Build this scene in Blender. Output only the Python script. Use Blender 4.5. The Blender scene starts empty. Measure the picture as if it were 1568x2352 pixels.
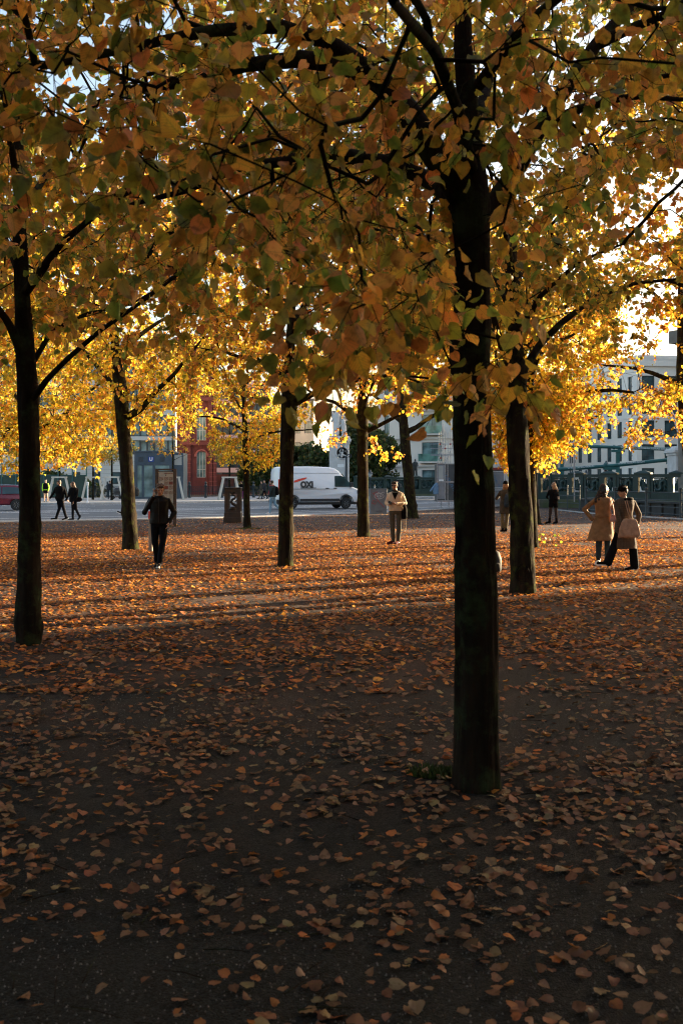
import bpy, math, random
import numpy as np
from mathutils import Vector, Matrix, noise

# ------------------------------------------------------------------ basics
SC = bpy.context.scene
COL = SC.collection
F = 2287.0; CX = 784.0; HY = 1108.0; CAMZ = 1.7
R = math.radians
rnd = random.Random(7)

def W(px, Y, py=None):
    """point seen at column px / row py of the view at distance Y (py None: on the ground)"""
    return Vector(((px - CX) / F * Y, Y, 0.0 if py is None else CAMZ + (HY - py) / F * Y))
def G(px, py):
    Y = CAMZ * F / (py - HY)
    return Vector(((px - CX) / F * Y, Y, 0.0))

# ------------------------------------------------------------------ materials
def mat(name, c1, c2=None, scale=8.0, rough=0.7, bump=0.0, bscale=None, metal=0.0, stretch=(1, 1, 1), spec=None, detail=5.0, contrast=(0.35, 0.65)):
    m = bpy.data.materials.new(name); m.use_nodes = True
    nt = m.node_tree; b = nt.nodes['Principled BSDF']
    b.inputs['Roughness'].default_value = rough; b.inputs['Metallic'].default_value = metal
    if spec is not None: b.inputs['Specular IOR Level'].default_value = spec
    if c2 is None: c2 = tuple(min(1, v * 0.78) for v in c1)
    tc = nt.nodes.new('ShaderNodeTexCoord'); mp = nt.nodes.new('ShaderNodeMapping')
    mp.inputs['Scale'].default_value = stretch
    nt.links.new(tc.outputs['Object'], mp.inputs['Vector'])
    n = nt.nodes.new('ShaderNodeTexNoise'); n.inputs['Scale'].default_value = scale; n.inputs['Detail'].default_value = detail
    nt.links.new(mp.outputs[0], n.inputs['Vector'])
    r = nt.nodes.new('ShaderNodeValToRGB')
    r.color_ramp.elements[0].position = contrast[0]; r.color_ramp.elements[1].position = contrast[1]
    r.color_ramp.elements[0].color = (*c1, 1); r.color_ramp.elements[1].color = (*c2, 1)
    nt.links.new(n.outputs['Fac'], r.inputs['Fac']); nt.links.new(r.outputs['Color'], b.inputs['Base Color'])
    if bump:
        n2 = nt.nodes.new('ShaderNodeTexNoise'); n2.inputs['Scale'].default_value = bscale or scale * 3; n2.inputs['Detail'].default_value = 6
        nt.links.new(mp.outputs[0], n2.inputs['Vector'])
        bp = nt.nodes.new('ShaderNodeBump'); bp.inputs['Strength'].default_value = bump; bp.inputs['Distance'].default_value = 0.02
        nt.links.new(n2.outputs['Fac'], bp.inputs['Height']); nt.links.new(bp.outputs['Normal'], b.inputs['Normal'])
    return m

def glass(name, col=(0.05, 0.09, 0.1), rough=0.06):
    m = bpy.data.materials.new(name); m.use_nodes = True
    nt = m.node_tree; b = nt.nodes['Principled BSDF']
    tc = nt.nodes.new('ShaderNodeTexCoord'); n = nt.nodes.new('ShaderNodeTexNoise'); n.inputs['Scale'].default_value = 0.8
    nt.links.new(tc.outputs['Object'], n.inputs['Vector'])
    r = nt.nodes.new('ShaderNodeValToRGB')
    r.color_ramp.elements[0].position = .35; r.color_ramp.elements[1].position = .65
    r.color_ramp.elements[0].color = (*[v * .5 for v in col], 1); r.color_ramp.elements[1].color = (*[v * 1.5 for v in col], 1)
    nt.links.new(n.outputs['Fac'], r.inputs['Fac']); nt.links.new(r.outputs['Color'], b.inputs['Base Color'])
    b.inputs['Roughness'].default_value = rough; b.inputs['Specular IOR Level'].default_value = 0.8
    return m

def leaf_mat(name, trans=0.5, gloss=0.05, spots=True):
    m = bpy.data.materials.new(name); m.use_nodes = True
    nt = m.node_tree; nt.nodes.clear(); N = nt.nodes.new; L = nt.links.new
    out = N('ShaderNodeOutputMaterial'); at = N('ShaderNodeAttribute'); at.attribute_name = 'col'
    src = at.outputs['Color']
    if spots:
        tc = N('ShaderNodeTexCoord'); n = N('ShaderNodeTexNoise'); n.inputs['Scale'].default_value = 38; n.inputs['Detail'].default_value = 3
        L(tc.outputs['Object'], n.inputs['Vector'])
        r = N('ShaderNodeValToRGB'); r.color_ramp.elements[0].position = .3; r.color_ramp.elements[1].position = .5
        r.color_ramp.elements[0].color = (.6, .48, .35, 1); r.color_ramp.elements[1].color = (1.28, 1.24, 1.15, 1)
        L(n.outputs['Fac'], r.inputs['Fac'])
        mx = N('ShaderNodeMix'); mx.data_type = 'RGBA'; mx.blend_type = 'MULTIPLY'; mx.inputs[0].default_value = 1
        L(src, mx.inputs[6]); L(r.outputs['Color'], mx.inputs[7])
        # veins from the leaf's own coordinates
        uv = N('ShaderNodeAttribute'); uv.attribute_name = 'luv'
        sp = N('ShaderNodeSeparateXYZ'); L(uv.outputs['Vector'], sp.inputs[0])
        ab = N('ShaderNodeMath'); ab.operation = 'ABSOLUTE'; L(sp.outputs['X'], ab.inputs[0])
        m1 = N('ShaderNodeMath'); m1.operation = 'MULTIPLY'; L(ab.outputs[0], m1.inputs[0]); m1.inputs[1].default_value = -0.9
        m2 = N('ShaderNodeMath'); m2.operation = 'ADD'; L(sp.outputs['Y'], m2.inputs[0]); L(m1.outputs[0], m2.inputs[1])
        m3 = N('ShaderNodeMath'); m3.operation = 'MULTIPLY'; L(m2.outputs[0], m3.inputs[0]); m3.inputs[1].default_value = 7.0
        m4 = N('ShaderNodeMath'); m4.operation = 'FRACT'; L(m3.outputs[0], m4.inputs[0])
        m5 = N('ShaderNodeMath'); m5.operation = 'LESS_THAN'; L(m4.outputs[0], m5.inputs[0]); m5.inputs[1].default_value = 0.16
        m6 = N('ShaderNodeMath'); m6.operation = 'LESS_THAN'; L(ab.outputs[0], m6.inputs[0]); m6.inputs[1].default_value = 0.022
        m7 = N('ShaderNodeMath'); m7.operation = 'MAXIMUM'; L(m5.outputs[0], m7.inputs[0]); L(m6.outputs[0], m7.inputs[1])
        m8 = N('ShaderNodeMath'); m8.operation = 'MULTIPLY'; L(m7.outputs[0], m8.inputs[0]); m8.inputs[1].default_value = 0.38
        vx = N('ShaderNodeMix'); vx.data_type = 'RGBA'; L(m8.outputs[0], vx.inputs[0]); L(mx.outputs[2], vx.inputs[6]); vx.inputs[7].default_value = (.16, .13, .03, 1)
        src = vx.outputs[2]
    d = N('ShaderNodeBsdfDiffuse'); L(src, d.inputs['Color'])
    t = N('ShaderNodeBsdfTranslucent')
    g = N('ShaderNodeGamma'); g.inputs['Gamma'].default_value = 1.0; L(src, g.inputs['Color'])
    hs = N('ShaderNodeHueSaturation'); hs.inputs['Saturation'].default_value = 1.0; hs.inputs['Value'].default_value = 1.3; L(g.outputs[0], hs.inputs['Color'])
    L(hs.outputs[0], t.inputs['Color'])
    mix = N('ShaderNodeMixShader'); mix.inputs[0].default_value = trans; L(d.outputs[0], mix.inputs[1]); L(t.outputs[0], mix.inputs[2])
    gl = N('ShaderNodeBsdfGlossy'); gl.inputs['Roughness'].default_value = .45
    mix2 = N('ShaderNodeMixShader'); mix2.inputs[0].default_value = gloss; L(mix.outputs[0], mix2.inputs[1]); L(gl.outputs[0], mix2.inputs[2])
    L(mix2.outputs[0], out.inputs['Surface'])
    return m

# ------------------------------------------------------------------ mesh builder
class MB:
    def __init__(s): s.v = []; s.f = []
    def add(s, vs, fs, M=None):
        o = len(s.v)
        s.v += [tuple(M @ Vector(v)) if M else tuple(v) for v in vs]
        s.f += [tuple(i + o for i in f) for f in fs]
        return s
    def box(s, x0, x1, y0, y1, z0, z1, M=None):
        return s.add([(x0,y0,z0),(x1,y0,z0),(x1,y1,z0),(x0,y1,z0),(x0,y0,z1),(x1,y0,z1),(x1,y1,z1),(x0,y1,z1)],
                     [(0,3,2,1),(4,5,6,7),(0,1,5,4),(1,2,6,5),(2,3,7,6),(3,0,4,7)], M)
    def bbox(s, x0, x1, y0, y1, z0, z1, b=0.02, M=None):
        """box with chamfered vertical edges and top"""
        o = [(x0+b,y0),(x1-b,y0),(x1,y0+b),(x1,y1-b),(x1-b,y1),(x0+b,y1),(x0,y1-b),(x0,y0+b)]
        i = [(x0+2*b,y0+b),(x1-2*b,y0+b),(x1-b,y0+2*b),(x1-b,y1-2*b),(x1-2*b,y1-b),(x0+2*b,y1-b),(x0+b,y1-2*b),(x0+b,y0+2*b)]
        vs = [(x,y,z0) for x,y in o] + [(x,y,z1-b) for x,y in o] + [(x,y,z1) for x,y in i]
        fs = [tuple(range(7,-1,-1)), tuple(range(16,24))]
        for k in range(8):
            n = (k+1) % 8
            fs += [(k,n,8+n,8+k),(8+k,8+n,16+n,16+k)]
        return s.add(vs, fs, M)
    def tube(s, pts, rad, n=8, cap=True, sq=1.0):
        pts = [Vector(p) for p in pts]
        if not hasattr(rad, '__len__'): rad = [rad] * len(pts)
        vs = []; fs = []
        t0 = (pts[1] - pts[0]).normalized()
        a = t0.orthogonal().normalized()
        if abs(t0.z) < 0.9: a = t0.cross(Vector((0,0,1))).normalized()
        for i, p in enumerate(pts):
            t = (pts[min(i+1, len(pts)-1)] - pts[max(i-1, 0)])
            if t.length < 1e-9: t = t0.copy()
            t.normalize(); a = (a - t * a.dot(t)).normalized(); b = t.cross(a)
            for k in range(n):
                an = 2*math.pi*k/n
                vs.append(p + (a*math.cos(an) + b*math.sin(an)*sq)*rad[i])
        m = len(pts)
        for i in range(m-1):
            for k in range(n):
                q = (k+1) % n
                fs.append((i*n+k, i*n+q, (i+1)*n+q, (i+1)*n+k))
        if cap: fs += [tuple(range(n-1,-1,-1)), tuple((m-1)*n+k for k in range(n))]
        return s.add(vs, fs)
    def capsule(s, p0, p1, r0, r1, n=12, e=4):
        p0 = Vector(p0); p1 = Vector(p1); d = p1 - p0
        if d.length < 1e-6: d = Vector((0,0,1e-4))
        u = d.normalized(); pts = []; rr = []
        for i in range(e):
            an = math.pi/2 * (1 - i/e)
            pts.append(p0 - u*r0*math.sin(an)); rr.append(max(r0*math.cos(an), r0*.05))
        pts.append(p0); rr.append(r0); pts.append(p1); rr.append(r1)
        for i in range(1, e+1):
            an = math.pi/2 * i/e
            pts.append(p1 + u*r1*math.sin(an)); rr.append(max(r1*math.cos(an), r1*.05))
        return s.tube(pts, rr, n)
    def loft(s, rings, n=20, pw=2.3):
        """rings: (z, cx, cy, rx, ry), closed"""
        vs = []; fs = []
        for z,cx,cy,rx,ry in rings:
            for k in range(n):
                a = 2*math.pi*k/n; c, sn = math.cos(a), math.sin(a)
                q = (abs(c)**pw + abs(sn)**pw) ** (-1/pw)
                vs.append((cx+rx*c*q, cy+ry*sn*q, z))
        m = len(rings)
        for i in range(m-1):
            for k in range(n):
                q = (k+1)%n; fs.append((i*n+k, i*n+q, (i+1)*n+q, (i+1)*n+k))
        fs += [tuple(range(n-1,-1,-1)), tuple((m-1)*n+k for k in range(n))]
        return s.add(vs, fs)
    def ell(s, c, r, n=14, m=9, M=None):
        c = Vector(c); vs = []; fs = []
        for i in range(m+1):
            th = math.pi*i/m; st = max(math.sin(th), 0.02)
            for k in range(n):
                a = 2*math.pi*k/n
                p = Vector((r[0]*st*math.cos(a), r[1]*st*math.sin(a), -r[2]*math.cos(th)))
                if M: p = M @ p
                vs.append(c + p)
        for i in range(m):
            for k in range(n):
                q = (k+1)%n; fs.append((i*n+k, i*n+q, (i+1)*n+q, (i+1)*n+k))
        fs += [tuple(range(n-1,-1,-1)), tuple(m*n+k for k in range(n))]
        return s.add(vs, fs)
    def lathe(s, prof, n=20, c=(0,0,0), axis='z'):
        vs = []; fs = []
        for r_, z in prof:
            for k in range(n):
                a = 2*math.pi*k/n; x, y = max(r_,1e-4)*math.cos(a), max(r_,1e-4)*math.sin(a)
                p = (x,y,z) if axis=='z' else ((x,z,y) if axis=='y' else (z,x,y))
                vs.append((p[0]+c[0], p[1]+c[1], p[2]+c[2]))
        m = len(prof)
        for i in range(m-1):
            for k in range(n):
                q=(k+1)%n; fs.append((i*n+k,i*n+q,(i+1)*n+q,(i+1)*n+k))
        fs += [tuple(range(n-1,-1,-1)), tuple((m-1)*n+k for k in range(n))]
        return s.add(vs, fs)
    def prism(s, outline, y0, y1, M=None):
        """outline (x,z) extruded along y"""
        n = len(outline)
        vs = [(x,y0,z) for x,z in outline] + [(x,y1,z) for x,z in outline]
        fs = [tuple(range(n)), tuple(range(2*n-1,n-1,-1))] + [(k,(k+1)%n+0,(k+1)%n+n,k+n) for k in range(n)]
        return s.add(vs, fs, M)
    def bar(s, p0, p1, w, h=None):
        """square bar between two points"""
        h = h or w; p0=Vector(p0); p1=Vector(p1); t=(p1-p0).normalized()
        a = t.cross(Vector((0,0,1))) if abs(t.z)<.95 else t.cross(Vector((0,1,0)))
        a.normalize(); b=t.cross(a)
        vs=[]
        for p in (p0,p1):
            for sx,sy in ((-1,-1),(1,-1),(1,1),(-1,1)): vs.append(p+a*sx*w/2+b*sy*h/2)
        return s.add(vs,[(0,1,2,3),(7,6,5,4),(0,4,5,1),(1,5,6,2),(2,6,7,3),(3,7,4,0)])

def tag(o, label=None, cat=None, group=None, kind=None):
    if label: o['label'] = label
    if cat: o['category'] = cat
    if group: o['group'] = group
    if kind: o['kind'] = kind
    return o
def thing(name, label, cat, loc=(0,0,0), rz=0, group=None):
    o = bpy.data.objects.new(name, None); COL.objects.link(o); o.empty_display_size = .2
    o.location = loc; o.rotation_euler = (0,0,rz)
    return tag(o, label, cat, group)
def link_mesh(name, me, m, parent=None, smooth=False, loc=None):
    o = bpy.data.objects.new(name, me); COL.objects.link(o)
    if m is not None:
        for mm in (m if isinstance(m, (list, tuple)) else [m]): me.materials.append(mm)
    if parent is not None: o.parent = parent
    if loc is not None: o.location = loc
    if smooth:
        me.polygons.foreach_set('use_smooth', np.ones(len(me.polygons), bool))
    return o
def ob(name, mb, m, parent=None, smooth=False, loc=None):
    me = bpy.data.meshes.new(name); me.from_pydata(mb.v, [], mb.f); me.validate(); me.update()
    o = link_mesh(name, me, m, parent, smooth, loc)
    if smooth:
        try: me.set_sharp_from_angle(angle=R(50))
        except Exception: pass
    return o
def dup(root, loc, rz=0, label=None, scale=None):
    r_ = root.copy(); COL.objects.link(r_); r_.location = loc; r_.rotation_euler = (0,0,rz)
    if label: r_['label'] = label
    if scale: r_.scale = (scale,)*3
    for ch in list(root.children):
        c = ch.copy(); COL.objects.link(c); c.parent = r_
        for g in ch.children:
            d = g.copy(); COL.objects.link(d); d.parent = c
    return r_
def dup_part(o, parent, loc=None):
    c = o.copy(); COL.objects.link(c); c.parent = parent
    if loc is not None: c.location = loc
    for g in o.children:
        d = g.copy(); COL.objects.link(d); d.parent = c
    return c
def text_mesh(body, size, m, parent, M, name='lettering', ext=0.003, shear=0, bold=0.0):
    cu = bpy.data.curves.new('t', 'FONT'); cu.body = body; cu.size = size; cu.extrude = ext; cu.align_x = 'CENTER'; cu.align_y = 'CENTER'
    cu.shear = shear; cu.offset = bold; cu.resolution_u = 3
    to = bpy.data.objects.new('t', cu); COL.objects.link(to)
    dg = bpy.context.evaluated_depsgraph_get()
    me = bpy.data.meshes.new_from_object(to.evaluated_get(dg)); me.transform(M)
    bpy.data.objects.remove(to); bpy.data.curves.remove(cu)
    me.materials.clear()
    return link_mesh(name, me, m, parent)
FRONT = Matrix.Rotation(R(90), 4, 'X')      # text facing -Y

# numpy quads -> mesh
def np_mesh(name, V, Q, col=None, luv=None, smooth=True):
    me = bpy.data.meshes.new(name); nv, nf = len(V), len(Q)
    me.vertices.add(nv); me.vertices.foreach_set('co', V.astype(np.float32).ravel())
    me.loops.add(nf*4); me.loops.foreach_set('vertex_index', Q.astype(np.int32).ravel())
    me.polygons.add(nf); me.polygons.foreach_set('loop_start', np.arange(0, nf*4, 4, dtype=np.int32))
    me.polygons.foreach_set('loop_total', np.full(nf, 4, np.int32))
    me.polygons.foreach_set('use_smooth', np.full(nf, smooth, bool))
    if col is not None:
        a = me.attributes.new('col', 'FLOAT_COLOR', 'POINT'); c4 = np.ones((nv,4), np.float32); c4[:,:3] = col; a.data.foreach_set('color', c4.ravel())
    if luv is not None:
        a = me.attributes.new('luv', 'FLOAT_VECTOR', 'POINT'); a.data.foreach_set('vector', luv.astype(np.float32).ravel())
    me.update(calc_edges=True)
    return me

# ------------------------------------------------------------------ leaves
def template(ts, hw, cols):
    v = []; q = []
    for t, w in zip(ts, hw):
        for c in cols: v.append((c*w, t - (0.10*abs(c) if t < .01 else 0) + .07*abs(c)*(t>.5)*0, 0))
    n = len(cols)
    for i in range(len(ts)-1):
        for k in range(n-1): q.append((i*n+k, i*n+k+1, (i+1)*n+k+1, (i+1)*n+k))
    return np.array(v), np.array(q)
T_HI = template([0,.1,.3,.55,.78,.92,1.04], [.25,.42,.5,.43,.26,.1,.005], [-1,-.5,0,.5,1])
T_MID = template([0,.25,.6,1.02], [.3,.5,.38,.01], [-1,0,1])
T_LO = (np.array([(0,0,-.04),(-.42,.12,.03),(-.40,.62,.04),(0,1,-.03),(.40,.62,.04),(.42,.12,.03)]), np.array([(0,3,2,1),(0,5,4,3)]))

def nrm(a): return a / np.maximum(np.linalg.norm(a, axis=1, keepdims=True), 1e-9)
def leaves_mesh(name, rng, P, A, Nn, S, C1, C2, tmpl, curl=.35):
    tv, tq = tmpl; n = len(P); k = len(tv)
    A = nrm(A); B = nrm(np.cross(A, Nn)); Nn = np.cross(B, A)
    c1 = rng.normal(0, curl, n)[:,None]; c2 = rng.normal(-.1, curl, n)[:,None]; c3 = rng.normal(0, curl*.8, n)[:,None]
    wv = rng.uniform(.85, 1.15, n)[:,None]
    x = tv[:,0][None]*wv; y = tv[:,1][None] + 0*c1
    z = tv[:,2][None] + c1*2*(x*x) + c2*(y*y) + c3*x*y + np.abs(x)*.25*np.abs(c2)
    if k > 20: z = z + .035*np.sin(y*14 + c1*30)*(np.abs(x) > .12)
    V = P[:,None] + S[:,None,None]*(x[...,None]*B[:,None] + y[...,None]*A[:,None] + z[...,None]*Nn[:,None])
    w = np.clip(np.abs(tv[:,0])*2.0 + .25*(tv[:,1]-.3), 0, 1)[None,:,None]
    C = C1[:,None]*(1-w) + C2[:,None]*w
    Q = tq[None] + (np.arange(n)*k)[:,None,None]
    luv = np.repeat(tv[None], n, 0).reshape(-1,3)
    return np_mesh(name, V.reshape(-1,3), Q.reshape(-1,4), C.reshape(-1,3), luv)

PAL = {
 'near':  [((.28,.31,.05),(.44,.36,.05),.23), ((.10,.20,.03),(.28,.30,.045),.19), ((.60,.40,.06),(.68,.36,.065),.24), ((.42,.36,.05),(.60,.36,.05),.15), ((.66,.40,.11),(.68,.34,.11),.14), ((.52,.22,.05),(.52,.19,.05),.11)],
 'gold':  [((.76,.46,.04),(.74,.40,.04),.32), ((.54,.44,.05),(.68,.44,.045),.17), ((.20,.23,.035),(.36,.29,.04),.20), ((.66,.30,.04),(.58,.23,.035),.26), ((.46,.19,.03),(.38,.14,.03),.19)],
 'yellow':[((.86,.62,.05),(.86,.53,.045),.42), ((.68,.58,.06),(.80,.55,.05),.19), ((.26,.29,.04),(.44,.36,.045),.26), ((.74,.36,.045),(.62,.26,.04),.27)],
 'green': [((.17,.20,.035),(.26,.24,.04),.38), ((.38,.30,.045),(.52,.33,.05),.32), ((.58,.35,.05),(.56,.28,.045),.30)],
 'dark':  [((.035,.07,.02),(.05,.08,.02),.5), ((.07,.10,.025),(.09,.11,.03),.38), ((.20,.16,.04),(.2,.13,.04),.12)],
 'floor_dull_shade': [((.20,.10,.055),(.17,.08,.045),.30), ((.21,.135,.085),(.18,.11,.07),.26), ((.13,.07,.04),(.11,.055,.035),.20), ((.36,.15,.04),(.30,.11,.035),.13), ((.24,.20,.11),(.22,.16,.09),.11)],  # older near leaves, dulled further so foreground shade sits in the colour
 'floor': [((.28,.105,.04),(.23,.08,.035),.28), ((.52,.20,.04),(.44,.15,.035),.28), ((.19,.095,.05),(.16,.075,.042),.25), ((.70,.35,.07),(.62,.28,.06),.12), ((.32,.21,.13),(.28,.18,.11),.10), ((.14,.06,.028),(.12,.05,.022),.15)],
}
def pick(rng, pal, n):
    p = PAL[pal]; pr = np.array([q[2] for q in p]); idx = rng.choice(len(p), n, p=pr/pr.sum())
    c1 = np.array([q[0] for q in p])[idx]; c2 = np.array([q[1] for q in p])[idx]
    j = rng.uniform(.6, 1.3, (n,1)); h = rng.normal(1, .06, (n,3))
    return np.clip(c1*j*h, 0, .92), np.clip(c2*j*h, 0, .92)

# ------------------------------------------------------------------ trees
def cones(P0, P1, r0, r1, sides):
    T = nrm(P1-P0); up = np.where(np.abs(T[:,2:3]) < .9, np.array([[0,0,1.]]), np.array([[1.,0,0]]))
    A = nrm(np.cross(T, up)); B = np.cross(T, A)
    an = np.arange(sides)*2*np.pi/sides
    ring = A[:,None]*np.cos(an)[None,:,None] + B[:,None]*np.sin(an)[None,:,None]
    V = np.concatenate([P0[:,None] + ring*r0[:,None,None], P1[:,None] + ring*r1[:,None,None]], 1)
    k = np.arange(sides); k2 = (k+1) % sides
    q = np.stack([k, k2, k2+sides, k+sides], 1)
    Q = q[None] + (np.arange(len(P0))*2*sides)[:,None,None]
    return V.reshape(-1,3), Q.reshape(-1,4)

def trunk_tube(pts, rad, n=20, step=.06, burrs=(), seed=0, rough=.035, flare=0.0):
    """dense, irregular trunk surface through pts"""
    pts = [Vector(p) for p in pts]; L = [0]
    for a, b in zip(pts, pts[1:]): L.append(L[-1] + (b-a).length)
    m = max(4, int(L[-1]/step)); V = []; Q = []
    def samp(s):
        for i in range(len(L)-1):
            if s <= L[i+1] or i == len(L)-2:
                u = (s-L[i])/max(L[i+1]-L[i],1e-6); u = max(0,min(1,u)); u2 = u*u*(3-2*u)
                return pts[i].lerp(pts[i+1], u*.5+u2*.5), rad[i]+(rad[i+1]-rad[i])*u
    prev = None
    for i in range(m+1):
        s = L[-1]*i/m; c, r_ = samp(s); c2, _ = samp(min(L[-1], s+.05)); c1, _ = samp(max(0, s-.05))
        t = (c2-c1).normalized()
        a = (Vector((1,0,0)) if prev is None else prev); a = (a - t*a.dot(t)).normalized(); prev = a; b = t.cross(a)
        for k in range(n):
            an = 2*math.pi*k/n; d = a*math.cos(an)+b*math.sin(an)
            q = c + d*r_
            f = 1 + rough*1.6*noise.noise(Vector((math.cos(an)*1.5+seed, math.sin(an)*1.5, s*1.3))) + rough*1.3*noise.noise(Vector((math.cos(an)*4+seed, math.sin(an)*4, s*4)))
            f += rough*.8*noise.noise(Vector((math.cos(an)*10, math.sin(an)*10+seed, s*2.2))) + rough*.55*abs(noise.noise(Vector((math.cos(an)*22+seed, math.sin(an)*22, s*5))))
            if flare: f += flare*math.exp(-s/.14)*(1+.55*math.sin(an*4+seed)+.3*math.sin(an*7+seed*2))
            for (bs, ba, bw, bh) in burrs:
                da = (an-ba+math.pi)%(2*math.pi)-math.pi
                f += bh*math.exp(-((s-bs)/bw)**2 - (da/.55)**2)
            V.append(c + d*(r_*f))
    for i in range(m):
        for k in range(n):
            q=(k+1)%n; Q.append((i*n+k,i*n+q,(i+1)*n+q,(i+1)*n+k))
    return np.array([tuple(v) for v in V]), np.array(Q)

def build_tree(base, trunk, limbs, targets, rng, pal, tmpl, leaf=.085, twigs=3, per=6, burrs=(), seed=0, flare=.25, tipr=.0035,
               root=None, ntr=20, mats=None, droop=.7, step=.06, crown_z=2.2, petiole=True, twl=(.2,.45)):
    """trunk: [(x,y,z,r)] local, limbs: [[(x,y,z)...]] local starting on the trunk; targets (m,3) local"""
    pos = []; par = []; use = []; rmin = []
    tp = [Vector(t[:3]) for t in trunk]; tr = [t[3] for t in trunk]
    for i, (a, r_) in enumerate(zip(tp, tr)):
        if i == 0: pos.append(a); par.append(-1); use.append(False); rmin.append(0); continue
        b = tp[i-1]; k = max(1, int((a-b).length/.3))
        for j in range(1, k+1):
            q = b.lerp(a, j/k); pos.append(q); par.append(len(pos)-2); use.append(q.z > crown_z); rmin.append(0)
    ntrunk = len(pos)
    VV = []; QQ = []; off = 0
    v, q = trunk_tube(tp, tr, ntr, step, burrs, seed, rough=.055 if ntr > 24 else .042, flare=flare); VV.append(v); QQ.append(q); off += len(v)
    for lb in limbs:
        pl = [Vector(p) for p in lb['p']]; r0, r1 = lb['r']
        st = min(range(len(pos)), key=lambda i: (pos[i]-pl[0]).length)
        Ls = [0]
        for a, b in zip(pl, pl[1:]): Ls.append(Ls[-1]+(b-a).length)
        rr = [r0*1.18]+[r0+(r1-r0)*l/Ls[-1] for l in Ls[1:]]
        v, q = trunk_tube(pl, rr, 10, .12, (), seed+3, rough=.05); VV.append(v); QQ.append(q+off); off += len(v)
        pr = st
        for a, b in zip(pl, pl[1:]):
            k = max(1, int((b-a).length/.25))
            for j in range(1, k+1): pos.append(a.lerp(b, j/k)); par.append(pr); use.append(True); rmin.append(0); pr = len(pos)-1
    npos = len(pos); cap = npos + len(targets)*14 + 10
    Pn = np.zeros((cap,3)); Pn[:npos] = [tuple(p) for p in pos]; par = par + [0]*(cap-npos); plen = np.zeros(cap); us = np.zeros(cap, bool); us[:npos] = use
    for i in range(1, npos): plen[i] = plen[par[i]] + np.linalg.norm(Pn[i]-Pn[par[i]])
    fixed = npos; wgt = np.zeros(cap); n = npos
    if len(targets):
        D0 = np.array([np.min(np.linalg.norm(Pn[:npos][us[:npos]]-t, axis=1)) for t in targets]); order = np.argsort(D0)
        tdir = np.zeros((len(targets),3)); tpos = targets
        for ti in order:
            t = targets[ti]; d = np.linalg.norm(Pn[:n]-t, axis=1); cost = d*1.0 + .12*plen[:n] + 1e6*(~us[:n])
            i = int(np.argmin(cost)); L = d[i]; p0 = Pn[i]; dr = p0-Pn[par[i]] if par[i] >= 0 else np.array([0,0,1.]); dr = dr/max(np.linalg.norm(dr),1e-6)
            m = int(min(12, max(2, round(L/.22)))); c = p0 + dr*L*.38 + np.array([0,0,.10*L]) + rng.normal(0,.06*L,3)
            pr = i
            for j in range(1, m+1):
                u = j/m; q = (1-u)**2*p0 + 2*u*(1-u)*c + u*u*t + (rng.normal(0,.018,3) if j < m else 0)
                Pn[n] = q; par[n] = pr; us[n] = True; plen[n] = plen[pr] + np.linalg.norm(q-Pn[pr]); pr = n; n += 1
            wgt[n-1] += 1; tdir[ti] = Pn[n-1]-Pn[par[n-1]]
        for i in range(n-1, 0, -1): wgt[par[i]] += wgt[i]
        idx = np.arange(fixed, n); pa = np.array(par)[idx]
        rad = tipr*np.power(np.maximum(wgt,1), .46)
        r1 = rad[idx]; r0 = np.minimum(rad[pa], r1*1.3); r0 = np.where(pa < fixed, r1*1.15, r0)
        big = r1 > .014
        for msk, sd in ((big, 7), (~big, 4)):
            if msk.any():
                v, q = cones(Pn[pa][msk], Pn[idx][msk], r0[msk], r1[msk], sd); VV.append(v); QQ.append(q+off); off += len(v)
        # twigs
        m = len(targets); TP = np.repeat(tpos, twigs, 0); TD = np.repeat(nrm(tdir), twigs, 0)
        d1 = nrm(TD*.7 + rng.normal(0,.65,TP.shape) + np.array([0,0,-.12])); ln = rng.uniform(twl[0], twl[1], len(TP))[:,None]
        M1 = TP + d1*ln*.5; d2 = nrm(d1 + rng.normal(0,.25,TP.shape) + np.array([0,0,-.35])); E1 = M1 + d2*ln*.5
        st = np.full(len(TP), tipr*.75)
        for a_, b_ in ((TP,M1),(M1,E1)):
            v, q = cones(a_, b_, st, st*.6, 3); VV.append(v); QQ.append(q+off); off += len(v)
        s = (np.arange(per)+1)[None]/per + rng.uniform(-.1,.1,(len(TP),per)); s = np.clip(s, .05, 1)
        X = np.where(s[...,None] < .5, TP[:,None] + (M1-TP)[:,None]*(s[...,None]*2), M1[:,None] + (E1-M1)[:,None]*(s[...,None]*2-1)).reshape(-1,3)
        dd = np.repeat(d2, per, 0)
        side = nrm(np.cross(dd, rng.normal(0,1,dd.shape)))
        A = nrm(dd*.45 + side*.75 + np.array([0,0,-droop]) + rng.normal(0,.35,dd.shape))
        pl = rng.uniform(.02,.05,len(X))[:,None]; pd = nrm(side*.8 + dd*.5 + np.array([0,0,-.2])); BP = X + pd*pl
        if petiole:
            v, q = cones(X, BP, np.full(len(X),.0013), np.full(len(X),.0009), 3); VV.append(v); QQ.append(q+off); off += len(v)
        Nn = np.array([0,0,.6]) + rng.normal(0,1.0,A.shape)
        S = rng.uniform(.62,1.2,len(X))*leaf
        keep = rng.random(len(X)) < .93
        c1, c2 = pick(rng, pal, len(X))
        lm = leaves_mesh('crown', rng, BP[keep], A[keep], Nn[keep], S[keep], c1[keep], c2[keep], tmpl)
    V = np.concatenate(VV); Q = np.concatenate(QQ)
    tm = np_mesh('trunk', V, Q)
    to = link_mesh('trunk', tm, mats[0], root)
    if len(targets): co = link_mesh('crown', lm, mats[1], root)
    return root

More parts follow.
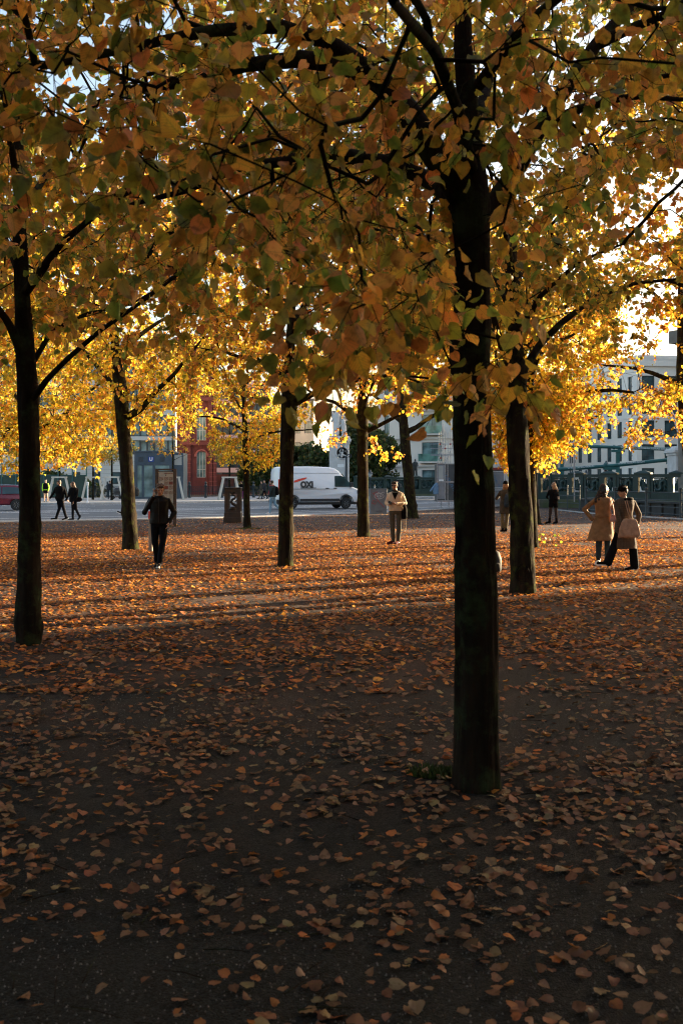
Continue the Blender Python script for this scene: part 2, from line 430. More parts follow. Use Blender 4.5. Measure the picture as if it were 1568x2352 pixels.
BOUND_NEAR = ([-500,0,300,500,700,850,1000,1030,1045,1150,1170,1250,1400,1568,2500], [450,455,470,590,740,880,900,800,400,400,600,590,480,390,370])
BOUND_FAR = ([-900,0,200,235,290,400,480,505,640,680,760,880,1000,1130,1228,1370,1420,1500,1568,2500],
             [1090,1088,1085,1040,1000,1010,990,1075,1075,985,965,945,955,1000,1062,1050,945,950,985,1000])
HOLES = [(1490,470,130,95,.97),(1520,740,110,120,.95),(1480,600,90,60,.7),(680,745,85,50,.6),(780,905,60,35,.75),(905,905,40,40,.8),(60,60,50,40,.2),(1470,850,130,45,.85),(1380,560,60,60,.5),(620,720,70,40,.5),(300,640,60,40,.4),(1440,965,115,85,.6)]
def img(P):
    Y = np.maximum(P[:,1], .3)
    return CX + P[:,0]/Y*F, HY - (P[:,2]-CAMZ)/Y*F
def crown_targets(rng, base, m, cz, rh, rv, zlo=2.9, near=False, drop=.2, extra=None):
    """points filling a lumpy crown; lower edge follows where the foliage ends"""
    out = []; base = np.array(base)
    while len(out) < m:
        u = rng.normal(0,1,(m*2,3)); u = nrm(u); r_ = rng.uniform(.25,1,(m*2,1))**.55
        p = u*r_*np.array([rh,rh,rv]); p[:,2] += cz
        ns = np.array([noise.noise(Vector(q*.55+base[:3]*.37)) for q in p])
        w = p + base
        px, py = img(w); vis = w[:,1] > .6
        lim = np.interp(px, *(BOUND_NEAR if near else BOUND_FAR)) - drop/np.maximum(w[:,1],.6)*F
        ok = (p[:,2] > zlo + ns*.8) & (ns > (-.14 if near else -.28)) & (~vis | (py < lim))
        if near: ok &= ~((w[:,1] < 2.7) & (w[:,1] > -.8) & (np.abs(px-784) < 1500) & (w[:,2] < 4.5))
        for hx, hy, ax, ay, pr in HOLES:
            e = ((px-hx)/ax)**2 + ((py-hy)/ay)**2 < 1
            ok &= ~(vis & e & (rng.random(len(p)) < pr))
        out += list(p[ok])
    out = np.array(out[:m])
    return out
# ------------------------------------------------------------------ camera, light, sky
SUN_EL = 12.0
SUN_AZ = math.atan2(math.cos(R(30)), math.sin(R(30)))     # from +Y towards +X
cam = bpy.data.cameras.new('camera'); co = bpy.data.objects.new('camera', cam); COL.objects.link(co)
cam.sensor_fit = 'VERTICAL'; cam.sensor_height = 36; cam.lens = 36*F/2352; cam.shift_y = -(1176-HY)/2352
co.location = (0,0,CAMZ); co.rotation_euler = (R(90),0,0); cam.clip_start = .05; cam.clip_end = 4000
cam.dof.use_dof = True; cam.dof.focus_distance = 17; cam.dof.aperture_fstop = 5.6
SC.camera = co
wd = bpy.data.worlds.new('World'); SC.world = wd; wd.use_nodes = True
nt = wd.node_tree; sk = nt.nodes.new('ShaderNodeTexSky'); sk.sky_type = 'NISHITA'; sk.sun_disc = False
sk.sun_elevation = R(SUN_EL); sk.sun_rotation = SUN_AZ; sk.dust_density = 3.5; sk.air_density = 1.0; sk.ozone_density = .6
nt.links.new(sk.outputs['Color'], nt.nodes['Background'].inputs['Color']); nt.nodes['Background'].inputs['Strength'].default_value = 0.077
sl = bpy.data.lights.new('sun', 'SUN'); sl.energy = 5.0; sl.angle = R(.5); sl.color = (1, .76, .48)
so = bpy.data.objects.new('sun', sl); COL.objects.link(so)
sd = Vector((math.sin(SUN_AZ)*math.cos(R(SUN_EL)), math.cos(SUN_AZ)*math.cos(R(SUN_EL)), math.sin(R(SUN_EL))))
so.rotation_euler = sd.to_track_quat('Z','Y').to_euler(); so.location = (30,20,20)
SC.view_settings.view_transform = 'Standard'; SC.view_settings.look = 'None'; SC.view_settings.exposure = 2.62; SC.view_settings.gamma = 1
SC.cycles.max_bounces = 8; SC.cycles.transmission_bounces = 6; SC.cycles.diffuse_bounces = 4; SC.cycles.use_denoising = True
SC.cycles.sample_clamp_indirect = 6
SC.cycles.pixel_filter_type = 'BLACKMAN_HARRIS'; SC.cycles.filter_width = 1.15
nrg = np.random.default_rng(11)

# ------------------------------------------------------------------ materials
M = {}
def ground_mat():
    m = bpy.data.materials.new('gravel'); m.use_nodes = True; nt = m.node_tree; b = nt.nodes['Principled BSDF']; b.inputs['Roughness'].default_value = .9
    b.inputs['Specular IOR Level'].default_value = .2
    N = nt.nodes.new; L = nt.links.new; tc = N('ShaderNodeTexCoord')
    n1 = N('ShaderNodeTexNoise'); n1.inputs['Scale'].default_value = .9; n1.inputs['Detail'].default_value = 5; L(tc.outputs['Object'], n1.inputs['Vector'])
    r1 = N('ShaderNodeValToRGB'); e = r1.color_ramp.elements; e[0].position = .38; e[1].position = .62; e[0].color = (.022,.017,.015,1); e[1].color = (.080,.046,.033,1); L(n1.outputs['Fac'], r1.inputs['Fac'])
    v = N('ShaderNodeTexVoronoi'); v.inputs['Scale'].default_value = 120; L(tc.outputs['Object'], v.inputs['Vector'])
    r2 = N('ShaderNodeValToRGB'); e = r2.color_ramp.elements; e[0].position = .3; e[1].position = 1; e[0].color = (.55,.55,.55,1); e[1].color = (2.0,2.1,2.3,1)
    sp = N('ShaderNodeSeparateColor'); L(v.outputs['Color'], sp.inputs[0]); L(sp.outputs[0], r2.inputs['Fac'])
    mx = N('ShaderNodeMix'); mx.data_type = 'RGBA'; mx.blend_type = 'MULTIPLY'; mx.inputs[0].default_value = 1; L(r1.outputs[0], mx.inputs[6]); L(r2.outputs[0], mx.inputs[7])
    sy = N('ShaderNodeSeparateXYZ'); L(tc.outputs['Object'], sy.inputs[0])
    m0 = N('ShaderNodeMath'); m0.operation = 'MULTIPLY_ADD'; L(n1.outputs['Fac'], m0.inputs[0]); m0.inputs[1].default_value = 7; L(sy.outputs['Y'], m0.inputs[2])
    mr = N('ShaderNodeMapRange'); L(m0.outputs[0], mr.inputs[0]); mr.inputs[1].default_value = 8; mr.inputs[2].default_value = 19  # near gravel darker and greyer, farther dust warmer; shade and sun partly painted in
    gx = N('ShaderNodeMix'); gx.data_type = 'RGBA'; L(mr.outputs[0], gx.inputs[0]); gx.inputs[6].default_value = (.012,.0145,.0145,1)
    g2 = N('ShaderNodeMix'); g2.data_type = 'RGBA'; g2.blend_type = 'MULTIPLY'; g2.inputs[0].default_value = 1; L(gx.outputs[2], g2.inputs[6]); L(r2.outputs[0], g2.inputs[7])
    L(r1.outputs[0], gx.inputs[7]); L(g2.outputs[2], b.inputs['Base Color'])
    n2 = N('ShaderNodeTexNoise'); n2.inputs['Scale'].default_value = 60; n2.inputs['Detail'].default_value = 8; L(tc.outputs['Object'], n2.inputs['Vector'])
    ad = N('ShaderNodeMath'); ad.operation = 'SUBTRACT'; L(n2.outputs['Fac'], ad.inputs[0]); L(v.outputs['Distance'], ad.inputs[1])
    bp = N('ShaderNodeBump'); bp.inputs['Strength'].default_value = .7; bp.inputs['Distance'].default_value = .012; L(ad.outputs[0], bp.inputs['Height']); L(bp.outputs[0], b.inputs['Normal'])
    return m
def bark_mat(name, c1, c2, moss, amount):
    m = mat(name, c1, c2, 9, .92, .9, 26, stretch=(1,1,.22), spec=.04); nt = m.node_tree; b = nt.nodes['Principled BSDF']; N = nt.nodes.new; L = nt.links.new
    src = b.inputs['Base Color'].links[0].from_socket
    tc = N('ShaderNodeTexCoord'); n = N('ShaderNodeTexNoise'); n.inputs['Scale'].default_value = 5; n.inputs['Detail'].default_value = 9; n.inputs['Roughness'].default_value = .7; L(tc.outputs['Object'], n.inputs['Vector'])
    r = N('ShaderNodeValToRGB'); r.color_ramp.elements[0].position = .62-amount*.25; r.color_ramp.elements[1].position = .72-amount*.15; r.color_ramp.elements[0].color=(0,0,0,1); r.color_ramp.elements[1].color=(1,1,1,1)
    L(n.outputs['Fac'], r.inputs['Fac']); mx = N('ShaderNodeMix'); mx.data_type='RGBA'; L(r.outputs[0], mx.inputs[0]); L(src, mx.inputs[6]); mx.inputs[7].default_value=(*moss,1); L(mx.outputs[2], b.inputs['Base Color'])
    return m
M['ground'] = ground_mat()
M['bark'] = bark_mat('bark', (.024,.018,.014), (.009,.007,.006), (.03,.045,.022), .5)
M['bark_mossy'] = bark_mat('bark_mossy', (.030,.023,.016), (.010,.008,.006), (.05,.058,.016), .45)
M['leaf_near'] = leaf_mat('leaf_near', .52, .05, True)
M['leaf'] = leaf_mat('leaf_far', .58, .03, False)
M['leaf_floor'] = leaf_mat('leaf_floor', .3, .05, True)
M['leaf_floor_far'] = leaf_mat('leaf_floor_far', .4, .05, False)
M['asphalt'] = mat('asphalt', (.075,.085,.10), (.055,.062,.075), 1.2, .75, .3, 90, stretch=(1,1,1))
M['paint'] = mat('road_paint', (.62,.63,.65), (.42,.43,.45), 6, .7)
M['paving'] = mat('paving', (.36,.35,.34), (.27,.265,.26), 2.5, .8, .2, 30)
M['kerb'] = mat('kerb_stone', (.42,.42,.42), (.28,.28,.28), 5, .8)
M['grass'] = mat('far_lawn', (.06,.08,.03), (.09,.09,.04), .6, .95)

# ------------------------------------------------------------------ ground
def sheet(name, poly, z, m, kind='structure'):
    mb = MB(); mb.add([(x,y,z) for x,y in poly], [tuple(range(len(poly)))])
    o = ob(name, mb, m); o['kind'] = kind; return o
gv = []; gq = []
xs = [-900,-300,-120,-60] + [i*1.5 for i in range(-26,27)] + [60,120,300,900]
ys = [-300,-100,-40] + [i*1.5 for i in range(-14,40)] + [70,90,120,200,400,900,1800]
for y in ys:
    for x in xs:
        d = .003*noise.noise(Vector((x*.6,y*.6,0))) if (abs(x)<39 and -20<y<40) else 0
        gv.append((x,y,d-.006 if y < 38 else -.012))
nx = len(xs)
for j in range(len(ys)-1):
    for i in range(nx-1): gq.append((j*nx+i, j*nx+i+1, (j+1)*nx+i+1, (j+1)*nx+i))
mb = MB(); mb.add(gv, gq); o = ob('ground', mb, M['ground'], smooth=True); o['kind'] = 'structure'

# road edges (near and far) as they run past the square
NEAR = [(-70,32),(-30,37.5),(-14.6,42.8),(-7.7,46.6),(-2.15,51.6),(.8,54.6),(7.5,65.5),(16,79),(28,97),(45,122),(70,158)]
FAR  = [(-90,62),(-52,70),(-21.3,76),(-13.7,81),(-6.6,88),(-1.5,93),(9,108),(18,121),(30,139),(47,165),(72,203)]
def lane(t, a=0, b=len(NEAR)-1):
    return [(NEAR[i][0]*(1-t)+FAR[i][0]*t, NEAR[i][1]*(1-t)+FAR[i][1]*t) for i in range(a, b+1)]
def ribbon(name, A, B, z, m, parent=None, dash=None):
    mb = MB()
    if dash is None:
        n = len(A); mb.add([(x,y,z) for x,y in A]+[(x,y,z) for x,y in B], [(i,i+1,n+i+1,n+i) for i in range(n-1)])
    else:
        on, per = dash; Ls = 0
        for i in range(len(A)-1):
            a0 = Vector((*A[i],z)); a1 = Vector((*A[i+1],z)); b0 = Vector((*B[i],z)); b1 = Vector((*B[i+1],z)); L = (a1-a0).length; k = max(1,int(L/per))
            for j in range(k):
                u, v = j/k, j/k + on/per/k
                mb.add([a0.lerp(a1,u), a0.lerp(a1,v), b0.lerp(b1,v), b0.lerp(b1,u)], [(0,1,2,3)])
    o = ob(name, mb, m, parent); 
    return o
o = ribbon('road', NEAR, FAR, 0.0, M['asphalt']); o['kind'] = 'structure'
road = o
def kerb(name, A, B, z, m):
    n = len(A); mb = MB(); z0 = -.05
    mb.add([(x,y,z0) for x,y in A]+[(x,y,z0) for x,y in B]+[(x,y,z) for x,y in A]+[(x,y,z) for x,y in B],
      [(2*n+i,2*n+i+1,3*n+i+1,3*n+i) for i in range(n-1)]+[(i,i+1,2*n+i+1,2*n+i) for i in range(n-1)]+[(n+i+1,n+i,3*n+i,3*n+i+1) for i in range(n-1)]+[(0,2*n,3*n,n),(n-1,2*n-1,4*n-1,3*n-1)])
    o = ob(name, mb, m); o['kind'] = 'structure'; return o
kerb('near_kerb', lane(-.016), lane(0), .035, M['kerb'])
kerb('far_kerb', lane(1.0), lane(1.012), .12, M['kerb'])
far_side = [(x-16, y+24) for x,y in FAR]
kerb('far_pavement', lane(1.012), [(x*.55-6, y+30) for x,y in FAR], .118, M['paving'])
for t, w, dsh in ((.055,.004,None),(.13,.0045,None),(.21,.0035,(3,9)),(.30,.0035,(4,10)),(.40,.0045,None),(.425,.0045,None),(.46,.0035,None),(.50,.0045,None),(.53,.0035,None),(.63,.0035,(3,9)),(.77,.0035,(4,12)),(.90,.005,None),(.95,.003,(5,8))):
    o = ribbon('lane_marking', lane(t-w), lane(t+w), .004, M['paint'], None, dsh); o['kind'] = 'structure'

# ------------------------------------------------------------------ leaf litter
def litter(name, n, y0, y1, tmpl, size, m, dens, pal='floor'):
    out = []
    while len(out) < n:
        Y = nrg.uniform(y0, y1, n*2); half = .36*Y + 1.6; X = nrg.uniform(-1,1,n*2)*half
        wgt = half/half.max()
        f = np.array([.5+.55*noise.noise(Vector((x*.42,y*.42,3)))+.45*noise.noise(Vector((x*1.6,y*1.6,9))) for x,y in zip(X,Y)])
        k = nrg.random(n*2) < wgt*np.clip(dens(X,Y,f),0,1)
        # no leaves on the road
        nr = np.interp(X, [p[0] for p in NEAR], [p[1] for p in NEAR]) - .3
        k &= Y < nr
        out += list(zip(X[k], Y[k]))
    P = np.array(out[:n]); n = len(P); Z = .004 + nrg.uniform(0,.014,n)
    gz = np.array([.003*noise.noise(Vector((x*.6,y*.6,0)))-.006 if (abs(x)<39 and y<38) else -.008 for x,y in P]); 
    P3 = np.column_stack([P, Z+gz+.004])
    an = nrg.uniform(0,2*np.pi,n); A = np.column_stack([np.cos(an), np.sin(an), nrg.normal(.05,.16,n)])
    Nn = np.column_stack([nrg.normal(0,.24,n), nrg.normal(0,.24,n), np.ones(n)])
    S = nrg.uniform(.6,1.2,n)*size*np.where(nrg.random(n)<.05,1.35,1)
    c1,c2 = pick(nrg, pal, n)
    me = leaves_mesh(name, nrg, P3, A, Nn, S, c1, c2, tmpl, curl=.2)
    o = link_mesh(name, me, m); tag(o, kind='stuff'); return o
litter('leaf_litter', 7600, 2.4, 8.5, T_HI, .047, M['leaf_floor'], lambda X,Y,f: .10+ np.clip(f*1.6-.5,0,1)*.6+.15*f*(Y>5), 'floor_dull_shade')
litter('leaf_litter', 27000, 8, 19, T_MID, .058, M['leaf_floor'], lambda X,Y,f: .02+f*1.2)
litter('leaf_litter', 98000, 17, 36, T_LO, .057, M['leaf_floor_far'], lambda X,Y,f: np.clip(f*1.2-.05,.08,1)*np.clip((35-Y)/7,.08,1))
litter('leaf_litter', 12000, 33, 62, T_LO, .062, M['leaf_floor_far'], lambda X,Y,f: (f-.15)*np.clip((64-Y)/20,.05,1))
# pebbles of the gravel close to the camera
k = 10000; Y = nrg.uniform(2.5,8,k)**1.0; X = nrg.uniform(-1,1,k)*(.36*Y+.5)
f = np.array([noise.noise(Vector((x*.5+7,y*.5,1))) for x,y in zip(X,Y)]); ok = (f > -.05) ; X, Y = X[ok], Y[ok]
sz = nrg.uniform(.0018,.0055,len(X)); base = np.array([(-1,0,0),(0,-1,0),(1,0,0),(0,1,0),(0,0,.8),(0,0,-.6)],float)
qd = np.array([(0,1,4,4),(1,2,4,4),(2,3,4,4),(3,0,4,4)])
mb = MB()
for x,y,s_ in zip(X,Y,sz):
    a = rnd.uniform(0,3.14); c_, n_ = math.cos(a)*s_, math.sin(a)*s_; e = rnd.uniform(.6,1)
    mb.add([(x-c_,y-n_,-.003),(x+n_*e,y-c_*e,-.003),(x+c_,y+n_,-.003),(x-n_*e,y+c_*e,-.003),(x,y,-.001+s_*.9)],[(0,1,4),(1,2,4),(2,3,4),(3,0,4)])
o = ob('pebbles', mb, mat('pebble', (.17,.185,.20), (.05,.055,.06), 60, .7), smooth=False); tag(o, kind='stuff')

mb = MB()
for i in range(170):
    Y = 2.6+10*rnd.random()**1.5; x = rnd.uniform(-1,1)*(.36*Y+.5); a = rnd.uniform(0,6.28); l = rnd.uniform(.05,.22); dx, dy = math.cos(a)*l, math.sin(a)*l
    mb.tube([(x,Y,.008),(x+dx*.5+rnd.uniform(-.01,.01),Y+dy*.5,.014),(x+dx,Y+dy,.006)],[.0028,.0022,.0012],4)
o = ob('fallen_twigs', mb, M['bark']); tag(o, kind='stuff')
# ------------------------------------------------------------------ trees of the square
def loc(px, py, Y, base):
    w = W(px, Y, py); return (w.x-base[0], w.y-base[1], w.z)
def T_(base, rows):
    """trunk rows: (px, py, width_px) seen at the base's distance"""
    out = []
    for px, py, wp in rows:
        l = loc(px, py, base[1], base); out.append((l[0], l[1], l[2], wp/2/F*base[1]))
    out[0] = (out[0][0], out[0][1], -.06, out[0][3]); return out
def limb(base, rows, r0, r1, dy0=0):
    return {'p': [loc(px, py, base[1]+dy, base) for px, py, dy in rows], 'r': (r0, r1)}
def auto_limbs(rng, trunk, n, z0, L=3.0, r=.07):
    out = []
    tz = [t[2] for t in trunk]; top = tz[-1]
    for i in range(n):
        z = z0 + (top-z0)*(i+.3)/n; a = i*2.4 + rng.uniform(-.4,.4)
        j = max(k for k in range(len(tz)-1) if tz[k] <= z or k == 0); u = (z-tz[j])/(tz[j+1]-tz[j])
        p = np.array(trunk[j][:3])*(1-u)+np.array(trunk[j+1][:3])*u; f = 1-.45*(z-z0)/(top-z0+.01)
        d = np.array([math.cos(a), math.sin(a), rng.uniform(.25,.6)+.5*(z-z0)/(top-z0+.1)]); pts = [p]
        for s in range(1,6):
            d = d + rng.normal(0,.14,3) + np.array([0,0,-.06 if s>2 else .04]); d /= np.linalg.norm(d); p = p + d*L*f/5; pts.append(p)
        out.append({'p': [tuple(q) for q in pts], 'r': (r*f, r*.3)})
    return out
def tree(base, trunk, limbs, label, seed, pal, m, cz, rh, rv, tmpl=T_LO, leaf=.09, twigs=4, per=7, zlo=2.9, near=False, mossy=False, burrs=(), flare=.2, ntr=16, step=.1, cat='tree', nm='linden_tree', group='linden trees planted in rows', drop=.25, extra=None, tipr=.0035, lw='leaf', twl=(.2,.45), petiole=False):
    rng = np.random.default_rng(seed)
    t = thing(nm, label, cat, (base[0], base[1], 0), 0, group)
    tg = crown_targets(rng, (base[0], base[1], 0), m, cz, rh, rv, zlo, near, drop)
    if extra is not None: tg = np.concatenate([tg, extra - np.array([base[0], base[1], 0])])
    build_tree(base, trunk, limbs, tg, rng, pal, tmpl, leaf, twigs, per, burrs, seed, flare, tipr, t, ntr, (M['bark_mossy' if mossy else 'bark'], M[lw]), step=step, petiole=petiole, twl=twl, crown_z=zlo-.6)
    return t
rr = np.random.default_rng(3)

# T1: the near tree with its dark limbs
b = (.75, 5.58)
tr = T_(b, [(1092,1805,104),(1093,1700,98),(1094,1500,94),(1091,1300,92),(1087,1100,88),(1082,900,86),(1082,740,82),(1085,620,78),(1080,540,84),(1078,470,96),(1080,380,64),(1074,250,50),(1062,100,42),(1062,-150,32),(1100,-500,24),(1105,-900,10)])
ex = []
for px, py, Y in [(790,720,3.3),(840,690,3.1),(830,640,3.4),(820,780,3.3),(740,700,3.6),(690,740,3.9),(930,740,3.8),(960,690,3.8),(1000,760,4.2),(1005,850,4.6),(900,800,4.4),(870,830,4.8),(985,890,5.0),(990,600,4.0),
                  (1150,820,3.9),(1165,860,4.0),(1150,780,4.1),(1190,870,4.0),(480,330,2.9),(500,400,3.0),(300,340,3.4),(880,520,3.6),(760,430,3.4),(640,560,3.9),(550,480,3.8),(450,560,4.2)]:
    ex.append(tuple(W(px, Y, py)))
for _ in range(110):
    px = rnd.uniform(-60,1600); lim = np.interp(px, *BOUND_NEAR)
    if 1330 < px and lim > 0: lim = min(lim, 380)
    ex.append(tuple(W(px, rnd.uniform(3.4,6.0), rnd.uniform(-60, lim-40))))
lm = [limb(b, [(1082,470,0),(1030,400,-.1),(975,320,-.15),(930,250,-.1),(880,190,.0),(800,150,.1),(690,135,.2),(560,150,.35),(430,190,.5),(300,205,.7)], .085,.022),
      limb(b, [(1078,520,0),(1020,440,.3),(970,405,.5),(900,375,.6),(810,358,.7),(740,350,.8),(650,372,.9),(560,380,1.1),(420,440,1.3),(300,470,1.5)], .06,.014),
      limb(b, [(880,190,0),(760,100,-.3),(640,60,-.5),(480,70,-.7),(300,110,-.9),(120,150,-1.0)], .05,.014),
      limb(b, [(1085,500,0),(1140,460,.1),(1190,380,.15),(1240,290,.2),(1300,200,.3),(1370,100,.4),(1450,10,.6),(1550,-120,.8)], .058,.022),
      limb(b, [(1370,100,.4),(1460,60,.3),(1560,20,.1),(1700,0,0)], .035,.012),
      limb(b, [(1240,290,.2),(1330,250,.0),(1450,220,-.2),(1580,230,-.4)], .03,.01),
      limb(b, [(1085,400,0),(1050,250,-.7),(1000,120,-1.4),(950,60,-2.2),(900,0,-3.2)], .034,.012),
      limb(b, [(1090,300,0),(1130,150,.8),(1180,60,1.6),(1240,0,2.6)], .032,.012),
      limb(b, [(1095,200,0),(1200,60,-.8),(1350,-60,-1.6),(1500,-100,-2.4)], .03,.012)]
tree(b, tr, lm, 'nearest linden tree with thick black trunk under big drooping leaves', 21, 'near', 1000, 5.4, 4.6, 3.2, T_HI, .064, 3, 7, 2.0, True,
     burrs=[(2.52,3.1,.16,.20),(2.68,.1,.10,.13),(2.05,3.2,.10,.07),(1.38,3.1,.05,.15),(1.25,3.0,.05,.10),(1.75,.2,.14,.06),(.72,3.2,.28,.05),(.9,.1,.2,.05)], flare=.10, ntr=64, step=.04, drop=.22, extra=np.array(ex), tipr=.0026, lw='leaf_near', petiole=True)

# T2: left trunk
b = (-3.3, 10.5)
tr = T_(b, [(66,1478,50),(66,1420,56),(68,1300,48),(70,1150,47),(68,1000,44),(64,900,46),(58,800,44),(52,680,34),(46,540,30),(44,380,24),(40,150,16),(38,-200,8)])
lm = [limb(b, [(66,930,0),(110,870,-.2),(160,820,-.3),(230,760,-.4),(330,690,-.4),(450,600,-.3),(560,520,0)], .032,.008),
      limb(b, [(60,860,0),(120,760,.3),(200,720,.5),(300,700,.7),(400,640,1)], .028,.008),
      limb(b, [(60,830,0),(20,740,-.2),(-40,660,-.4),(-120,560,-.8)], .05,.015),
      limb(b, [(52,680,0),(140,560,-.5),(260,460,-1),(380,400,-1.6)], .045,.014),
      limb(b, [(52,640,0),(10,540,1),(-60,440,1.8)], .045,.014), limb(b, [(46,500,0),(120,380,1),(220,260,2)], .04,.014), limb(b, [(46,450,0),(20,300,-1.5),(0,150,-2.5)], .04,.014)]
tree(b, tr, lm, 'left linden tree with bulging mossy foot and black trunk, second closest to the camera', 22, 'near', 950, 6.4, 4.4, 3.4, T_MID, .09, 4, 6, 2.5, False,
     burrs=[(.28,3.3,.10,.2),(.22,.1,.09,.22),(.5,3.0,.1,.12),(1.3,.1,.06,.12),(1.75,3.1,.05,.1),(2.1,.2,.06,.1),(1.0,3.2,.07,.1)], ntr=32, step=.05, lw='leaf_near')

# scar ring is added on T8
# T8: mossy trunk right of the near one
b = (2.78, 15.3)
tr = T_(b, [(1200,1362,54),(1199,1300,52),(1197,1200,51),(1192,1100,49),(1188,1000,48),(1184,900,50),(1182,850,60),(1180,800,40),(1176,700,32),(1172,560,26),(1170,400,20),(1168,200,10)])
lm = [limb(b, [(1184,870,0),(1215,830,.2),(1240,790,.3),(1290,740,.4),(1370,680,.5),(1460,650,.6),(1568,640,.5)], .07,.02),
      limb(b, [(1182,860,0),(1150,790,-.2),(1130,720,-.3),(1080,640,-.5),(1000,560,-.6)], .06,.018),
      limb(b, [(1180,780,0),(1240,680,-.6),(1330,600,-1),(1430,560,-1.4)], .05,.015), limb(b, [(1176,720,0),(1120,600,1),(1040,520,1.8)], .05,.015),
      limb(b, [(1176,680,0),(1220,560,1.4),(1260,480,2.4)], .045,.015), limb(b, [(1172,600,0),(1150,480,-1.6),(1120,380,-2.6)], .045,.015)]
t8 = tree(b, tr, lm, 'linden tree with mossy trunk and round scar, right of the nearest trunk', 28, 'green', 820, 6.6, 4.3, 3.3, T_MID, .09, 4, 7, 3.1, False, True,
     burrs=[(.55,4.71,.10,.10),(1.6,3.1,.1,.08)], ntr=28, step=.06)

mb = MB(); zc = .31; rr_ = .168
for k_ in range(3): mb.tube([((.125-.03*k_)*math.cos(a)*.8-.035, -math.sqrt(max(0,(rr_+.012)**2-((.125-.03*k_)*math.cos(a)*.8)**2)), zc+(.15-.035*k_)*math.sin(a)) for a in [i*math.pi/10 for i in range(21)]], .014 if k_==0 else .007, 6)
ob('scar', mb, M['bark'], t8, True)
specs = [ # base, rows, label, seed, pal, m, cz, rh, rv, zlo, mossy
 ((-5.33,25.2), [(300,1262,38),(299,1225,34),(297,1180,33),(293,1100,31),(287,1020,30),(281,950,31),(276,890,35),(270,840,22),(262,760,17),(258,650,12),(255,560,7)], 'linden tree with leaning trunk and knobby foot, left of the man on the phone', 23,'yellow',560,6.4,4.4,3.3,2.9,True),
 ((-1.13,20.25), [(656,1300,36),(656,1250,33),(657,1150,33),(659,1050,32),(662,950,34),(666,890,40),(664,850,27),(668,760,20),(672,650,15),(676,500,8)], 'straight linden trunk in the middle, in front of the white van', 24,'gold',480,6.5,4.2,3.3,2.9,True),
 ((-3.5,37.0), [(568,1213,18),(567,1180,15),(566,1100,14),(563,1000,13),(562,950,12),(558,880,8),(553,820,4)], 'slender linden tree beside the dark metal pedestal with low golden twigs', 25,'yellow',300,5.4,3.4,3.0,2.2,False),
 ((.69,31.1), [(835,1233,28),(834,1200,26),(833,1100,25),(832,1000,25),(833,940,26),(834,890,20),(838,830,14),(840,760,8)], 'linden tree at the front of the van, between the grey cabinet and the middle trunk', 26,'gold',420,6.6,4.3,3.2,3.3,True),
 ((3.2,47.4), [(945,1190,30),(942,1150,26),(938,1100,24),(932,1040,23),(927,980,22),(922,920,19),(916,860,12),(905,810,6)], 'leaning linden tree right behind the man in the white sweater', 27,'gold',260,7.2,4.6,3.0,4.6,True),
 ((5.0,25.9), [(1216,1258,40),(1215,1200,36),(1213,1100,34),(1210,1000,34),(1212,940,36),(1216,890,26),(1222,820,18),(1226,740,12),(1228,640,7)], 'mossy linden tree half hidden behind the scarred trunk, with a bright yellow crown', 29,'yellow',800,5.8,4.4,3.3,2.3,True),
 ((8.0,41.0), [(1228,1203,26),(1224,1150,20),(1222,1050,18),(1222,960,14),(1222,900,8)], 'far linden tree whose foot shows beside the girl in shorts', 30,'yellow',240,6.6,3.8,3.0,3.2,False),
 ((10.9,31.0), [(1588,1234,34),(1586,1100,30),(1578,980,30),(1570,900,34),(1566,840,26),(1562,700,14),(1560,560,8)], 'linden tree at the right edge with thin branches of scattered gold leaves', 31,'gold',330,6.4,4.5,3.2,3.0,True),
 ((-9.5,30.8), [(78,1234,26),(78,1100,24),(80,980,24),(82,900,20),(84,780,12),(86,680,6)], 'linden tree hidden behind the left trunk, low glowing yellow foliage', 32,'yellow',820,5.4,4.7,3.5,1.8,False),
 ((-15.2,42.0), [(-44,1200,22),(-44,1000,20),(-40,850,10),(-40,700,5)], 'far linden tree at the left edge above the red car', 33,'yellow',340,6.2,4.6,3.6,2.0,False),
]
for (bs, rows, lab, sdd, pal, m_, cz, rh, rv, zl, ms) in specs:
    tr = T_(bs, rows); r2 = np.random.default_rng(sdd); zt = tr[-1][2]
    lm = auto_limbs(r2, tr, 8, 3.1 if sdd not in (27,31) else 3.9, 3.0, tr[0][3]*.42)
    bur = [(r2.uniform(.2,1.2), r2.choice([0.2,3.0]), .09, .14) for _ in range(3)] if ms else []
    if sdd == 25:
        ex = np.array([tuple(W(rnd.uniform(500,650), 37+rnd.uniform(-1.2,1.2), rnd.uniform(985,1068))) for _ in range(46)])
    elif sdd == 26: ex = np.array([tuple(W(px, 31+rnd.uniform(-.6,.6), py)) for px,py in ((860,1030),(880,1034),(905,1040),(850,1010),(762,1010),(775,1000),(740,990),(800,1000),(870,1020))])
    elif sdd == 29: ex = np.array([tuple(W(1232+130*u*rnd.uniform(.1,1), 25.5+rnd.uniform(-1.4,1.4), rnd.uniform(870,1075-60*u))) for u in [rnd.random() for _ in range(120)]] + [tuple(W(rnd.uniform(1150,1172), 25+rnd.uniform(-1,1), rnd.uniform(930,1060))) for _ in range(40)])
    elif sdd == 31: ex = np.array([tuple(W(rnd.uniform(1440,1600), 30+rnd.uniform(-1.5,1.5), rnd.uniform(880,1010))) for _ in range(40)])
    elif sdd == 32: ex = np.array([tuple(W(rnd.uniform(-60,235), 30.5+rnd.uniform(-2,2), rnd.uniform(930,1072))) for _ in range(90)])
    else: ex = None
    tree(bs, tr, lm, lab, sdd, pal, int(m_*1.35), cz, rh, rv, T_LO, .092, 4, 7, zl, False, ms, bur, .22, 18, .12, extra=ex)

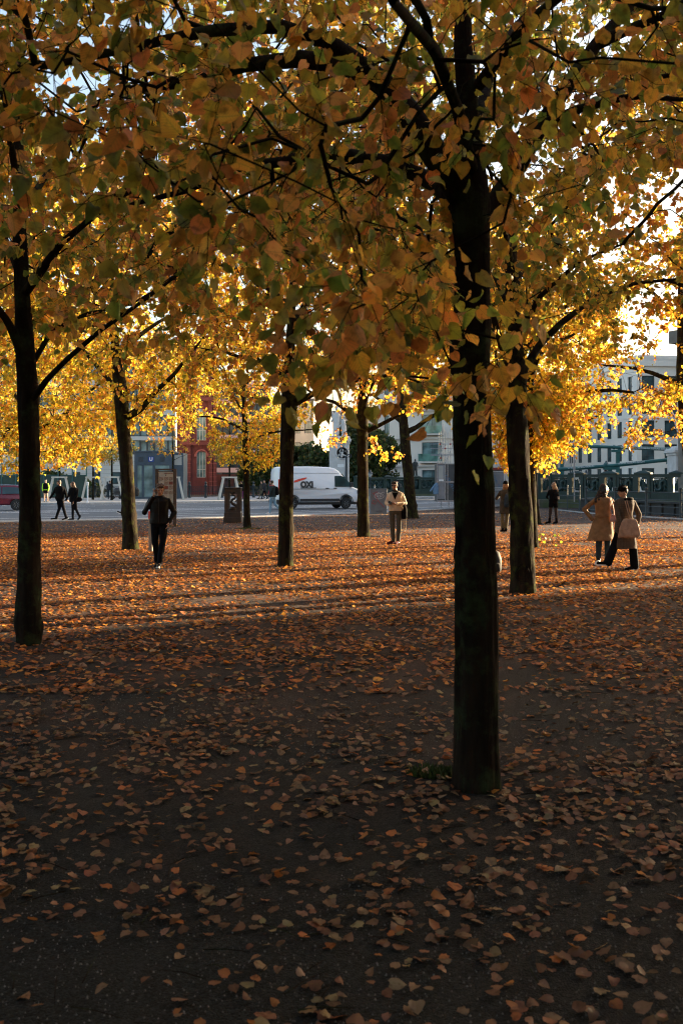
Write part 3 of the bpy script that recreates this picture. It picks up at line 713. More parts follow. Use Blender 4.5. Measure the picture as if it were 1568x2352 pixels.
# trees of the same grove standing outside the frame
def row_tree(seed, zlo, cz, lf, m, lab, rt=.19):
    r2 = np.random.default_rng(seed); tr = [(0,0,-.05,rt*1.1),(0,.02,1.2,rt),(.05,0,2.6,rt*.95),(.05,.05,4,rt*.8),(.1,0,cz-.5,rt*.5),(.1,.1,cz+2,.03)]
    t = thing('linden_tree', lab, 'tree', (0,0,0), 0, 'linden trees around the camera')
    tg = crown_targets(r2, (0,-500,0), m, cz, 4.4, 3.2, zlo)
    build_tree((0,0), tr, auto_limbs(r2, tr, 8, zlo-.4, 3.0, .07), tg, r2, 'gold', T_LO, lf, 4, 7, (), seed, .2, .0035, t, 14, (M['bark'], M['leaf']), step=.15, petiole=False, crown_z=zlo-1)
    return t
g = row_tree(51, 3.3, 6.4, .135, 560, 'unseen linden tree of the grove beside or behind the camera, crown thickened for shade'); OFF_TREES = [(4.9,.3),(-6.6,4.6),(-1.8,-3.6),(10.9,5.2),(-8.2,15.0),(-6,-8),(2.5,-5.5),(7,-5),(-10.5,-2.5),(0,-9.5),(6,-11),(12.6,-1.5),(-12,6.5),(3.2,-1.2),(-3.5,.8),(-9,-12),(11,-9)]  # unseen grove trees; several added and crowns thickened to shade the foreground
for i,(x,y) in enumerate(OFF_TREES):
    o = g if i == 0 else dup(g, (x,y,0), i*1.1)
    o.location = (x,y,0); o.rotation_euler = (0,0,i*1.3)
g = row_tree(52, 4.9, 8.0, .12, 420, 'high-crowned linden tree of the grove beyond the right edge of the frame', .25)
for i,(x,y) in enumerate([(8.9,21.4),(7.4,10.8),(14.2,22.6),(13.4,27.5),(12.3,15.5)]):
    o = g if i == 0 else dup(g, (x,y,0), i*1.1)
    o.location = (x,y,0); o.rotation_euler = (0,0,i*1.3)

# unseen blocks added off to the right to shade the square's front and road
def to_xy(u, v): return (u*math.cos(R(30)) - v*math.sin(R(30)), u*math.sin(R(30)) + v*math.cos(R(30)))
M['dark_stone'] = mat('dark_sandstone', (.22,.20,.17), (.15,.135,.115), 1.5, .9)
def block(name, label, u0, v0, u1, v1, h, step):
    x, y = to_xy(u0, v0); t = thing(name, label, 'building', (x,y,0), R(30))
    mb = MB(); mb.box(0,u1-u0,0,v1-v0,-.5,h); ob('wall', mb, M['dark_stone'], t)
    mb = MB(); mb.box(-.4,u1-u0+.4,-.4,v1-v0+.4,h,h+.8); mb.box(2,u1-u0-2,2,v1-v0-2,h+.8,h+step); ob('roof', mb, M['dark_stone'], t)
block('square_shade_block', 'large unseen block added off to the right to shade the front of the square', 44, -70, 74, 11.0, 12.5, 1)
block('shade_block', 'unseen block added off to the right to shade the gravel along the road', 50, 30.5, 66, 44, 10.5, 1)
block('office_building', 'tall unseen block added off to the right to shade the road', 98, 46, 124, 80, 20, 1)  # added shade block, not one of the offices in view
block('office_building', 'tallest unseen block, added far up the road to keep sun off the white building', 150, 82, 175, 125, 30, 1)  # added block that keeps direct sun off the white building

block('shade_block', 'long unseen block added behind the camera to cut low sky light', -20, -95, 20, -72, 18, 2)  # added behind the camera to hold low sky light off the foreground
# ------------------------------------------------------------------ materials of the street
M['white_paint'] = mat('white_car_paint', (.80,.81,.83), (.76,.77,.79), 1.5, .25, spec=.6)
M['black_plastic'] = mat('black_plastic', (.02,.02,.022), (.03,.03,.032), 20, .5)
M['tyre'] = mat('tyre', (.016,.016,.016), (.025,.025,.025), 30, .85)
M['rim'] = mat('rim', (.35,.36,.38), (.25,.26,.28), 10, .35, metal=.7)
M['car_glass'] = glass('car_glass', (.03,.07,.075), .05)
M['red_paint'] = mat('dark_red_paint', (.16,.012,.03), (.13,.01,.025), 3, .25, spec=.6)
M['red_light'] = mat('red_lamp', (.5,.01,.01), (.35,.01,.01), 10, .2)
M['chrome'] = mat('chrome', (.6,.6,.62), (.5,.5,.5), 10, .25, metal=.9)
M['decal_red'] = mat('decal_red', (.75,.06,.03), (.65,.05,.03), 3, .4)
M['decal_black'] = mat('decal_black', (.03,.03,.035), (.05,.05,.05), 3, .4)
M['iron_dark'] = mat('dark_iron', (.022,.016,.013), (.045,.026,.018), 6, .6, .3, 40)
M['cabinet'] = mat('grey_cabinet', (.20,.21,.22), (.15,.155,.16), 3, .6, .1, 30)
M['graf_white'] = mat('graffiti_white', (.7,.7,.7), (.5,.5,.5), 20, .7)
M['graf_red'] = mat('graffiti_red', (.45,.05,.05), (.3,.05,.05), 20, .7)
M['graf_green'] = mat('graffiti_green', (.03,.16,.12), (.02,.12,.1), 20, .7)
M['graf_black'] = mat('graffiti_black', (.03,.03,.04), (.05,.05,.06), 20, .7)
M['blue_ink'] = mat('blue_lettering', (.05,.16,.33), (.06,.2,.36), 20, .7)
M['alu'] = mat('aluminium_sheet', (.27,.29,.32), (.19,.21,.235), 1.6, .42, metal=.35, bump=.1, bscale=12)
M['alu_dark'] = mat('dark_sheet', (.075,.085,.09), (.05,.055,.06), 2.2, .5, metal=.3)
M['steel'] = mat('galvanised_tube', (.42,.43,.45), (.3,.31,.33), 8, .4, metal=.6)
M['scaf_red'] = mat('scaffold_red', (.35,.03,.03), (.25,.03,.03), 8, .5)
M['plywood'] = mat('plywood', (.30,.21,.15), (.23,.16,.115), 2.2, .8, stretch=(1,1,.3), bump=.1)
M['green_iron'] = mat('bridge_green_iron', (.012,.040,.034), (.008,.027,.024), 1.6, .5, .2, 25)
M['green_relief'] = mat('relief_iron', (.018,.055,.052), (.009,.03,.03), 9, .45, .3, 40)
M['plinth'] = mat('mossy_plinth', (.10,.10,.075), (.055,.075,.03), 1.4, .9, .3, 20)
M['pipe_green'] = mat('pipe_green', (.022,.12,.115), (.018,.09,.09), 2, .45)
M['rail'] = mat('railing_iron', (.022,.038,.045), (.014,.024,.028), 10, .5)
M['marble'] = mat('white_marble', (.62,.61,.60), (.50,.49,.48), 1.8, .6, .15, 12, detail=8)
M['bronze'] = mat('dark_bronze', (.018,.022,.022), (.03,.035,.032), 6, .5)
M['lamp_iron'] = mat('lamp_iron', (.02,.035,.05), (.015,.025,.035), 10, .5)
M['lamp_glass'] = glass('lamp_glass', (.35,.4,.42), .15)
M['uframe'] = mat('lift_frame', (.055,.085,.12), (.045,.07,.10), 2, .5)
M['u_blue'] = mat('sign_blue', (.012,.06,.34), (.01,.05,.30), 3, .4)
M['white'] = mat('white_lacquer', (.8,.8,.8), (.74,.74,.74), 3, .5)
M['win'] = glass('window_glass', (.05,.09,.10), .05)
M['win_light'] = glass('window_pale_glass', (.16,.25,.26), .08)
M['frame_dark'] = mat('window_frame_dark', (.05,.055,.06), (.035,.04,.045), 5, .5)
M['frame_white'] = mat('window_frame_white', (.6,.6,.58), (.5,.5,.48), 5, .6)
M['plaster'] = mat('white_plaster', (.88,.82,.74), (.80,.75,.68), .5, .85, .15, 6, detail=8)
M['lime'] = mat('pale_limestone', (.72,.68,.62), (.62,.58,.53), .35, .8, .1, 3, detail=7)
M['beton'] = mat('pale_concrete', (.44,.41,.37), (.36,.34,.31), .6, .85)
M['redbrick'] = mat('red_brick', (.19,.045,.04), (.13,.033,.03), 1.0, .85, .2, 12)
M['redbrick_trim'] = mat('red_brick_trim', (.42,.14,.12), (.33,.09,.08), 2, .85)
M['brownbrick'] = mat('brown_brick', (.12,.075,.055), (.08,.05,.04), 1.4, .9, .2, 10)
M['slate'] = mat('roof_slate', (.09,.09,.10), (.06,.06,.07), 1, .8)
M['balcony_glass'] = glass('balcony_glass', (.12,.24,.20), .1)
M['orange'] = mat('orange_render', (.5,.19,.10), (.42,.16,.09), 1, .85)
M['rust'] = mat('rusty_frame', (.10,.065,.045), (.045,.035,.03), 14, .8, .4, 60)
M['poster'] = mat('info_sheet', (.42,.42,.39), (.36,.36,.33), 2, .6)
M['sepia'] = mat('printed_picture', (.12,.085,.07), (.36,.30,.26), 26, .6, detail=8, contrast=(.42,.58))
M['sepia_red'] = mat('printed_red', (.20,.05,.04), (.16,.04,.03), 20, .6)
M['wood_grey'] = mat('weathered_wood', (.34,.29,.23), (.24,.20,.16), 6, .8, stretch=(1,1,.2))
M['guard'] = mat('white_guard', (.60,.56,.49), (.50,.47,.42), 1.2, .7)
M['conc_wall'] = mat('canal_wall', (.035,.04,.042), (.055,.06,.06), 1.0, .9)
M['leafgreen'] = mat('moss_green', (.045,.075,.012), (.03,.05,.01), 20, .9)
M['denim_blue'] = mat('blue_cloth', (.16,.26,.38), (.12,.2,.3), 12, .9)

# ------------------------------------------------------------------ vehicles
def wheel(root, x, y, r, s, w=.22):
    """s=+1: outside faces +y"""
    t = MB().lathe([(r*.62,-w/2),(r*.93,-w/2),(r,-w/2+.04),(r,w/2-.04),(r*.93,w/2),(r*.62,w/2)], 28, (x,y,r), 'y')
    o = ob('wheel', t, M['tyre'], root, True)
    mb = MB().lathe([(.02,s*w*.42),(r*.18,s*w*.42),(r*.3,s*w*.34),(r*.56,s*w*.40),(r*.62,s*w*.5),(r*.62,-s*w*.1)], 24, (x,y,r), 'y')
    for k in range(8):
        a = k*math.pi/4; mb.bar((x+r*.15*math.cos(a), y+s*w*.43, r+r*.15*math.sin(a)), (x+r*.58*math.cos(a), y+s*w*.46, r+r*.58*math.sin(a)), r*.13, .02)
    rim = ob('rim', mb, M['rim'], o, True)
    return o
def car_shell(outline, wf, inset=.07):
    """outline (x,z) closed ccw; wf(x,z) -> half width. rounded flanks"""
    cx = sum(p[0] for p in outline)/len(outline); cz = sum(p[1] for p in outline)/len(outline); n = len(outline)
    vs = []; layers = [(1,inset,0.0),(1,inset*.3,inset*.75),(1,0,inset*1.6),(-1,0,inset*1.6),(-1,inset*.3,inset*.75),(-1,inset,0.0)]
    for sg, ins, off in layers:
        for x,z in outline:
            dx, dz = cx-x, cz-z; 
            vs.append((x+math.copysign(min(ins,abs(dx)),dx), -sg*(wf(x,z)-off), z+math.copysign(min(ins,abs(dz)),dz)))
    fs = []
    for i in range(5):
        for k in range(n):
            q=(k+1)%n; fs.append((i*n+k,i*n+q,(i+1)*n+q,(i+1)*n+k))
    fs += [tuple(range(n-1,-1,-1)), tuple(5*n+k for k in range(n))]
    return MB().add(vs, fs)
def arch(xc, r, z0, n=10):
    return [(xc + r*math.cos(a), z0 + r*math.sin(a)) for a in [math.pi*(1-i/n) for i in range(n+1)]]
def side_panel(outline, wf, s, off, th=.02):
    """thin panel following the flank (s=-1 near side)"""
    n = len(outline); vs = [(x, s*(wf(x,z)+off), z) for x,z in outline] + [(x, s*(wf(x,z)+off-th), z) for x,z in outline]
    return MB().add(vs, [tuple(range(n)), tuple(range(2*n-1,n-1,-1))] + [(k,(k+1)%n,(k+1)%n+n,k+n) for k in range(n)])

def make_van():
    # x forward, origin at the middle on the ground; length 6.0
    p = W(727, 64.5); t = thing('van', 'white high-roof delivery van driving along the road with black sill stripe', 'van', (p.x,p.y,0), R(21))
    wf = lambda x,z: (.99 - max(0,z-1.25)*.10 - max(0,x-2.5)**2*.35)
    bottom = [(-3.0,.42)] + arch(-2.05,.46,.42) + arch(1.78,.46,.42) + [(2.9,.40)]
    top = [(3.02,.55),(3.04,.85),(2.98,1.08),(2.80,1.22),(2.25,1.42),(2.05,1.60),(1.55,2.15),(1.30,2.42),(1.0,2.60),(.6,2.68),(-.8,2.72),(-2.6,2.70),(-2.93,2.62),(-3.0,2.35)]
    body = ob('body', car_shell(bottom+top, wf, .08), M['white_paint'], t, True)
    # black lower stripe along the side, bumpers
    for s in (-1,1):
        ob('sill_stripe', side_panel([(-1.54,.50),(1.28,.50),(1.28,.66),(-1.54,.66)], wf, s, .012), M['black_plastic'], t)
        ob('body_groove', side_panel([(-2.9,1.27),(1.05,1.27),(1.05,1.295),(-2.9,1.295)], wf, s, .004), M['cabinet'], t)
        ob('body_groove', side_panel([(-2.9,2.28),(1.2,2.28),(1.2,2.30),(-2.9,2.30)], wf, s, .004), M['cabinet'], t)
        ob('side_window', side_panel([(.98,1.42),(2.20,1.42),(2.02,1.60),(1.58,2.06),(1.45,2.12),(.98,2.12),(.94,2.06),(.94,1.46)], wf, s, .006), M['car_glass'], t)
        ob('door_handle', side_panel([(.28,1.30),(.50,1.30),(.50,1.35),(.28,1.35)], wf, s, .03), M['black_plastic'], t)
        ob('door_handle', side_panel([(.86,1.30),(1.08,1.30),(1.08,1.35),(.86,1.35)], wf, s, .03), M['black_plastic'], t)
        mb = MB().bbox(2.02,2.22, s*1.06-.09, s*1.06+.09, 1.40, 1.72, .03); ob('side_mirror', mb, M['black_plastic'], t)
        for xc in (-2.05,1.78):
            mb = MB(); a = arch(xc,.50,.42,14); i_ = arch(xc,.44,.42,14)
            for k in range(14): mb.add([(a[k][0], s*(wf(*a[k])+.012), a[k][1]),(a[k+1][0], s*(wf(*a[k+1])+.012), a[k+1][1]),(i_[k+1][0], s*(wf(*i_[k+1])+.012), i_[k+1][1]),(i_[k][0], s*(wf(*i_[k])+.012), i_[k][1])],[(0,1,2,3)])
            ob('wheel_arch_trim', mb, M['black_plastic'], t)
        ob('headlight', side_panel([(2.55,.98),(2.88,.95),(2.72,1.18),(2.50,1.24)], wf, s, .008), M['lamp_glass'], t)
        ob('tail_light', MB().bbox(-3.03,-2.93, s*.93-.04, s*.93+.05, 1.1, 1.9, .015), M['red_light'], t)
    mb = MB().add([(2.20,-.80,1.46),(2.20,.80,1.46),(1.50,.74,2.24),(1.50,-.74,2.24),(2.24,-.80,1.49),(2.24,.80,1.49),(1.54,.74,2.27),(1.54,-.74,2.27)],[(3,2,1,0),(4,5,6,7),(0,1,5,4),(1,2,6,5),(2,3,7,6),(3,0,4,7)]); ob('windscreen', mb, M['car_glass'], t)
    ob('bumper', MB().bbox(2.85,3.12,-.86,.86,.32,.74,.05), M['black_plastic'], t); ob('bumper', MB().bbox(-3.12,-2.95,-.9,.9,.36,.62,.04), M['black_plastic'], t)
    ob('grille', MB().bbox(3.0,3.09,-.5,.5,.80,1.0,.02), M['black_plastic'], t)
    # logo: red swoosh above dark letters
    mb = side_panel([(-1.95,1.80),(-1.6,1.92),(-1.35,1.97),(-1.08,2.02),(-1.0,1.99),(-1.2,1.88),(-1.45,1.82),(-1.7,1.74),(-1.95,1.68)], wf, -1, .008, .006); ob('red_swoosh', mb, M['decal_red'], t)
    text_mesh('OXI', .50, M['decal_black'], t, Matrix.Translation((-1.05,-(wf(0,1.6)+.012),1.55)) @ Matrix.Rotation(R(-4),4,'X') @ FRONT, bold=.035)
    ob('logo_underline', side_panel([(-1.5,1.33),(-.4,1.33),(-.4,1.37),(-1.5,1.37)], wf, -1, .006, .006), M['decal_black'], t)
    for xw in (-2.05,1.78):
        for s in (-1,1): wheel(t, xw, s*.84, .36, s)
    ob('underbody', MB().box(-2.8,2.6,-.8,.8,.28,.55), M['black_plastic'], t)
    t.scale = (.95,1,1)
    return t
make_van()
def make_suv():
    p = W(-14, 60.5); t = thing('car', 'dark red station wagon leaving the frame at the left edge', 'car', (p.x,p.y,0), R(180+14))
    # x forward (towards the left of the picture)
    wf = lambda x,z: .90 - max(0,z-.95)*.32 - max(0,abs(x)-1.9)**2*.3
    bottom = [(-2.25,.35)] + arch(-1.38,.37,.33) + arch(1.38,.37,.33) + [(2.2,.32)]
    top = [(2.3,.5),(2.28,.72),(2.1,.88),(1.2,1.0),(.55,1.38),(.1,1.50),(-1.2,1.52),(-1.75,1.46),(-2.05,1.08),(-2.28,.98),(-2.33,.6)]
    ob('body', car_shell(bottom+top, wf, .07), M['red_paint'], t, True)
    for s in (-1,1):
        ob('side_window', side_panel([(1.0,1.02),(.55,1.30),(.15,1.40),(-.5,1.42),(-.5,1.0)], wf, s, .008), M['car_glass'], t)
        ob('side_window', side_panel([(-.58,1.0),(-.58,1.42),(-1.2,1.43),(-1.66,1.36),(-1.85,1.06),(-1.5,1.02)], wf, s, .008), M['car_glass'], t)
        ob('tail_light', MB().bbox(-2.36,-2.0, s*.72-.12, s*.72+.13, .88, 1.0, .02), M['red_light'], t)
        ob('roof_rail', MB().tube([(.2,s*.62,1.52),(-.6,s*.62,1.56),(-1.5,s*.62,1.52)], .02, 6), M['chrome'], t)
        for xw in (-1.38,1.38): wheel(t, xw, s*.78, .34, s, .2)
    mb = MB().add([(-1.80,-.60,1.44),(-1.80,.60,1.44),(-2.09,.66,1.08),(-2.09,-.66,1.08),(-1.83,-.60,1.46),(-1.83,.60,1.46),(-2.12,.66,1.10),(-2.12,-.66,1.10)],[(3,2,1,0),(4,5,6,7),(0,1,5,4),(1,2,6,5),(2,3,7,6),(3,0,4,7)]); ob('rear_window', mb, M['car_glass'], t)
    ob('bumper', MB().bbox(-2.42,-2.2,-.8,.8,.34,.6,.05), M['black_plastic'], t)
    ob('number_plate', MB().box(-2.44,-2.42,-.26,.26,.66,.78), M['white'], t)
make_suv()

# ------------------------------------------------------------------ street furniture on the square
def info_board():
    p = G(381, 1208); k = p.y/F      # metres per pixel at that distance
    t = thing('information_board', 'tall rusty-framed information board with sepia pictures and a red heading', 'sign', (p.x,p.y,0))
    X = lambda px: (px-381)*k; Z = lambda py: CAMZ+(HY-py)*k
    for x in (X(361), X(402)): ob('post', MB().box(x-.06,x+.06,-.05,.05,-.05,Z(1077) if x > 0 else Z(1077)), M['rust'], t)
    for d_,z0,z1 in ((.05,1080,1076.6),(.04,1083.5,1082),(.04,1157,1155)): ob('crossbar', MB().box(X(361)+.061,X(402)-.061,-d_,d_,Z(z0),Z(z1)), M['rust'], t)
    pan = ob('panel', MB().box(X(364.5),X(399),-.03,.03,Z(1154.6),Z(1084)), M['poster'], t)
    x0, x1 = X(364.5), X(399); w = x1-x0
    ob('heading', MB().box(x0+w*.38,x1-.02,-.037,-.0302,Z(1088.5),Z(1086)), M['sepia_red'], pan)
    text_mesh('DER LUSTGARTEN', .052, M['poster'], pan, Matrix.Translation((x0+w*.68,-.04,Z(1087.3))) @ FRONT, ext=.001)
    ob('emblem', MB().box(x0+w*.47,x0+w*.53,-.036,-.0302,Z(1093.5),Z(1090)), M['graf_black'], pan)
    for r_, z in enumerate((1099,1109.5,1120,1131)):
        for c in range(3):
            if r_ > 0 and c == 0 and r_ != 3: continue
            a = x0+w*(.06+.315*c); pc = ob('picture', MB().box(a,a+w*.27,-.036,-.0302,Z(z+3.6),Z(z-3.6)), M['sepia' if (r_+c)%3 else 'sepia_red'] if not (r_==0) else M['sepia'], pan)
    mb = MB()
    for r_, z in enumerate((1104,1114.5,1125,1136.5,1139,1141.5,1144)):
        for c in range(3): mb.box(x0+w*(.07+.315*c), x0+w*(.07+.315*c)+w*.22*(1 if (r_+c)%2 else .8), -.034,-.0302, Z(z+.35), Z(z-.35))
    ob('caption', mb, M['rust'], pan)
info_board()
def metal_pedestal():
    p = G(536, 1200); k = p.y/F; t = thing('pedestal', 'dark metal pedestal with a coiled dolphin figure in its open window', 'pedestal', (p.x,p.y,0))
    X = lambda px: (px-536)*k; Z = lambda py: CAMZ+(HY-py)*k; d = .36
    ob('base', MB().bbox(X(515.5),X(556.5),-d-.04,d+.04,-.05,Z(1187),.015).bbox(X(516.7),X(555.3),-d-.01,d+.01,Z(1186.9),Z(1177),.015).bbox(X(517.8),X(554.2),-d,d,Z(1176.9),Z(1175),.01), M['iron_dark'], t)
    mb = MB()
    for x0,x1 in ((517.8,526.5),(545.5,554.2)):
        for y0,y1 in ((-d+.02,-d+.12),(d-.12,d-.02)): mb.box(X(x0),X(x1),y0,y1,Z(1175),Z(1121.6))
    mb.box(X(526.5),X(545.5),-d+.021,-d+.119,Z(1130.5),Z(1121.7)); mb.box(X(526.5),X(545.5),d-.119,d-.021,Z(1130.5),Z(1121.7))
    mb.box(X(526.5),X(545.5),-d+.021,-d+.119,Z(1175),Z(1172)); mb.box(X(526.5),X(545.5),d-.119,d-.021,Z(1175),Z(1172))
    ob('frame', mb, M['iron_dark'], t)
    ob('top_plate', MB().bbox(X(516.8),X(555.2),-d-.01,d+.01,Z(1121.5),Z(1119.5),.01), M['iron_dark'], t)
    pts = [(533,1169),(540,1169.5),(543,1165),(541,1160),(535,1157.5),(531,1153),(533,1148),(539,1145),(541.5,1141),(538,1138),(534,1136.5),(533,1133.5),(536,1131.5)]
    P = [(X(a), .02*math.sin(i), Z(b)) for i,(a,b) in enumerate(pts)]
    mb = MB().tube(P, [.07,.085,.075,.07,.065,.06,.055,.05,.045,.04,.035,.03,.02], 10)
    mb.ell((X(535),0,Z(1168.5)), (.16,.12,.10)); mb.ell((X(530.5),-.03,Z(1169.5)), (.09,.06,.045))   # head and snout
    mb.tube([(X(533),0,Z(1132.5)),(X(530),0,Z(1130.6)),(X(528.5),0,Z(1131.6))],[.04,.03,.012],8); mb.tube([(X(536),0,Z(1132.5)),(X(540),0,Z(1130.9)),(X(542.5),0,Z(1133))],[.04,.03,.012],8)
    mb.tube([(X(540),0,Z(1152)),(X(544),0,Z(1148.5))],[.05,.012],6)
    ob('dolphin', mb, M['iron_dark'], t, True)
metal_pedestal()
def cabinet():
    p = G(868, 1180); k = p.y/F; t = thing('utility_cabinet', 'grey ribbed utility cabinet with white and red graffiti', 'cabinet', (p.x,p.y,0), R(6))
    h = 1.32; w = .47
    ob('body', MB().bbox(-w,w,-.22,.22,.26,h,.012), M['cabinet'], t); ob('base', MB().box(-w+.02,w-.02,-.2,.2,-.05,.257), M['cabinet'], t)
    mb = MB()
    for i in range(24): mb.box(-w+.05+i*.036,-w+.068+i*.036,-.229,-.2195,.32,h-.1)
    ob('ribbing', mb, M['cabinet'], t); ob('lid', MB().bbox(-w-.02,w+.02,-.25,.25,h,h+.035,.01), M['cabinet'], t)
    a = [(.02+.20*math.cos(q)*1.25,-.237,.96+.155*math.sin(q)) for q in [i*math.pi/8 for i in range(17)]]
    mb = MB().tube(a,.012,5)
    for ex in (-.07,.11): mb.tube([(ex+.055*math.cos(q),-.237,.98+.055*math.sin(q)) for q in [i*math.pi/5 for i in range(11)]],.012,5)
    mb.tube([(-.12,-.237,1.08),(.0,-.237,1.17),(.1,-.237,1.10),(.22,-.237,1.18),(.3,-.237,1.12)],.012,5); mb.tube([(-.04,-.237,.87),(.06,-.237,.85),(.12,-.237,.88)],.01,5)
    ob('white_graffiti', mb, M['graf_white'], t)
    mb = MB().tube([(-.34,-.235,1.14),(-.2,-.235,1.02),(-.05,-.235,.72),(.12,-.235,.55),(.3,-.235,.35)],.018,5); mb.tube([(-.38,-.235,.6),(-.2,-.235,.52),(-.1,-.235,.66),(-.3,-.235,.75),(-.36,-.235,.55)],.014,5); mb.tube([(-.3,-.235,1.1),(-.1,-.235,1.2),(-.05,-.235,1.12)],.016,5)
    ob('red_graffiti', mb, M['graf_red'], t); 
    text_mesh('NYON', .11, M['graf_black'], t, Matrix.Translation((.02,-.206,.13)) @ FRONT)
    b = thing('bottle', 'small dark glass beer bottle standing on the grey cabinet', 'bottle', (p.x-.18,p.y,h+.035))
    ob('glass_body', MB().lathe([(.031,0),(.033,.01),(.033,.15),(.015,.20),(.013,.25),(.015,.255)],12), glass('bottle_glass',(.02,.03,.015),.05), b, True); ob('paper_label', MB().lathe([(.034,.05),(.034,.12)],12), M['white'], b)
cabinet()
def stake():
    p = G(346.5,1267); t = thing('wooden_post', 'short weathered wooden post with a red band behind the man on the phone', 'post', (p.x,p.y,0))
    ob('stake', MB().bbox(-.045,.045,-.04,.04,-.05,.80,.008), M['wood_grey'], t); ob('red_band', MB().box(-.05,.05,-.045,.045,.802,.99), M['decal_red'], t)
stake()
def moss_tuft(px, py, w, n, label):
    p = G(px, py); t = MB()
    vs=[]
    for i in range(n):
        a = rnd.uniform(0,6.28); r_ = rnd.random()**.6*w; x,y = r_*math.cos(a), r_*math.sin(a)*.6; h = rnd.uniform(.015,.05); c = rnd.uniform(0,6.28); dx,dy = .012*math.cos(c), .012*math.sin(c)
        t.add([(x-dx,y-dy,-.01),(x+dx,y+dy,-.01),(x+rnd.uniform(-.03,.03),y+rnd.uniform(-.03,.03),h)],[(0,1,2)])
    o = ob('grass', t, M['leafgreen']); o.location = (p.x,p.y,0); tag(o, kind='stuff')
moss_tuft(1002,1776,.17,420,'')
moss_tuft(568,1214,.5,300,''); moss_tuft(392,1208,.4,200,'')
def seedling(px, py, label):
    p = G(px,py); k = p.y/F; t = thing('seedling', label, 'plant', (p.x,p.y,0)); n = 15
    r2 = np.random.default_rng(5); P = np.column_stack([r2.uniform(-.38,.42,n), r2.uniform(-.1,.1,n), r2.uniform(.03,.42,n)**1.1]); A = nrm(np.column_stack([r2.normal(0,.5,n), r2.normal(0,.4,n), r2.uniform(.1,.9,n)])); Nn = r2.normal(0,1,(n,3))
    c = np.tile([[.20,.27,.03]],(n,1))*r2.uniform(.6,1.2,(n,1)); link_mesh('leaf', leaves_mesh('leaf', r2, P, A, Nn, np.full(n,.075), c, c, T_MID), M['leaf'], t)
    mb = MB()
    for q in P: mb.tube([(q[0]*.3,0,-.02),(q[0]*.7,q[1],q[2]*.6),tuple(q)],.004,4)
    ob('stem', mb, M['leafgreen'], t)
seedling(1252,1256,'bright green shoots beside the foot of a mossy tree')
# backpack standing behind the nearest trunk
p = G(1141,1316); t = thing('backpack','dark backpack standing on the leaves beside the nearest trunk','bag',(p.x-.06,p.y+.1,0))
ob('bag_body', MB().loft([(.0,0,0,.13,.09),(.06,0,0,.16,.12),(.25,0,0,.16,.12),(.38,0,.02,.12,.08),(.42,0,.02,.05,.04)],16), mat('bag_black',(.007,.007,.009),(.01,.01,.012),12,.7), t, True)
ob('pocket', MB().loft([(.03,0,-.11,.11,.03),(.06,0,-.13,.12,.04),(.16,0,-.13,.11,.04),(.19,0,-.11,.09,.02)],14), mat('bag_grey',(.02,.02,.02),(.014,.014,.014),12,.9), t, True)

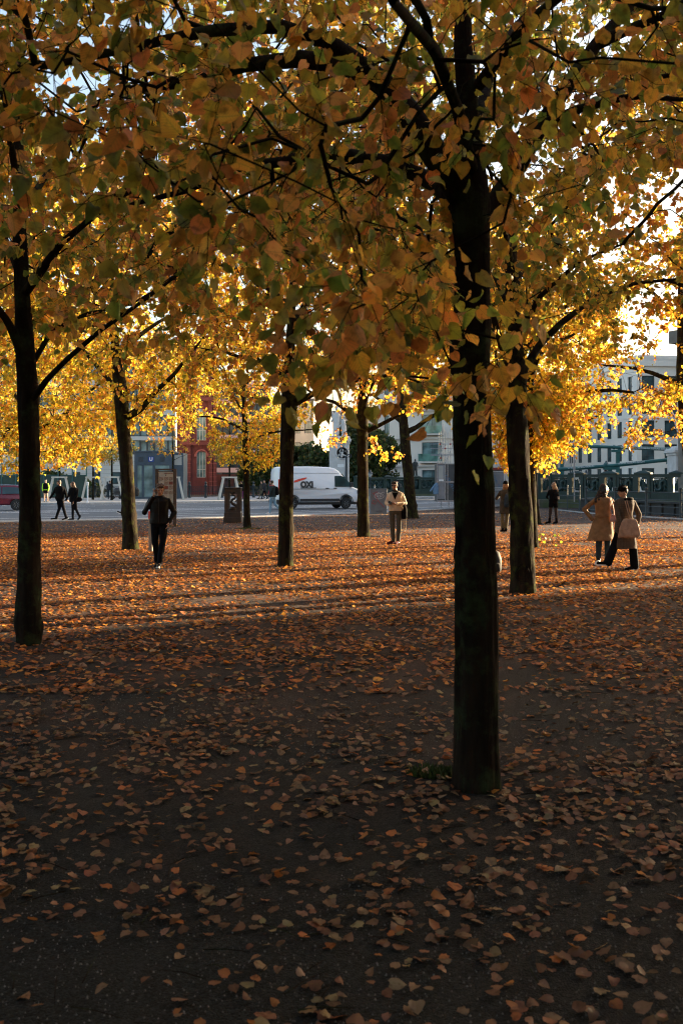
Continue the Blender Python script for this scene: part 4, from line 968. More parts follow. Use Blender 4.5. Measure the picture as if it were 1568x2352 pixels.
# ------------------------------------------------------------------ site equipment by the road: metal store on stands, scaffold
def store_box():
    p = G(1068,1168); k = p.y/F; t = thing('metal_container', 'grey sheet metal site container on screw stands with scaffold lettering', 'container', (p.x,p.y,0))
    X = lambda px: (px-1068)*k; Z = lambda py: CAMZ+(HY-py)*k
    D = 1.6
    ob('body', MB().bbox(X(1003),X(1128),0,D,Z(1150),Z(1065),.02), M['alu_dark'], t)
    mb = MB()
    for xx in (1003,1022,1027.5,1060,1094,1128): mb.box(X(xx)-.025,X(xx)+.025,-.03,-.002,Z(1149),Z(1066))
    for zz in (1150,1107.5,1106,1065.5): mb.box(X(1003)-.03,X(1128)+.03,-.045,-.031,Z(zz)-.03,Z(zz)+.03)
    ob('frame', mb, M['steel'], t)
    ob('door_panel', MB().box(X(1004.5),X(1021),-.02,-.003,Z(1146),Z(1109)), M['alu'], t); ob('door_panel', MB().box(X(1004.5),X(1021),-.02,-.003,Z(1104),Z(1068)), M['alu'], t)
    ob('poster', MB().box(X(1007),X(1017),-.03,-.021,Z(1100),Z(1070)), M['poster'], t)
    ob('notice', MB().box(X(1007),X(1018),-.03,-.021,Z(1106),Z(1101)), M['white'], t)
    ob('base_rail', MB().box(X(1000),X(1130),-.06,0.0,Z(1153),Z(1150.5)).box(X(1000),X(1130),D,D+.06,Z(1153),Z(1150.5)), M['steel'], t)
    for xx in (1012,1030,1056,1085,1118): ob('screw_stand', MB().tube([(X(xx),-.03,-.02),(X(xx),-.03,Z(1153))],.03,8).box(X(xx)-.09,X(xx)+.09,-.12,.06,-.02,.02).box(X(xx)-.11,X(xx)+.11,-.06,0,.26,.3), M['steel'], t)
    text_mesh('GERÜSTBAU TISCH', .30, M['blue_ink'], t, Matrix.Translation((X(1046),-.012,Z(1130))) @ FRONT @ Matrix.Rotation(R(-58),4,'Z'), ext=.002)
    # brighter end door, right of the near trunk
    d = thing('metal_container', 'grey-blue metal container door with diagonal blue lettering and white frame', 'container', (p.x+X(1150)+.0,p.y+2.4,0))
    k2 = (p.y+2.4)/F; Z2 = lambda py: CAMZ+(HY-py)*k2
    ob('body', MB().bbox(-.62,.68,.01,1.4,Z2(1163),Z2(1080),.02), M['alu'], d)
    mb = MB(); 
    for z0,z1 in ((1161,1124.5),(1121.5,1082)):
        a,b_ = Z2(z0),Z2(z1); mb.box(-.6,.62,-.03,0,a,a+.05); mb.box(-.6,.62,-.03,0,b_-.05,b_); mb.box(-.6,-.55,-.03,0,a+.05,b_-.05); mb.box(.57,.62,-.03,0,a+.05,b_-.05)
    ob('door_frame', mb, M['white'], d); ob('roof_cover', MB().box(-.66,.72,-.1,1.45,Z2(1080),Z2(1074)), M['scaf_red'], d)
    ob('chassis', MB().box(-.6,.66,.05,1.3,.1,Z2(1163.2)), M['black_plastic'], d)
    text_mesh('GERÜSTBAU TISCH', .19, M['blue_ink'], d, Matrix.Translation((.02,-.012,Z2(1103))) @ FRONT @ Matrix.Rotation(R(-63),4,'Z'), ext=.002)
    # scaffold on top
    s = thing('scaffold', 'low steel tube scaffold with red couplers on top of the dark container', 'scaffold', (p.x,p.y+.1,Z(1065)))
    z = lambda py: Z(py)-Z(1065)
    for xx in (1011,1022,1034,1058,1085,1106,1122):
        ob('standard_tube', MB().tube([(X(xx),0,.02),(X(xx)+.03,0,z(rnd.choice([985,990,962,1000])))],.026,6), M['steel'], s)
        ob('standard_tube', MB().tube([(X(xx),1.3,.02),(X(xx)+.03,1.3,z(rnd.choice([985,990,970])))],.026,6), M['steel'], s)
    for zz in (1020,1030,1043.5,1046): ob('ledger_tube', MB().tube([(X(988),-.03,z(zz)),(X(1125),-.03,z(zz)+.05)],.026,6), M['steel'], s)
    for x0,x1 in ((1003,1022),(1022,1040),(1058,1040),(1085,1106),(1106,1122)): ob('diagonal_brace', MB().tube([(X(x0),-.06,.03),(X(x1),-.06,z(1020))],.022,6), M['steel'], s)
    for xx,zz in ((1010,1020),(1022,1030),(1034,1020),(1012,1052),(1040,1010),(1058,1030),(1106,1030)): ob('coupler', MB().box(X(xx)-.05,X(xx)+.05,-.06,.04,z(zz)-.05,z(zz)+.05), M['scaf_red'], s)
    # jacket hanging on the container
    j = thing('jacket', 'pale blue work jacket hanging from the corner of the container', 'jacket', (p.x+X(1001),p.y-.06,Z(1135)))
    mb = MB().loft([(0,-.02,0,.17,.05),(.25,-.03,0,.19,.07),(.5,-.0,0,.16,.06),(.68,.02,0,.09,.05),(.75,.04,0,.04,.03)],14); mb.capsule((-.08,0,.6),(-.36,-.02,.22),.07,.06); 
    ob('cloth', mb, M['denim_blue'], j, True)
store_box()

def hoarding():
    k = 72/F; x0 = (1226-CX)*k; x1 = (1279.5-CX)*k; Z = lambda py: CAMZ+(HY-py)*k
    t = thing('plywood_hoarding', 'tall plywood hoarding with green graffiti beside the bridge', 'hoarding', (x0,72,0)); w = x1-x0
    n = 3
    for i in range(n): ob('board', MB().box(i*w/n+.004,(i+1)*w/n-.004,0,.04+.005*(i%2),-.05,Z(1033-i*1.5)), M['plywood'], t)
    ob('side_board', MB().box(w,w+.04,.0,2.2,-.05,Z(1037)), M['plywood'], t)
    text_mesh('yeah', .95, M['graf_green'], t, Matrix.Translation((w*.42,-.012,Z(1054))) @ FRONT @ Matrix.Rotation(R(14),4,'Z'), ext=.002)
    mb = MB(); mb.tube([(w*x_,-.02,Z(z_)) for x_,z_ in ((.62,1052),(.70,1060),(.66,1075),(.56,1078),(.52,1070),(.6,1063))],.03,5); mb.tube([(w*x_,-.02,Z(z_)) for x_,z_ in ((.2,1040),(.35,1037),(.3,1041),(.45,1038),(.7,1040),(.75,1034))],.02,5); mb.tube([(w*.3,-.02,Z(1064)),(w*.3,-.02,Z(1074))],.025,5)
    ob('green_scribble', mb, M['graf_green'], t)
    text_mesh('RNO', .36, M['graf_black'], t, Matrix.Translation((w*.5,-.012,Z(1086))) @ FRONT @ Matrix.Rotation(R(-18),4,'Z'), ext=.002)
    text_mesh('~NZ~', .34, M['graf_black'], t, Matrix.Translation((w*.72,-.012,Z(1095))) @ FRONT @ Matrix.Rotation(R(-10),4,'Z'), ext=.002)
hoarding()

# ------------------------------------------------------------------ bridge balustrades
def relief(mb, cx, cz, w, h, y, flip=1):
    """coiled sea-horse like figure filling w x h"""
    a = [(-.42,-.1),(-.36,.18),(-.22,.34),(-.05,.28),(.02,.08),(-.06,-.14),(.06,-.32),(.26,-.34),(.40,-.16),(.36,.08),(.22,.14),(.18,0)]
    mb.tube([(cx+flip*p[0]*w, y, cz+p[1]*h) for p in a], [.05,.09,.11,.11,.12,.12,.11,.10,.08,.07,.06,.04], 6)
    mb.ell((cx-flip*.36*w, y, cz+.2*h), (.10,.03,.06), 8, 5); mb.tube([(cx-flip*.1*w,y,cz+.2*h),(cx+flip*.1*w,y,cz+.42*h),(cx+flip*.2*w,y,cz+.3*h)],[.05,.03,.02],5)
    mb.tube([(cx+flip*.1*w,y,cz-.1*h),(cx+flip*.3*w,y,cz+.3*h),(cx+flip*.45*w,y,cz+.38*h)],[.04,.03,.015],5); mb.tube([(cx-flip*.3*w,y,cz-.1*h),(cx-flip*.2*w,y,cz-.4*h)],[.04,.02],5)
def balustrade(A, B, zb, zt, nseg, label, first_narrow=True):
    A = Vector(A); B = Vector(B); L = (B-A).length; rz = math.atan2(B.y-A.y, B.x-A.x)
    t = thing('bridge_balustrade', label, 'balustrade', (A.x,A.y,0), rz); seg = L/nseg; h = zt-zb; pw = .95
    ob('plinth', MB().bbox(-.3,L+.3,-.35,.35,-.4,zb,.04).box(-.2,L+.2,-.45,-.352,-.4,zb-.25), M['plinth'], t)
    for i in range(nseg+1):
        c = i*seg; pr = ob('pier', MB().box(c-pw/2,c-.28,-.2,.2,zb,zt).box(c+.28,c+pw/2,-.2,.2,zb,zt).box(c-.28,c+.28,-.2,.2,zb,zb+h*.28).box(c-.28,c+.28,-.2,.2,zt-h*.12,zt), M['green_iron'], t)
        ob('pier_cap', MB().bbox(c-pw/2-.07,c+pw/2+.07,-.28,.28,zt,zt+.10,.02).add([(c-pw/2,-.2,zt+.10),(c+pw/2,-.2,zt+.10),(c+pw/2,.2,zt+.10),(c-pw/2,.2,zt+.10),(c-.15,-.05,zt+.22),(c+.15,-.05,zt+.22),(c+.15,.05,zt+.22),(c-.15,.05,zt+.22)],[(4,5,6,7),(0,1,5,4),(1,2,6,5),(2,3,7,6),(3,0,4,7)]), M['green_iron'], pr)
        m_ = MB(); relief(m_, c, zb+h*.58, .42, h*.55, 0, 1 if i%2 else -1); m_.box(c-.28,c+.28,.1,.12,zb+h*.28,zb+h*.3); ob('relief', m_, M['green_relief'], pr, True)
        if i < nseg:
            a, b_ = c+pw/2, c+seg-pw/2
            pn = ob('panel', MB().box(a,b_,-.14,.14,zb,zb+h*.27).box(a,b_,-.16,.16,zt-h*.13,zt-.002).box(a,a+.18,-.12,.12,zb+h*.27,zt-h*.13).box(b_-.18,b_,-.12,.12,zb+h*.27,zt-h*.13).box(a+.18,b_-.18,-.17,-.14,zb+.05,zb+h*.2).box(a,b_,-.19,-.1605,zt-h*.05,zt-.01), M['green_iron'], t)
            m_ = MB(); k = max(1,int((b_-a-.36)/.9))
            for j in range(k):
                for q_ in (0,1): relief(m_, a+.18+(j+.5)*(b_-a-.36)/k+q_*.25, zb+h*(.57+.02*q_), (b_-a-.36)/k*1.05, h*.56, q_*.1, (1 if j%2 else -1)*(1-2*q_))
            m_.box(a+.18,b_-.18,-.02,.02,zb+h*.28,zb+h*.32); m_.box(a+.18,b_-.18,-.02,.02,zt-h*.18,zt-h*.14)
            m_.box(a+.18,b_-.18,.16,.18,zb+h*.27,zb+h*.27+(h*.60)*(.93 if i%3 else .86))
            nd = int((b_-a)/.12)
            for j in range(nd): m_.ell((a+(j+.5)*(b_-a)/nd,-.15,zt-h*.1),(.035,.02,.035),6,4)
            ob('relief', m_, M['green_relief'], pn, True)
    return t
def px_pt(px, Y): return ((px-CX)/F*Y, Y, 0)
balustrade(px_pt(1252,68), px_pt(1640,62), .55, 2.24, 5, 'dark green iron bridge balustrade with sea creature panels, right of the plywood hoarding')
balustrade(px_pt(822,112), px_pt(1018,118), .35, 2.3, 3, 'dark green iron bridge balustrade behind the man in the white sweater')

# railings in front of the canal on the right
def railing(pts, label, h=1.3, rails=(0.18,.5,.85,1.22), small=False):
    t = thing('railing', label, 'railing', (pts[0][0],pts[0][1],0)); o = Vector((pts[0][0],pts[0][1],0))
    for i,(x,y) in enumerate(pts):
        p = Vector((x,y,0))-o; r_ = .032 if small else .055
        ob('post', MB().lathe([(r_*1.3,-.1),(r_*1.3,.08),(r_,.1),(r_,h),(r_*1.5,h+.01),(r_*1.5,h+.05),(r_*.8,h+.09),(.01,h+.1)],10,tuple(p)), M['rail'], t, True)
    for z in rails:
        ob('rail', MB().tube([tuple(Vector((x,y,z))-o) for x,y in pts], .024, 6), M['rail'], t)
railing([(W(px,Y).x, Y) for px,Y in ((1345,55.5),(1412,52.0),(1483,49.0),(1562,46.2),(1650,43))], 'dark iron railing with round posts along the canal edge', 1.37, (.2,.52,.86,1.22))
railing([(W(px,Y).x, Y) for px,Y in ((1276,62),(1302,60.5),(1330,59))], 'short lower iron railing joining the bridge plinth', 1.45, (.05,.45,.9,1.35), True)
mb = MB(); pts = [(W(px,Y).x, Y) for px,Y in ((1276,61.5),(1345,55),(1412,51.5),(1483,48.5),(1562,45.7),(1700,41))]
n = len(pts); mb.add([(x,y,-.05) for x,y in pts]+[(x,y+.35,-.05) for x,y in pts]+[(x,y,.05) for x,y in pts]+[(x,y+.35,.05) for x,y in pts],[(2*n+i,2*n+i+1,3*n+i+1,3*n+i) for i in range(n-1)]+[(i,i+1,2*n+i+1,2*n+i) for i in range(n-1)])
o = ob('edge_stone', mb, mat('edge_stone',(.5,.5,.5),(.35,.35,.35),4,.7)); o['kind']='structure'
# retaining wall of the canal behind the railing
t = thing('retaining_wall','dark sheet-pile canal wall behind the railing','wall',(W(1330,60.5).x,60.5,0), math.atan2(44.5-60.5, W(1700,44.5).x-W(1330,60.5).x))
mb = MB(); L = 22
for i in range(40): mb.box(i*.6,i*.6+.54,0 if i%2 else .08,.4,-.3,.62)
ob('sheet_pile', mb, M['conc_wall'], t); ob('cap', MB().box(-.1,24.1,-.06,.46,.62,.72), M['conc_wall'], t)

# ------------------------------------------------------------------ green pipes, lamps, statues
def pipe(name, rows, r, label, txt=()):
    P = [W(px,Y,py) for px,py,Y in rows]; t = thing(name, label, 'pipe', (P[0].x,P[0].y,0))
    Q = [p-Vector((P[0].x,P[0].y,0)) for p in P]
    ob('pipe', MB().tube(Q, r, 12), M['pipe_green'], t, True)
    for i in range(1,4):
        u = (.08,.47,.9)[i-1]; q = Q[0].lerp(Q[-1],u); d = (Q[-1]-Q[0]).normalized()
        ob('flange', MB().tube([q-d*.08,q+d*.08], r*1.3, 12), M['pipe_green'], t, True)
    for u in (.05,.5,.93):
        q = Q[0].lerp(Q[-1],u); ob('support', MB().box(q.x-.14,q.x+.14,q.y-.12,q.y+.12,-.1,q.z-r*1.3).box(q.x-.55,q.x+.55,q.y-.2,q.y+.2,q.z-r*1.3-.22,q.z-r*1.3-.02), M['pipe_green'], t)
    for u in txt:
        q = Q[0].lerp(Q[-1],u); text_mesh('WWW.TIEFBAU-BERLIN', .2, M['white'], t, Matrix.Translation((q.x,q.y-r-.01,q.z)) @ FRONT @ Matrix.Rotation(math.atan2(Q[-1].z-Q[0].z, Q[-1].x-Q[0].x),4,'Z'), ext=.002)
pipe('construction_pipe', [(1275,1022,84),(1560,1033,84)], .14, 'upper dark green site pipe with white lettering carried above the balustrade', (.62,.8))
pipe('construction_pipe', [(1230,1082,80),(1400,1070,80),(1570,1052,80)], .15, 'lower sloping dark green site pipe above the balustrade', (.3,.64))

def lantern(px, Y, ytop, label, s=1.0, name='street_lamp', zb=0):
    p = W(px,Y); ht = CAMZ+(HY-ytop)/F*Y - zb; t = thing(name, label, 'street lamp', (p.x,p.y,zb), 0, 'old lantern lamps by the road')
    hl = .62*s; zc = ht-hl-.12*s
    ob('post', MB().lathe([(.13*s,-.05),(.13*s,.3),(.06*s,.5),(.045*s,zc-.2),(.08*s,zc-.12),(.05*s,zc)],10), M['lamp_iron'], t, True)
    ob('lantern_glass', MB().lathe([(.11*s,zc),(.24*s,zc+hl*.6)],6), M['lamp_glass'], t)
    ob('lantern_cap', MB().lathe([(.28*s,zc+hl*.6),(.27*s,zc+hl*.66),(.13*s,zc+hl*.85),(.10*s,zc+hl),(.02*s,zc+hl+.12*s)],6), M['lamp_iron'], t)
    mb = MB()
    for k in range(6):
        a = k*math.pi/3; mb.tube([(.115*s*math.cos(a),.115*s*math.sin(a),zc),(.245*s*math.cos(a),.245*s*math.sin(a),zc+hl*.6)],.012*s,4)
    ob('lantern_frame', mb, M['lamp_iron'], t)
    return t
lantern(850,100,1079,'slim lantern lamp in front of the dark trees left of the statue')
lantern(1391,90,1058,'larger lantern lamp standing in front of the white building between the pipes',1.15)
lantern(1345,100,1079,'smaller lantern lamp behind the balustrade left of the larger one')
lantern(906,122,1094,'small lantern lamp just above the man with the cap on the bridge',.9)
lantern(1005,122,1092,'small lantern lamp right of the bronze statue',.9)
# ornate hanging lamp beside the marble pedestal
p = W(795,86); t = thing('street_lamp','ornate blue-black lamp with curled bracket beside the marble medallion pedestal','street lamp',(p.x,p.y,0))
k = 86/F; Z = lambda py: CAMZ+(HY-py)*k
ob('post', MB().lathe([(.35,-.05),(.35,.2),(.22,.5),(.24,1.1),(.14,1.5),(.10,3.2),(.08,Z(1052)),(.13,Z(1050)),(.05,Z(1047))],12), M['lamp_iron'], t, True)
ob('bracket', MB().tube([(0,0,Z(1052)),(.1,0,Z(1042)),(-.1,0,Z(1036)),(-.35,0,Z(1037)),(-.4,0,Z(1031)),(-.25,0,Z(1026))],.045,6).tube([(.05,0,Z(1045)),(.35,0,Z(1043)),(.45,0,Z(1049)),(.3,0,Z(1052)),(.2,0,Z(1048))],.04,6), M['lamp_iron'], t, True)
ob('lantern_glass', MB().lathe([(.16,Z(1026)),(.42,Z(1014))],8,(-.25,0,0)), M['lamp_glass'], t)
ob('lantern_cap', MB().lathe([(.5,Z(1014)),(.46,Z(1012)),(.2,Z(1007)),(.12,Z(1003)),(.02,Z(999))],8,(-.25,0,0)), M['lamp_iron'], t)
ob('direction_sign', MB().box(-.75,-.2,-.03,.03,Z(1073),Z(1066)), M['white'], t)

def statue_figures(Y0, k, t, x0):
    r2 = random.Random(4); mb = MB()
    z = x0
    mb.capsule((-.3,0,z+.1),(-.25,0,z+1.3),.28,.30); mb.capsule((-.25,0,z+1.3),(-.2,0,z+2.2),.30,.26); mb.ell((-.2,0,z+2.65),(.17,.19,.23)); mb.capsule((-.2,0,z+2.1),(.4,0,z+2.6),.12,.08); mb.capsule((-.3,0,z+2.1),(-.7,0,z+1.5),.12,.09)
    mb.capsule((.45,0,z+.1),(.4,0,z+.9),.25,.25); mb.capsule((.4,0,z+.9),(.35,0,z+1.5),.26,.2); mb.ell((.35,0,z+1.85),(.15,.16,.2)); mb.capsule((.4,0,z+1.4),(.0,-.1,z+1.0),.1,.08)
    mb.capsule((.1,.2,z+1.6),(.7,.4,z+2.8),.22,.05); mb.capsule((-.5,.2,z+1.8),(-.9,.4,z+2.9),.2,.05)
    mb.bbox(-.95,.95,-.6,.6,z-.02,z+.16,.05)
    me_o = ob('statue_figures', mb, M['marble'], t, True); return me_o
def marble_pedestal(px, Y, wpx, ytop, label, mx, my, mr, statue=True):
    p = W(px,Y); k = Y/F; h = CAMZ+(HY-ytop)*k; w = wpx*k/2; Z = lambda py: CAMZ+(HY-py)*k
    t = thing('marble_pedestal', label, 'monument', (p.x,p.y,0))
    ob('shaft', MB().bbox(-w*.84,w*.84,-w*.84,w*.84,1.2,h-.55,.03), M['marble'], t)
    ob('foot', MB().bbox(-w*1.12,w*1.12,-w*1.12,w*1.12,-.05,.8,.05).bbox(-w,w,-w,w,.8,1.2,.05), M['marble'], t)
    ob('cornice', MB().bbox(-w*.9,w*.9,-w*.9,w*.9,h-.55,h-.35,.02).bbox(-w,w,-w,w,h-.35,h-.12,.03).bbox(-w*.92,w*.92,-w*.92,w*.92,h-.12,h,.03), M['marble'], t)
    if mr:
        X = (mx-px)*k; zc = Z(my); R_ = mr*k; y = -w*.84
        md = ob('medallion', MB().lathe([(R_*.82,0),(R_*.86,-.05),(R_*.95,-.07),(R_,-.03),(R_,0.0)],32,(X,y,zc),'y').lathe([(.001,-.02),(R_*.84,-.02)],32,(X,y,zc),'y'), M['marble'], t, True)
        m_ = MB(); r2 = random.Random(2)
        m_.capsule((X-.1*R_,y-.03,zc-.55*R_),(X,y-.04,zc+.1*R_),.20*R_,.17*R_); m_.ell((X+.05*R_,y-.05,zc+.42*R_),(.15*R_,.06,.17*R_)); m_.capsule((X,y-.04,zc+.1*R_),(X+.5*R_,y-.04,zc+.3*R_),.09*R_,.06*R_); m_.capsule((X,y-.04,zc+.1*R_),(X-.45*R_,y-.04,zc-.05*R_),.09*R_,.06*R_)
        m_.capsule((X+.1*R_,y-.03,zc-.3*R_),(X+.55*R_,y-.03,zc-.45*R_),.14*R_,.08*R_); m_.capsule((X-.4*R_,y-.03,zc+.2*R_),(X-.25*R_,y-.03,zc+.6*R_),.10*R_,.05*R_); m_.ell((X-.5*R_,y-.03,zc-.35*R_),(.16*R_,.05,.2*R_))
        ob('relief', m_, M['marble'], md, True)
    if statue: statue_figures(Y, k, t, h)
marble_pedestal(779,90,54,1006,'white marble pedestal with round medallion carrying a pale statue group, behind the van', 786,1041,15)
marble_pedestal(1572,78,74,1030,'white marble pedestal with round medallion at the right edge of the frame', 1561,1056,12)
# bronze statue on its plinth
p = W(953,118); k = 118/F; Z = lambda py: CAMZ+(HY-py)*k
t = thing('bronze_statue','dark bronze statue of a cloaked standing man on a black plinth above the bridge','statue',(p.x,p.y,0))
ob('plinth', MB().bbox(-.62,.62,-.5,.5,0,Z(1101),.03).bbox(-.78,.78,-.62,.62,Z(1101),Z(1098),.02).bbox(-.7,.7,-.55,.55,Z(1098),Z(1095.5),.02), M['bronze'], t)
z0 = Z(1095.5); H_ = Z(1054)-z0; s = H_/1.75
mb = MB()
mb.capsule((-.10*s,0,z0+.05),(-.12*s,0,z0+.9*s),.08*s,.11*s); mb.capsule((.14*s,-.05,z0+.05),(.08*s,0,z0+.9*s),.08*s,.11*s)
mb.loft([(z0+.8*s,0,0,.17*s,.14*s),(z0+1.1*s,0,0,.16*s,.13*s),(z0+1.4*s,0,0,.21*s,.14*s),(z0+1.5*s,0,0,.10*s,.09*s)],14)
mb.loft([(z0+.12*s,-.17*s,.1,.12*s,.10*s),(z0+.7*s,-.16*s,.08,.16*s,.14*s),(z0+1.3*s,-.12*s,.05,.17*s,.13*s),(z0+1.48*s,-.05*s,.03,.10*s,.08*s)],12)
mb.ell((0,0,z0+1.63*s),(.085*s,.10*s,.12*s)); mb.capsule((.2*s,0,z0+1.38*s),(.25*s,-.12*s,z0+1.1*s),.06*s,.05*s); mb.capsule((.25*s,-.12*s,z0+1.1*s),(.06*s,-.2*s,z0+1.15*s),.05*s,.04*s); mb.capsule((.15*s,-.2*s,z0+1.0*s),(.33*s,-.2*s,z0+.98*s),.03*s,.02*s)
mb.ell((.16*s,-.1,z0+.04*s),(.09*s,.14*s,.05*s)); mb.ell((-.1*s,-.1,z0+.04*s),(.09*s,.14*s,.05*s)); mb.bbox(-.35*s,.35*s,-.25*s,.25*s,z0,z0+.06*s,.02)
ob('figure', mb, M['bronze'], t, True)

# ------------------------------------------------------------------ buildings
def facade(name, label, A, B, cols, rows, h, depth=14, wall='plaster', z0=-.1, rev=.22, winmat='win', frame='frame_dark', mull=1, roof='slate', cat='building', sill=False, transom=True, curtain=False, group=None, balcony=None, top=None):
    """front from A to B (ground points, left to right); cols [(x0,x1)], rows [(z0,z1)]"""
    A = Vector(A); B = Vector(B); L = (B-A).length; rz = math.atan2(B.y-A.y,B.x-A.x); t = thing(name, label, cat, (A.x,A.y,0), rz, group)
    xs = [0]+[v for c in cols for v in c]+[L]; zs = [z0]+[v for r_ in rows for v in r_]+[h]; mb = MB()
    vs = []; ix = {}
    for i,x in enumerate(xs):
        for j,z in enumerate(zs): ix[i,j] = len(vs); vs.append((x,0,z))
    fs = []
    for i in range(len(xs)-1):
        for j in range(len(zs)-1):
            if i%2==1 and j%2==1: continue
            if xs[i+1]-xs[i] < 1e-5 or zs[j+1]-zs[j] < 1e-5: continue
            fs.append((ix[i,j],ix[i+1,j],ix[i+1,j+1],ix[i,j+1]))
    mb.add(vs, fs)
    for c in cols:
        for r_ in rows:
            (a,b_),(p_,q_) = c,r_
            mb.add([(a,0,p_),(b_,0,p_),(b_,0,q_),(a,0,q_),(a,rev,p_),(b_,rev,p_),(b_,rev,q_),(a,rev,q_)],[(0,1,5,4),(1,2,6,5),(2,3,7,6),(3,0,4,7)])
    mb.add([(0,0,z0),(0,depth,z0),(L,depth,z0),(L,0,z0),(0,0,h),(0,depth,h),(L,depth,h),(L,0,h)],[(0,4,5,1),(1,5,6,2),(2,6,7,3),(0,1,2,3)])
    mb.add([(0,rev+.4,z0),(L,rev+.4,z0),(L,rev+.4,h),(0,rev+.4,h)],[(0,1,2,3)])
    w = ob('wall', mb, M[wall], t)
    ob('roof', MB().box(-.15,L+.15,-.15,depth+.1,h,h+.35).box(.8,L-.8,.8,depth-.8,h+.35,h+(top or .9)), M[roof], t)
    cache = {}
    for c in cols:
        for r_ in rows:
            ww, hh = round(c[1]-c[0],2), round(r_[1]-r_[0],2); key = (ww,hh)
            if key not in cache:
                f = .07; m_ = MB().box(0,ww,rev-.09,rev-.01,0,f).box(0,ww,rev-.09,rev-.01,hh-f,hh).box(0,f,rev-.09,rev-.01,f,hh-f).box(ww-f,ww,rev-.09,rev-.01,f,hh-f)
                for q in range(1,mull+1): x_ = ww*q/(mull+1); m_.box(x_-.03,x_+.03,rev-.08,rev-.012,f,hh-f)
                if transom: m_.box(f,ww-f,rev-.085,rev-.013,hh*.30,hh*.30+.06)
                cache[key] = (m_,)
                fo = ob('window', m_, M[frame], t); po = ob('pane', MB().box(.0,ww,rev-.05,rev-.03,0,hh), M[winmat], fo)
                if curtain: ob('curtain', MB().box(ww*.06,ww*.3,rev+.05,rev+.1,.05,hh-.05).box(ww*.7,ww*.94,rev+.05,rev+.1,.05,hh-.05), M['frame_white'], fo)
                cache[key] = fo; fo.location = (c[0],0,r_[0])
            else: dup_part(cache[key], t, (c[0],0,r_[0]))
            if balcony and balcony(c, r_):
                ob('balcony', MB().box(c[0]-.25,c[1]+.25,-.9,0,r_[0]-.18,r_[0]), M[wall], t).location = (0,0,0)
                ob('balcony_railing', MB().box(c[0]-.22,c[1]+.22,-.9,-.87,r_[0]+.02,r_[0]+1.0), M['balcony_glass'], t)
    return t
def even(L, n, w, off=0): 
    p = L/n; return [(off+p*(i+.5)-w/2, off+p*(i+.5)+w/2) for i in range(n)]
# white building, right: receding flank and front
A = (28.0,157.2); B = (36.9,125); L = math.dist(A,B)
rowsW = [(2.1,3.5),(4.4,6.5),(7.4,9.5),(10.3,12.3),(13.2,15.1)]
t = facade('white_building','long white plaster building with tall narrow windows, receding face', A, B, even(L,13,1.15), rowsW, 16.9, 12, 'plaster', roof='lime', mull=1, curtain=False)
ob('cornice', MB().box(-.1,L+.1,-.3,-.002,16.3,16.9).box(0,L,-.06,-.003,9.75,9.95).box(0,L,-.06,-.003,3.85,4.0), M['plaster'], t)
t = facade('white_building','front face of the white plaster building at the right edge', (36.95,124.8), (58,128), even(21.3,7,1.7), rowsW, 16.9, 12, 'plaster', roof='lime', mull=1)
ob('cornice', MB().box(-.1,21.4,-.3,-.002,16.3,16.9).box(0,21.3,-.06,-.003,9.75,9.95), M['plaster'], t)
# hotel with balconies
A = W(866,132); B = W(1130,126); L = (B-A).length
fl = [(1.2,3.3),(4.4,6.9),(8.0,10.5),(11.6,14.1)]
cols = [(1.0,1.7),(6.2,8.9),(11.0,11.9)] + [(14.0,16.7),] 
t = facade('hotel_building','white limestone hotel with balconies and tall windows behind the bronze statue', tuple(A), tuple(B), [c for c in cols if c[1]<L], fl, 15.5, 16, 'lime', roof='lime', winmat='win_light', mull=1, transom=False, curtain=True, balcony=lambda c,r_: c[1]-c[0]>2 and r_[0]>2)
mb = MB()
for z in (4.0,7.6,11.2): mb.box(-.1,L+.1,-.35,-.003,z-.25,z)
ob('cornice', mb, M['lime'], t)
for i in range(24):
    pass
A = W(1120,140); B = W(1260,146)
facade('white_building','white building behind the scaffold tubes in the middle distance', tuple(A), tuple(B), even((B-A).length,4,1.3), [(2,3.8),(5,7),(8,10),(11,13)], 15.8, 12, 'plaster', roof='lime')
A = W(858,150); B = W(872,150); facade('orange_building','narrow orange-rendered building behind the trees beside the hotel', tuple(A), tuple(B), [(.25,.65)], [(3,4.6),(6,7.6),(9,10.6)], 12, 8, 'orange')
# distant office blocks behind the trees in the middle
A = W(620,170); B = W(720,168); L=(B-A).length
facade('office_building','pale grey office building seen between the middle trunks', tuple(A), tuple(B), even(L,4,1.2), [(3,5),(6.5,8.5),(10,12)], 15.5, 12, 'beton')
A = W(718,190); B = W(880,190); L=(B-A).length
facade('office_building','distant dark-windowed block behind the marble pedestal', tuple(A), tuple(B), even(L,7,1.1), [(4,6),(7.5,9.5),(11,13)], 14.5, 12, 'beton')
# red brick academy
A = W(404,138); B = W(496,140); L = (B-A).length
cs = [(1.55-.9+.2,2.0),(3.05-.3,4.3)]
u = lambda px: (px-404)/(496-404)*L
cols = [(u(452),u(473))]
rows = [(2.4,6.2-.2),(7.6,12.0),(14.6,19)]
t = facade('red_brick_building','dark red brick building with stepped corner piers and arched ground floor window', tuple(A), tuple(B), cols, rows, 21.5, 12, 'redbrick', winmat='win_light', frame='frame_white', mull=2, roof='redbrick')
for a,b_ in ((u(405),u(422)),(u(424),u(436)),(u(478),u(486)),(u(488),u(496))): ob('pier', MB().box(a,b_,-.5,-.003,-.1,20.9), M['redbrick'], t)
mb = MB()
for z in [1.2+i*.62 for i in range(30)]: mb.box(u(405)-.03,u(436)+.03,-.54,-.503,z,z+.05); mb.box(u(478)-.03,u(496)+.03,-.54,-.503,z,z+.05)
ob('brick_band', mb, M['redbrick_trim'], t)
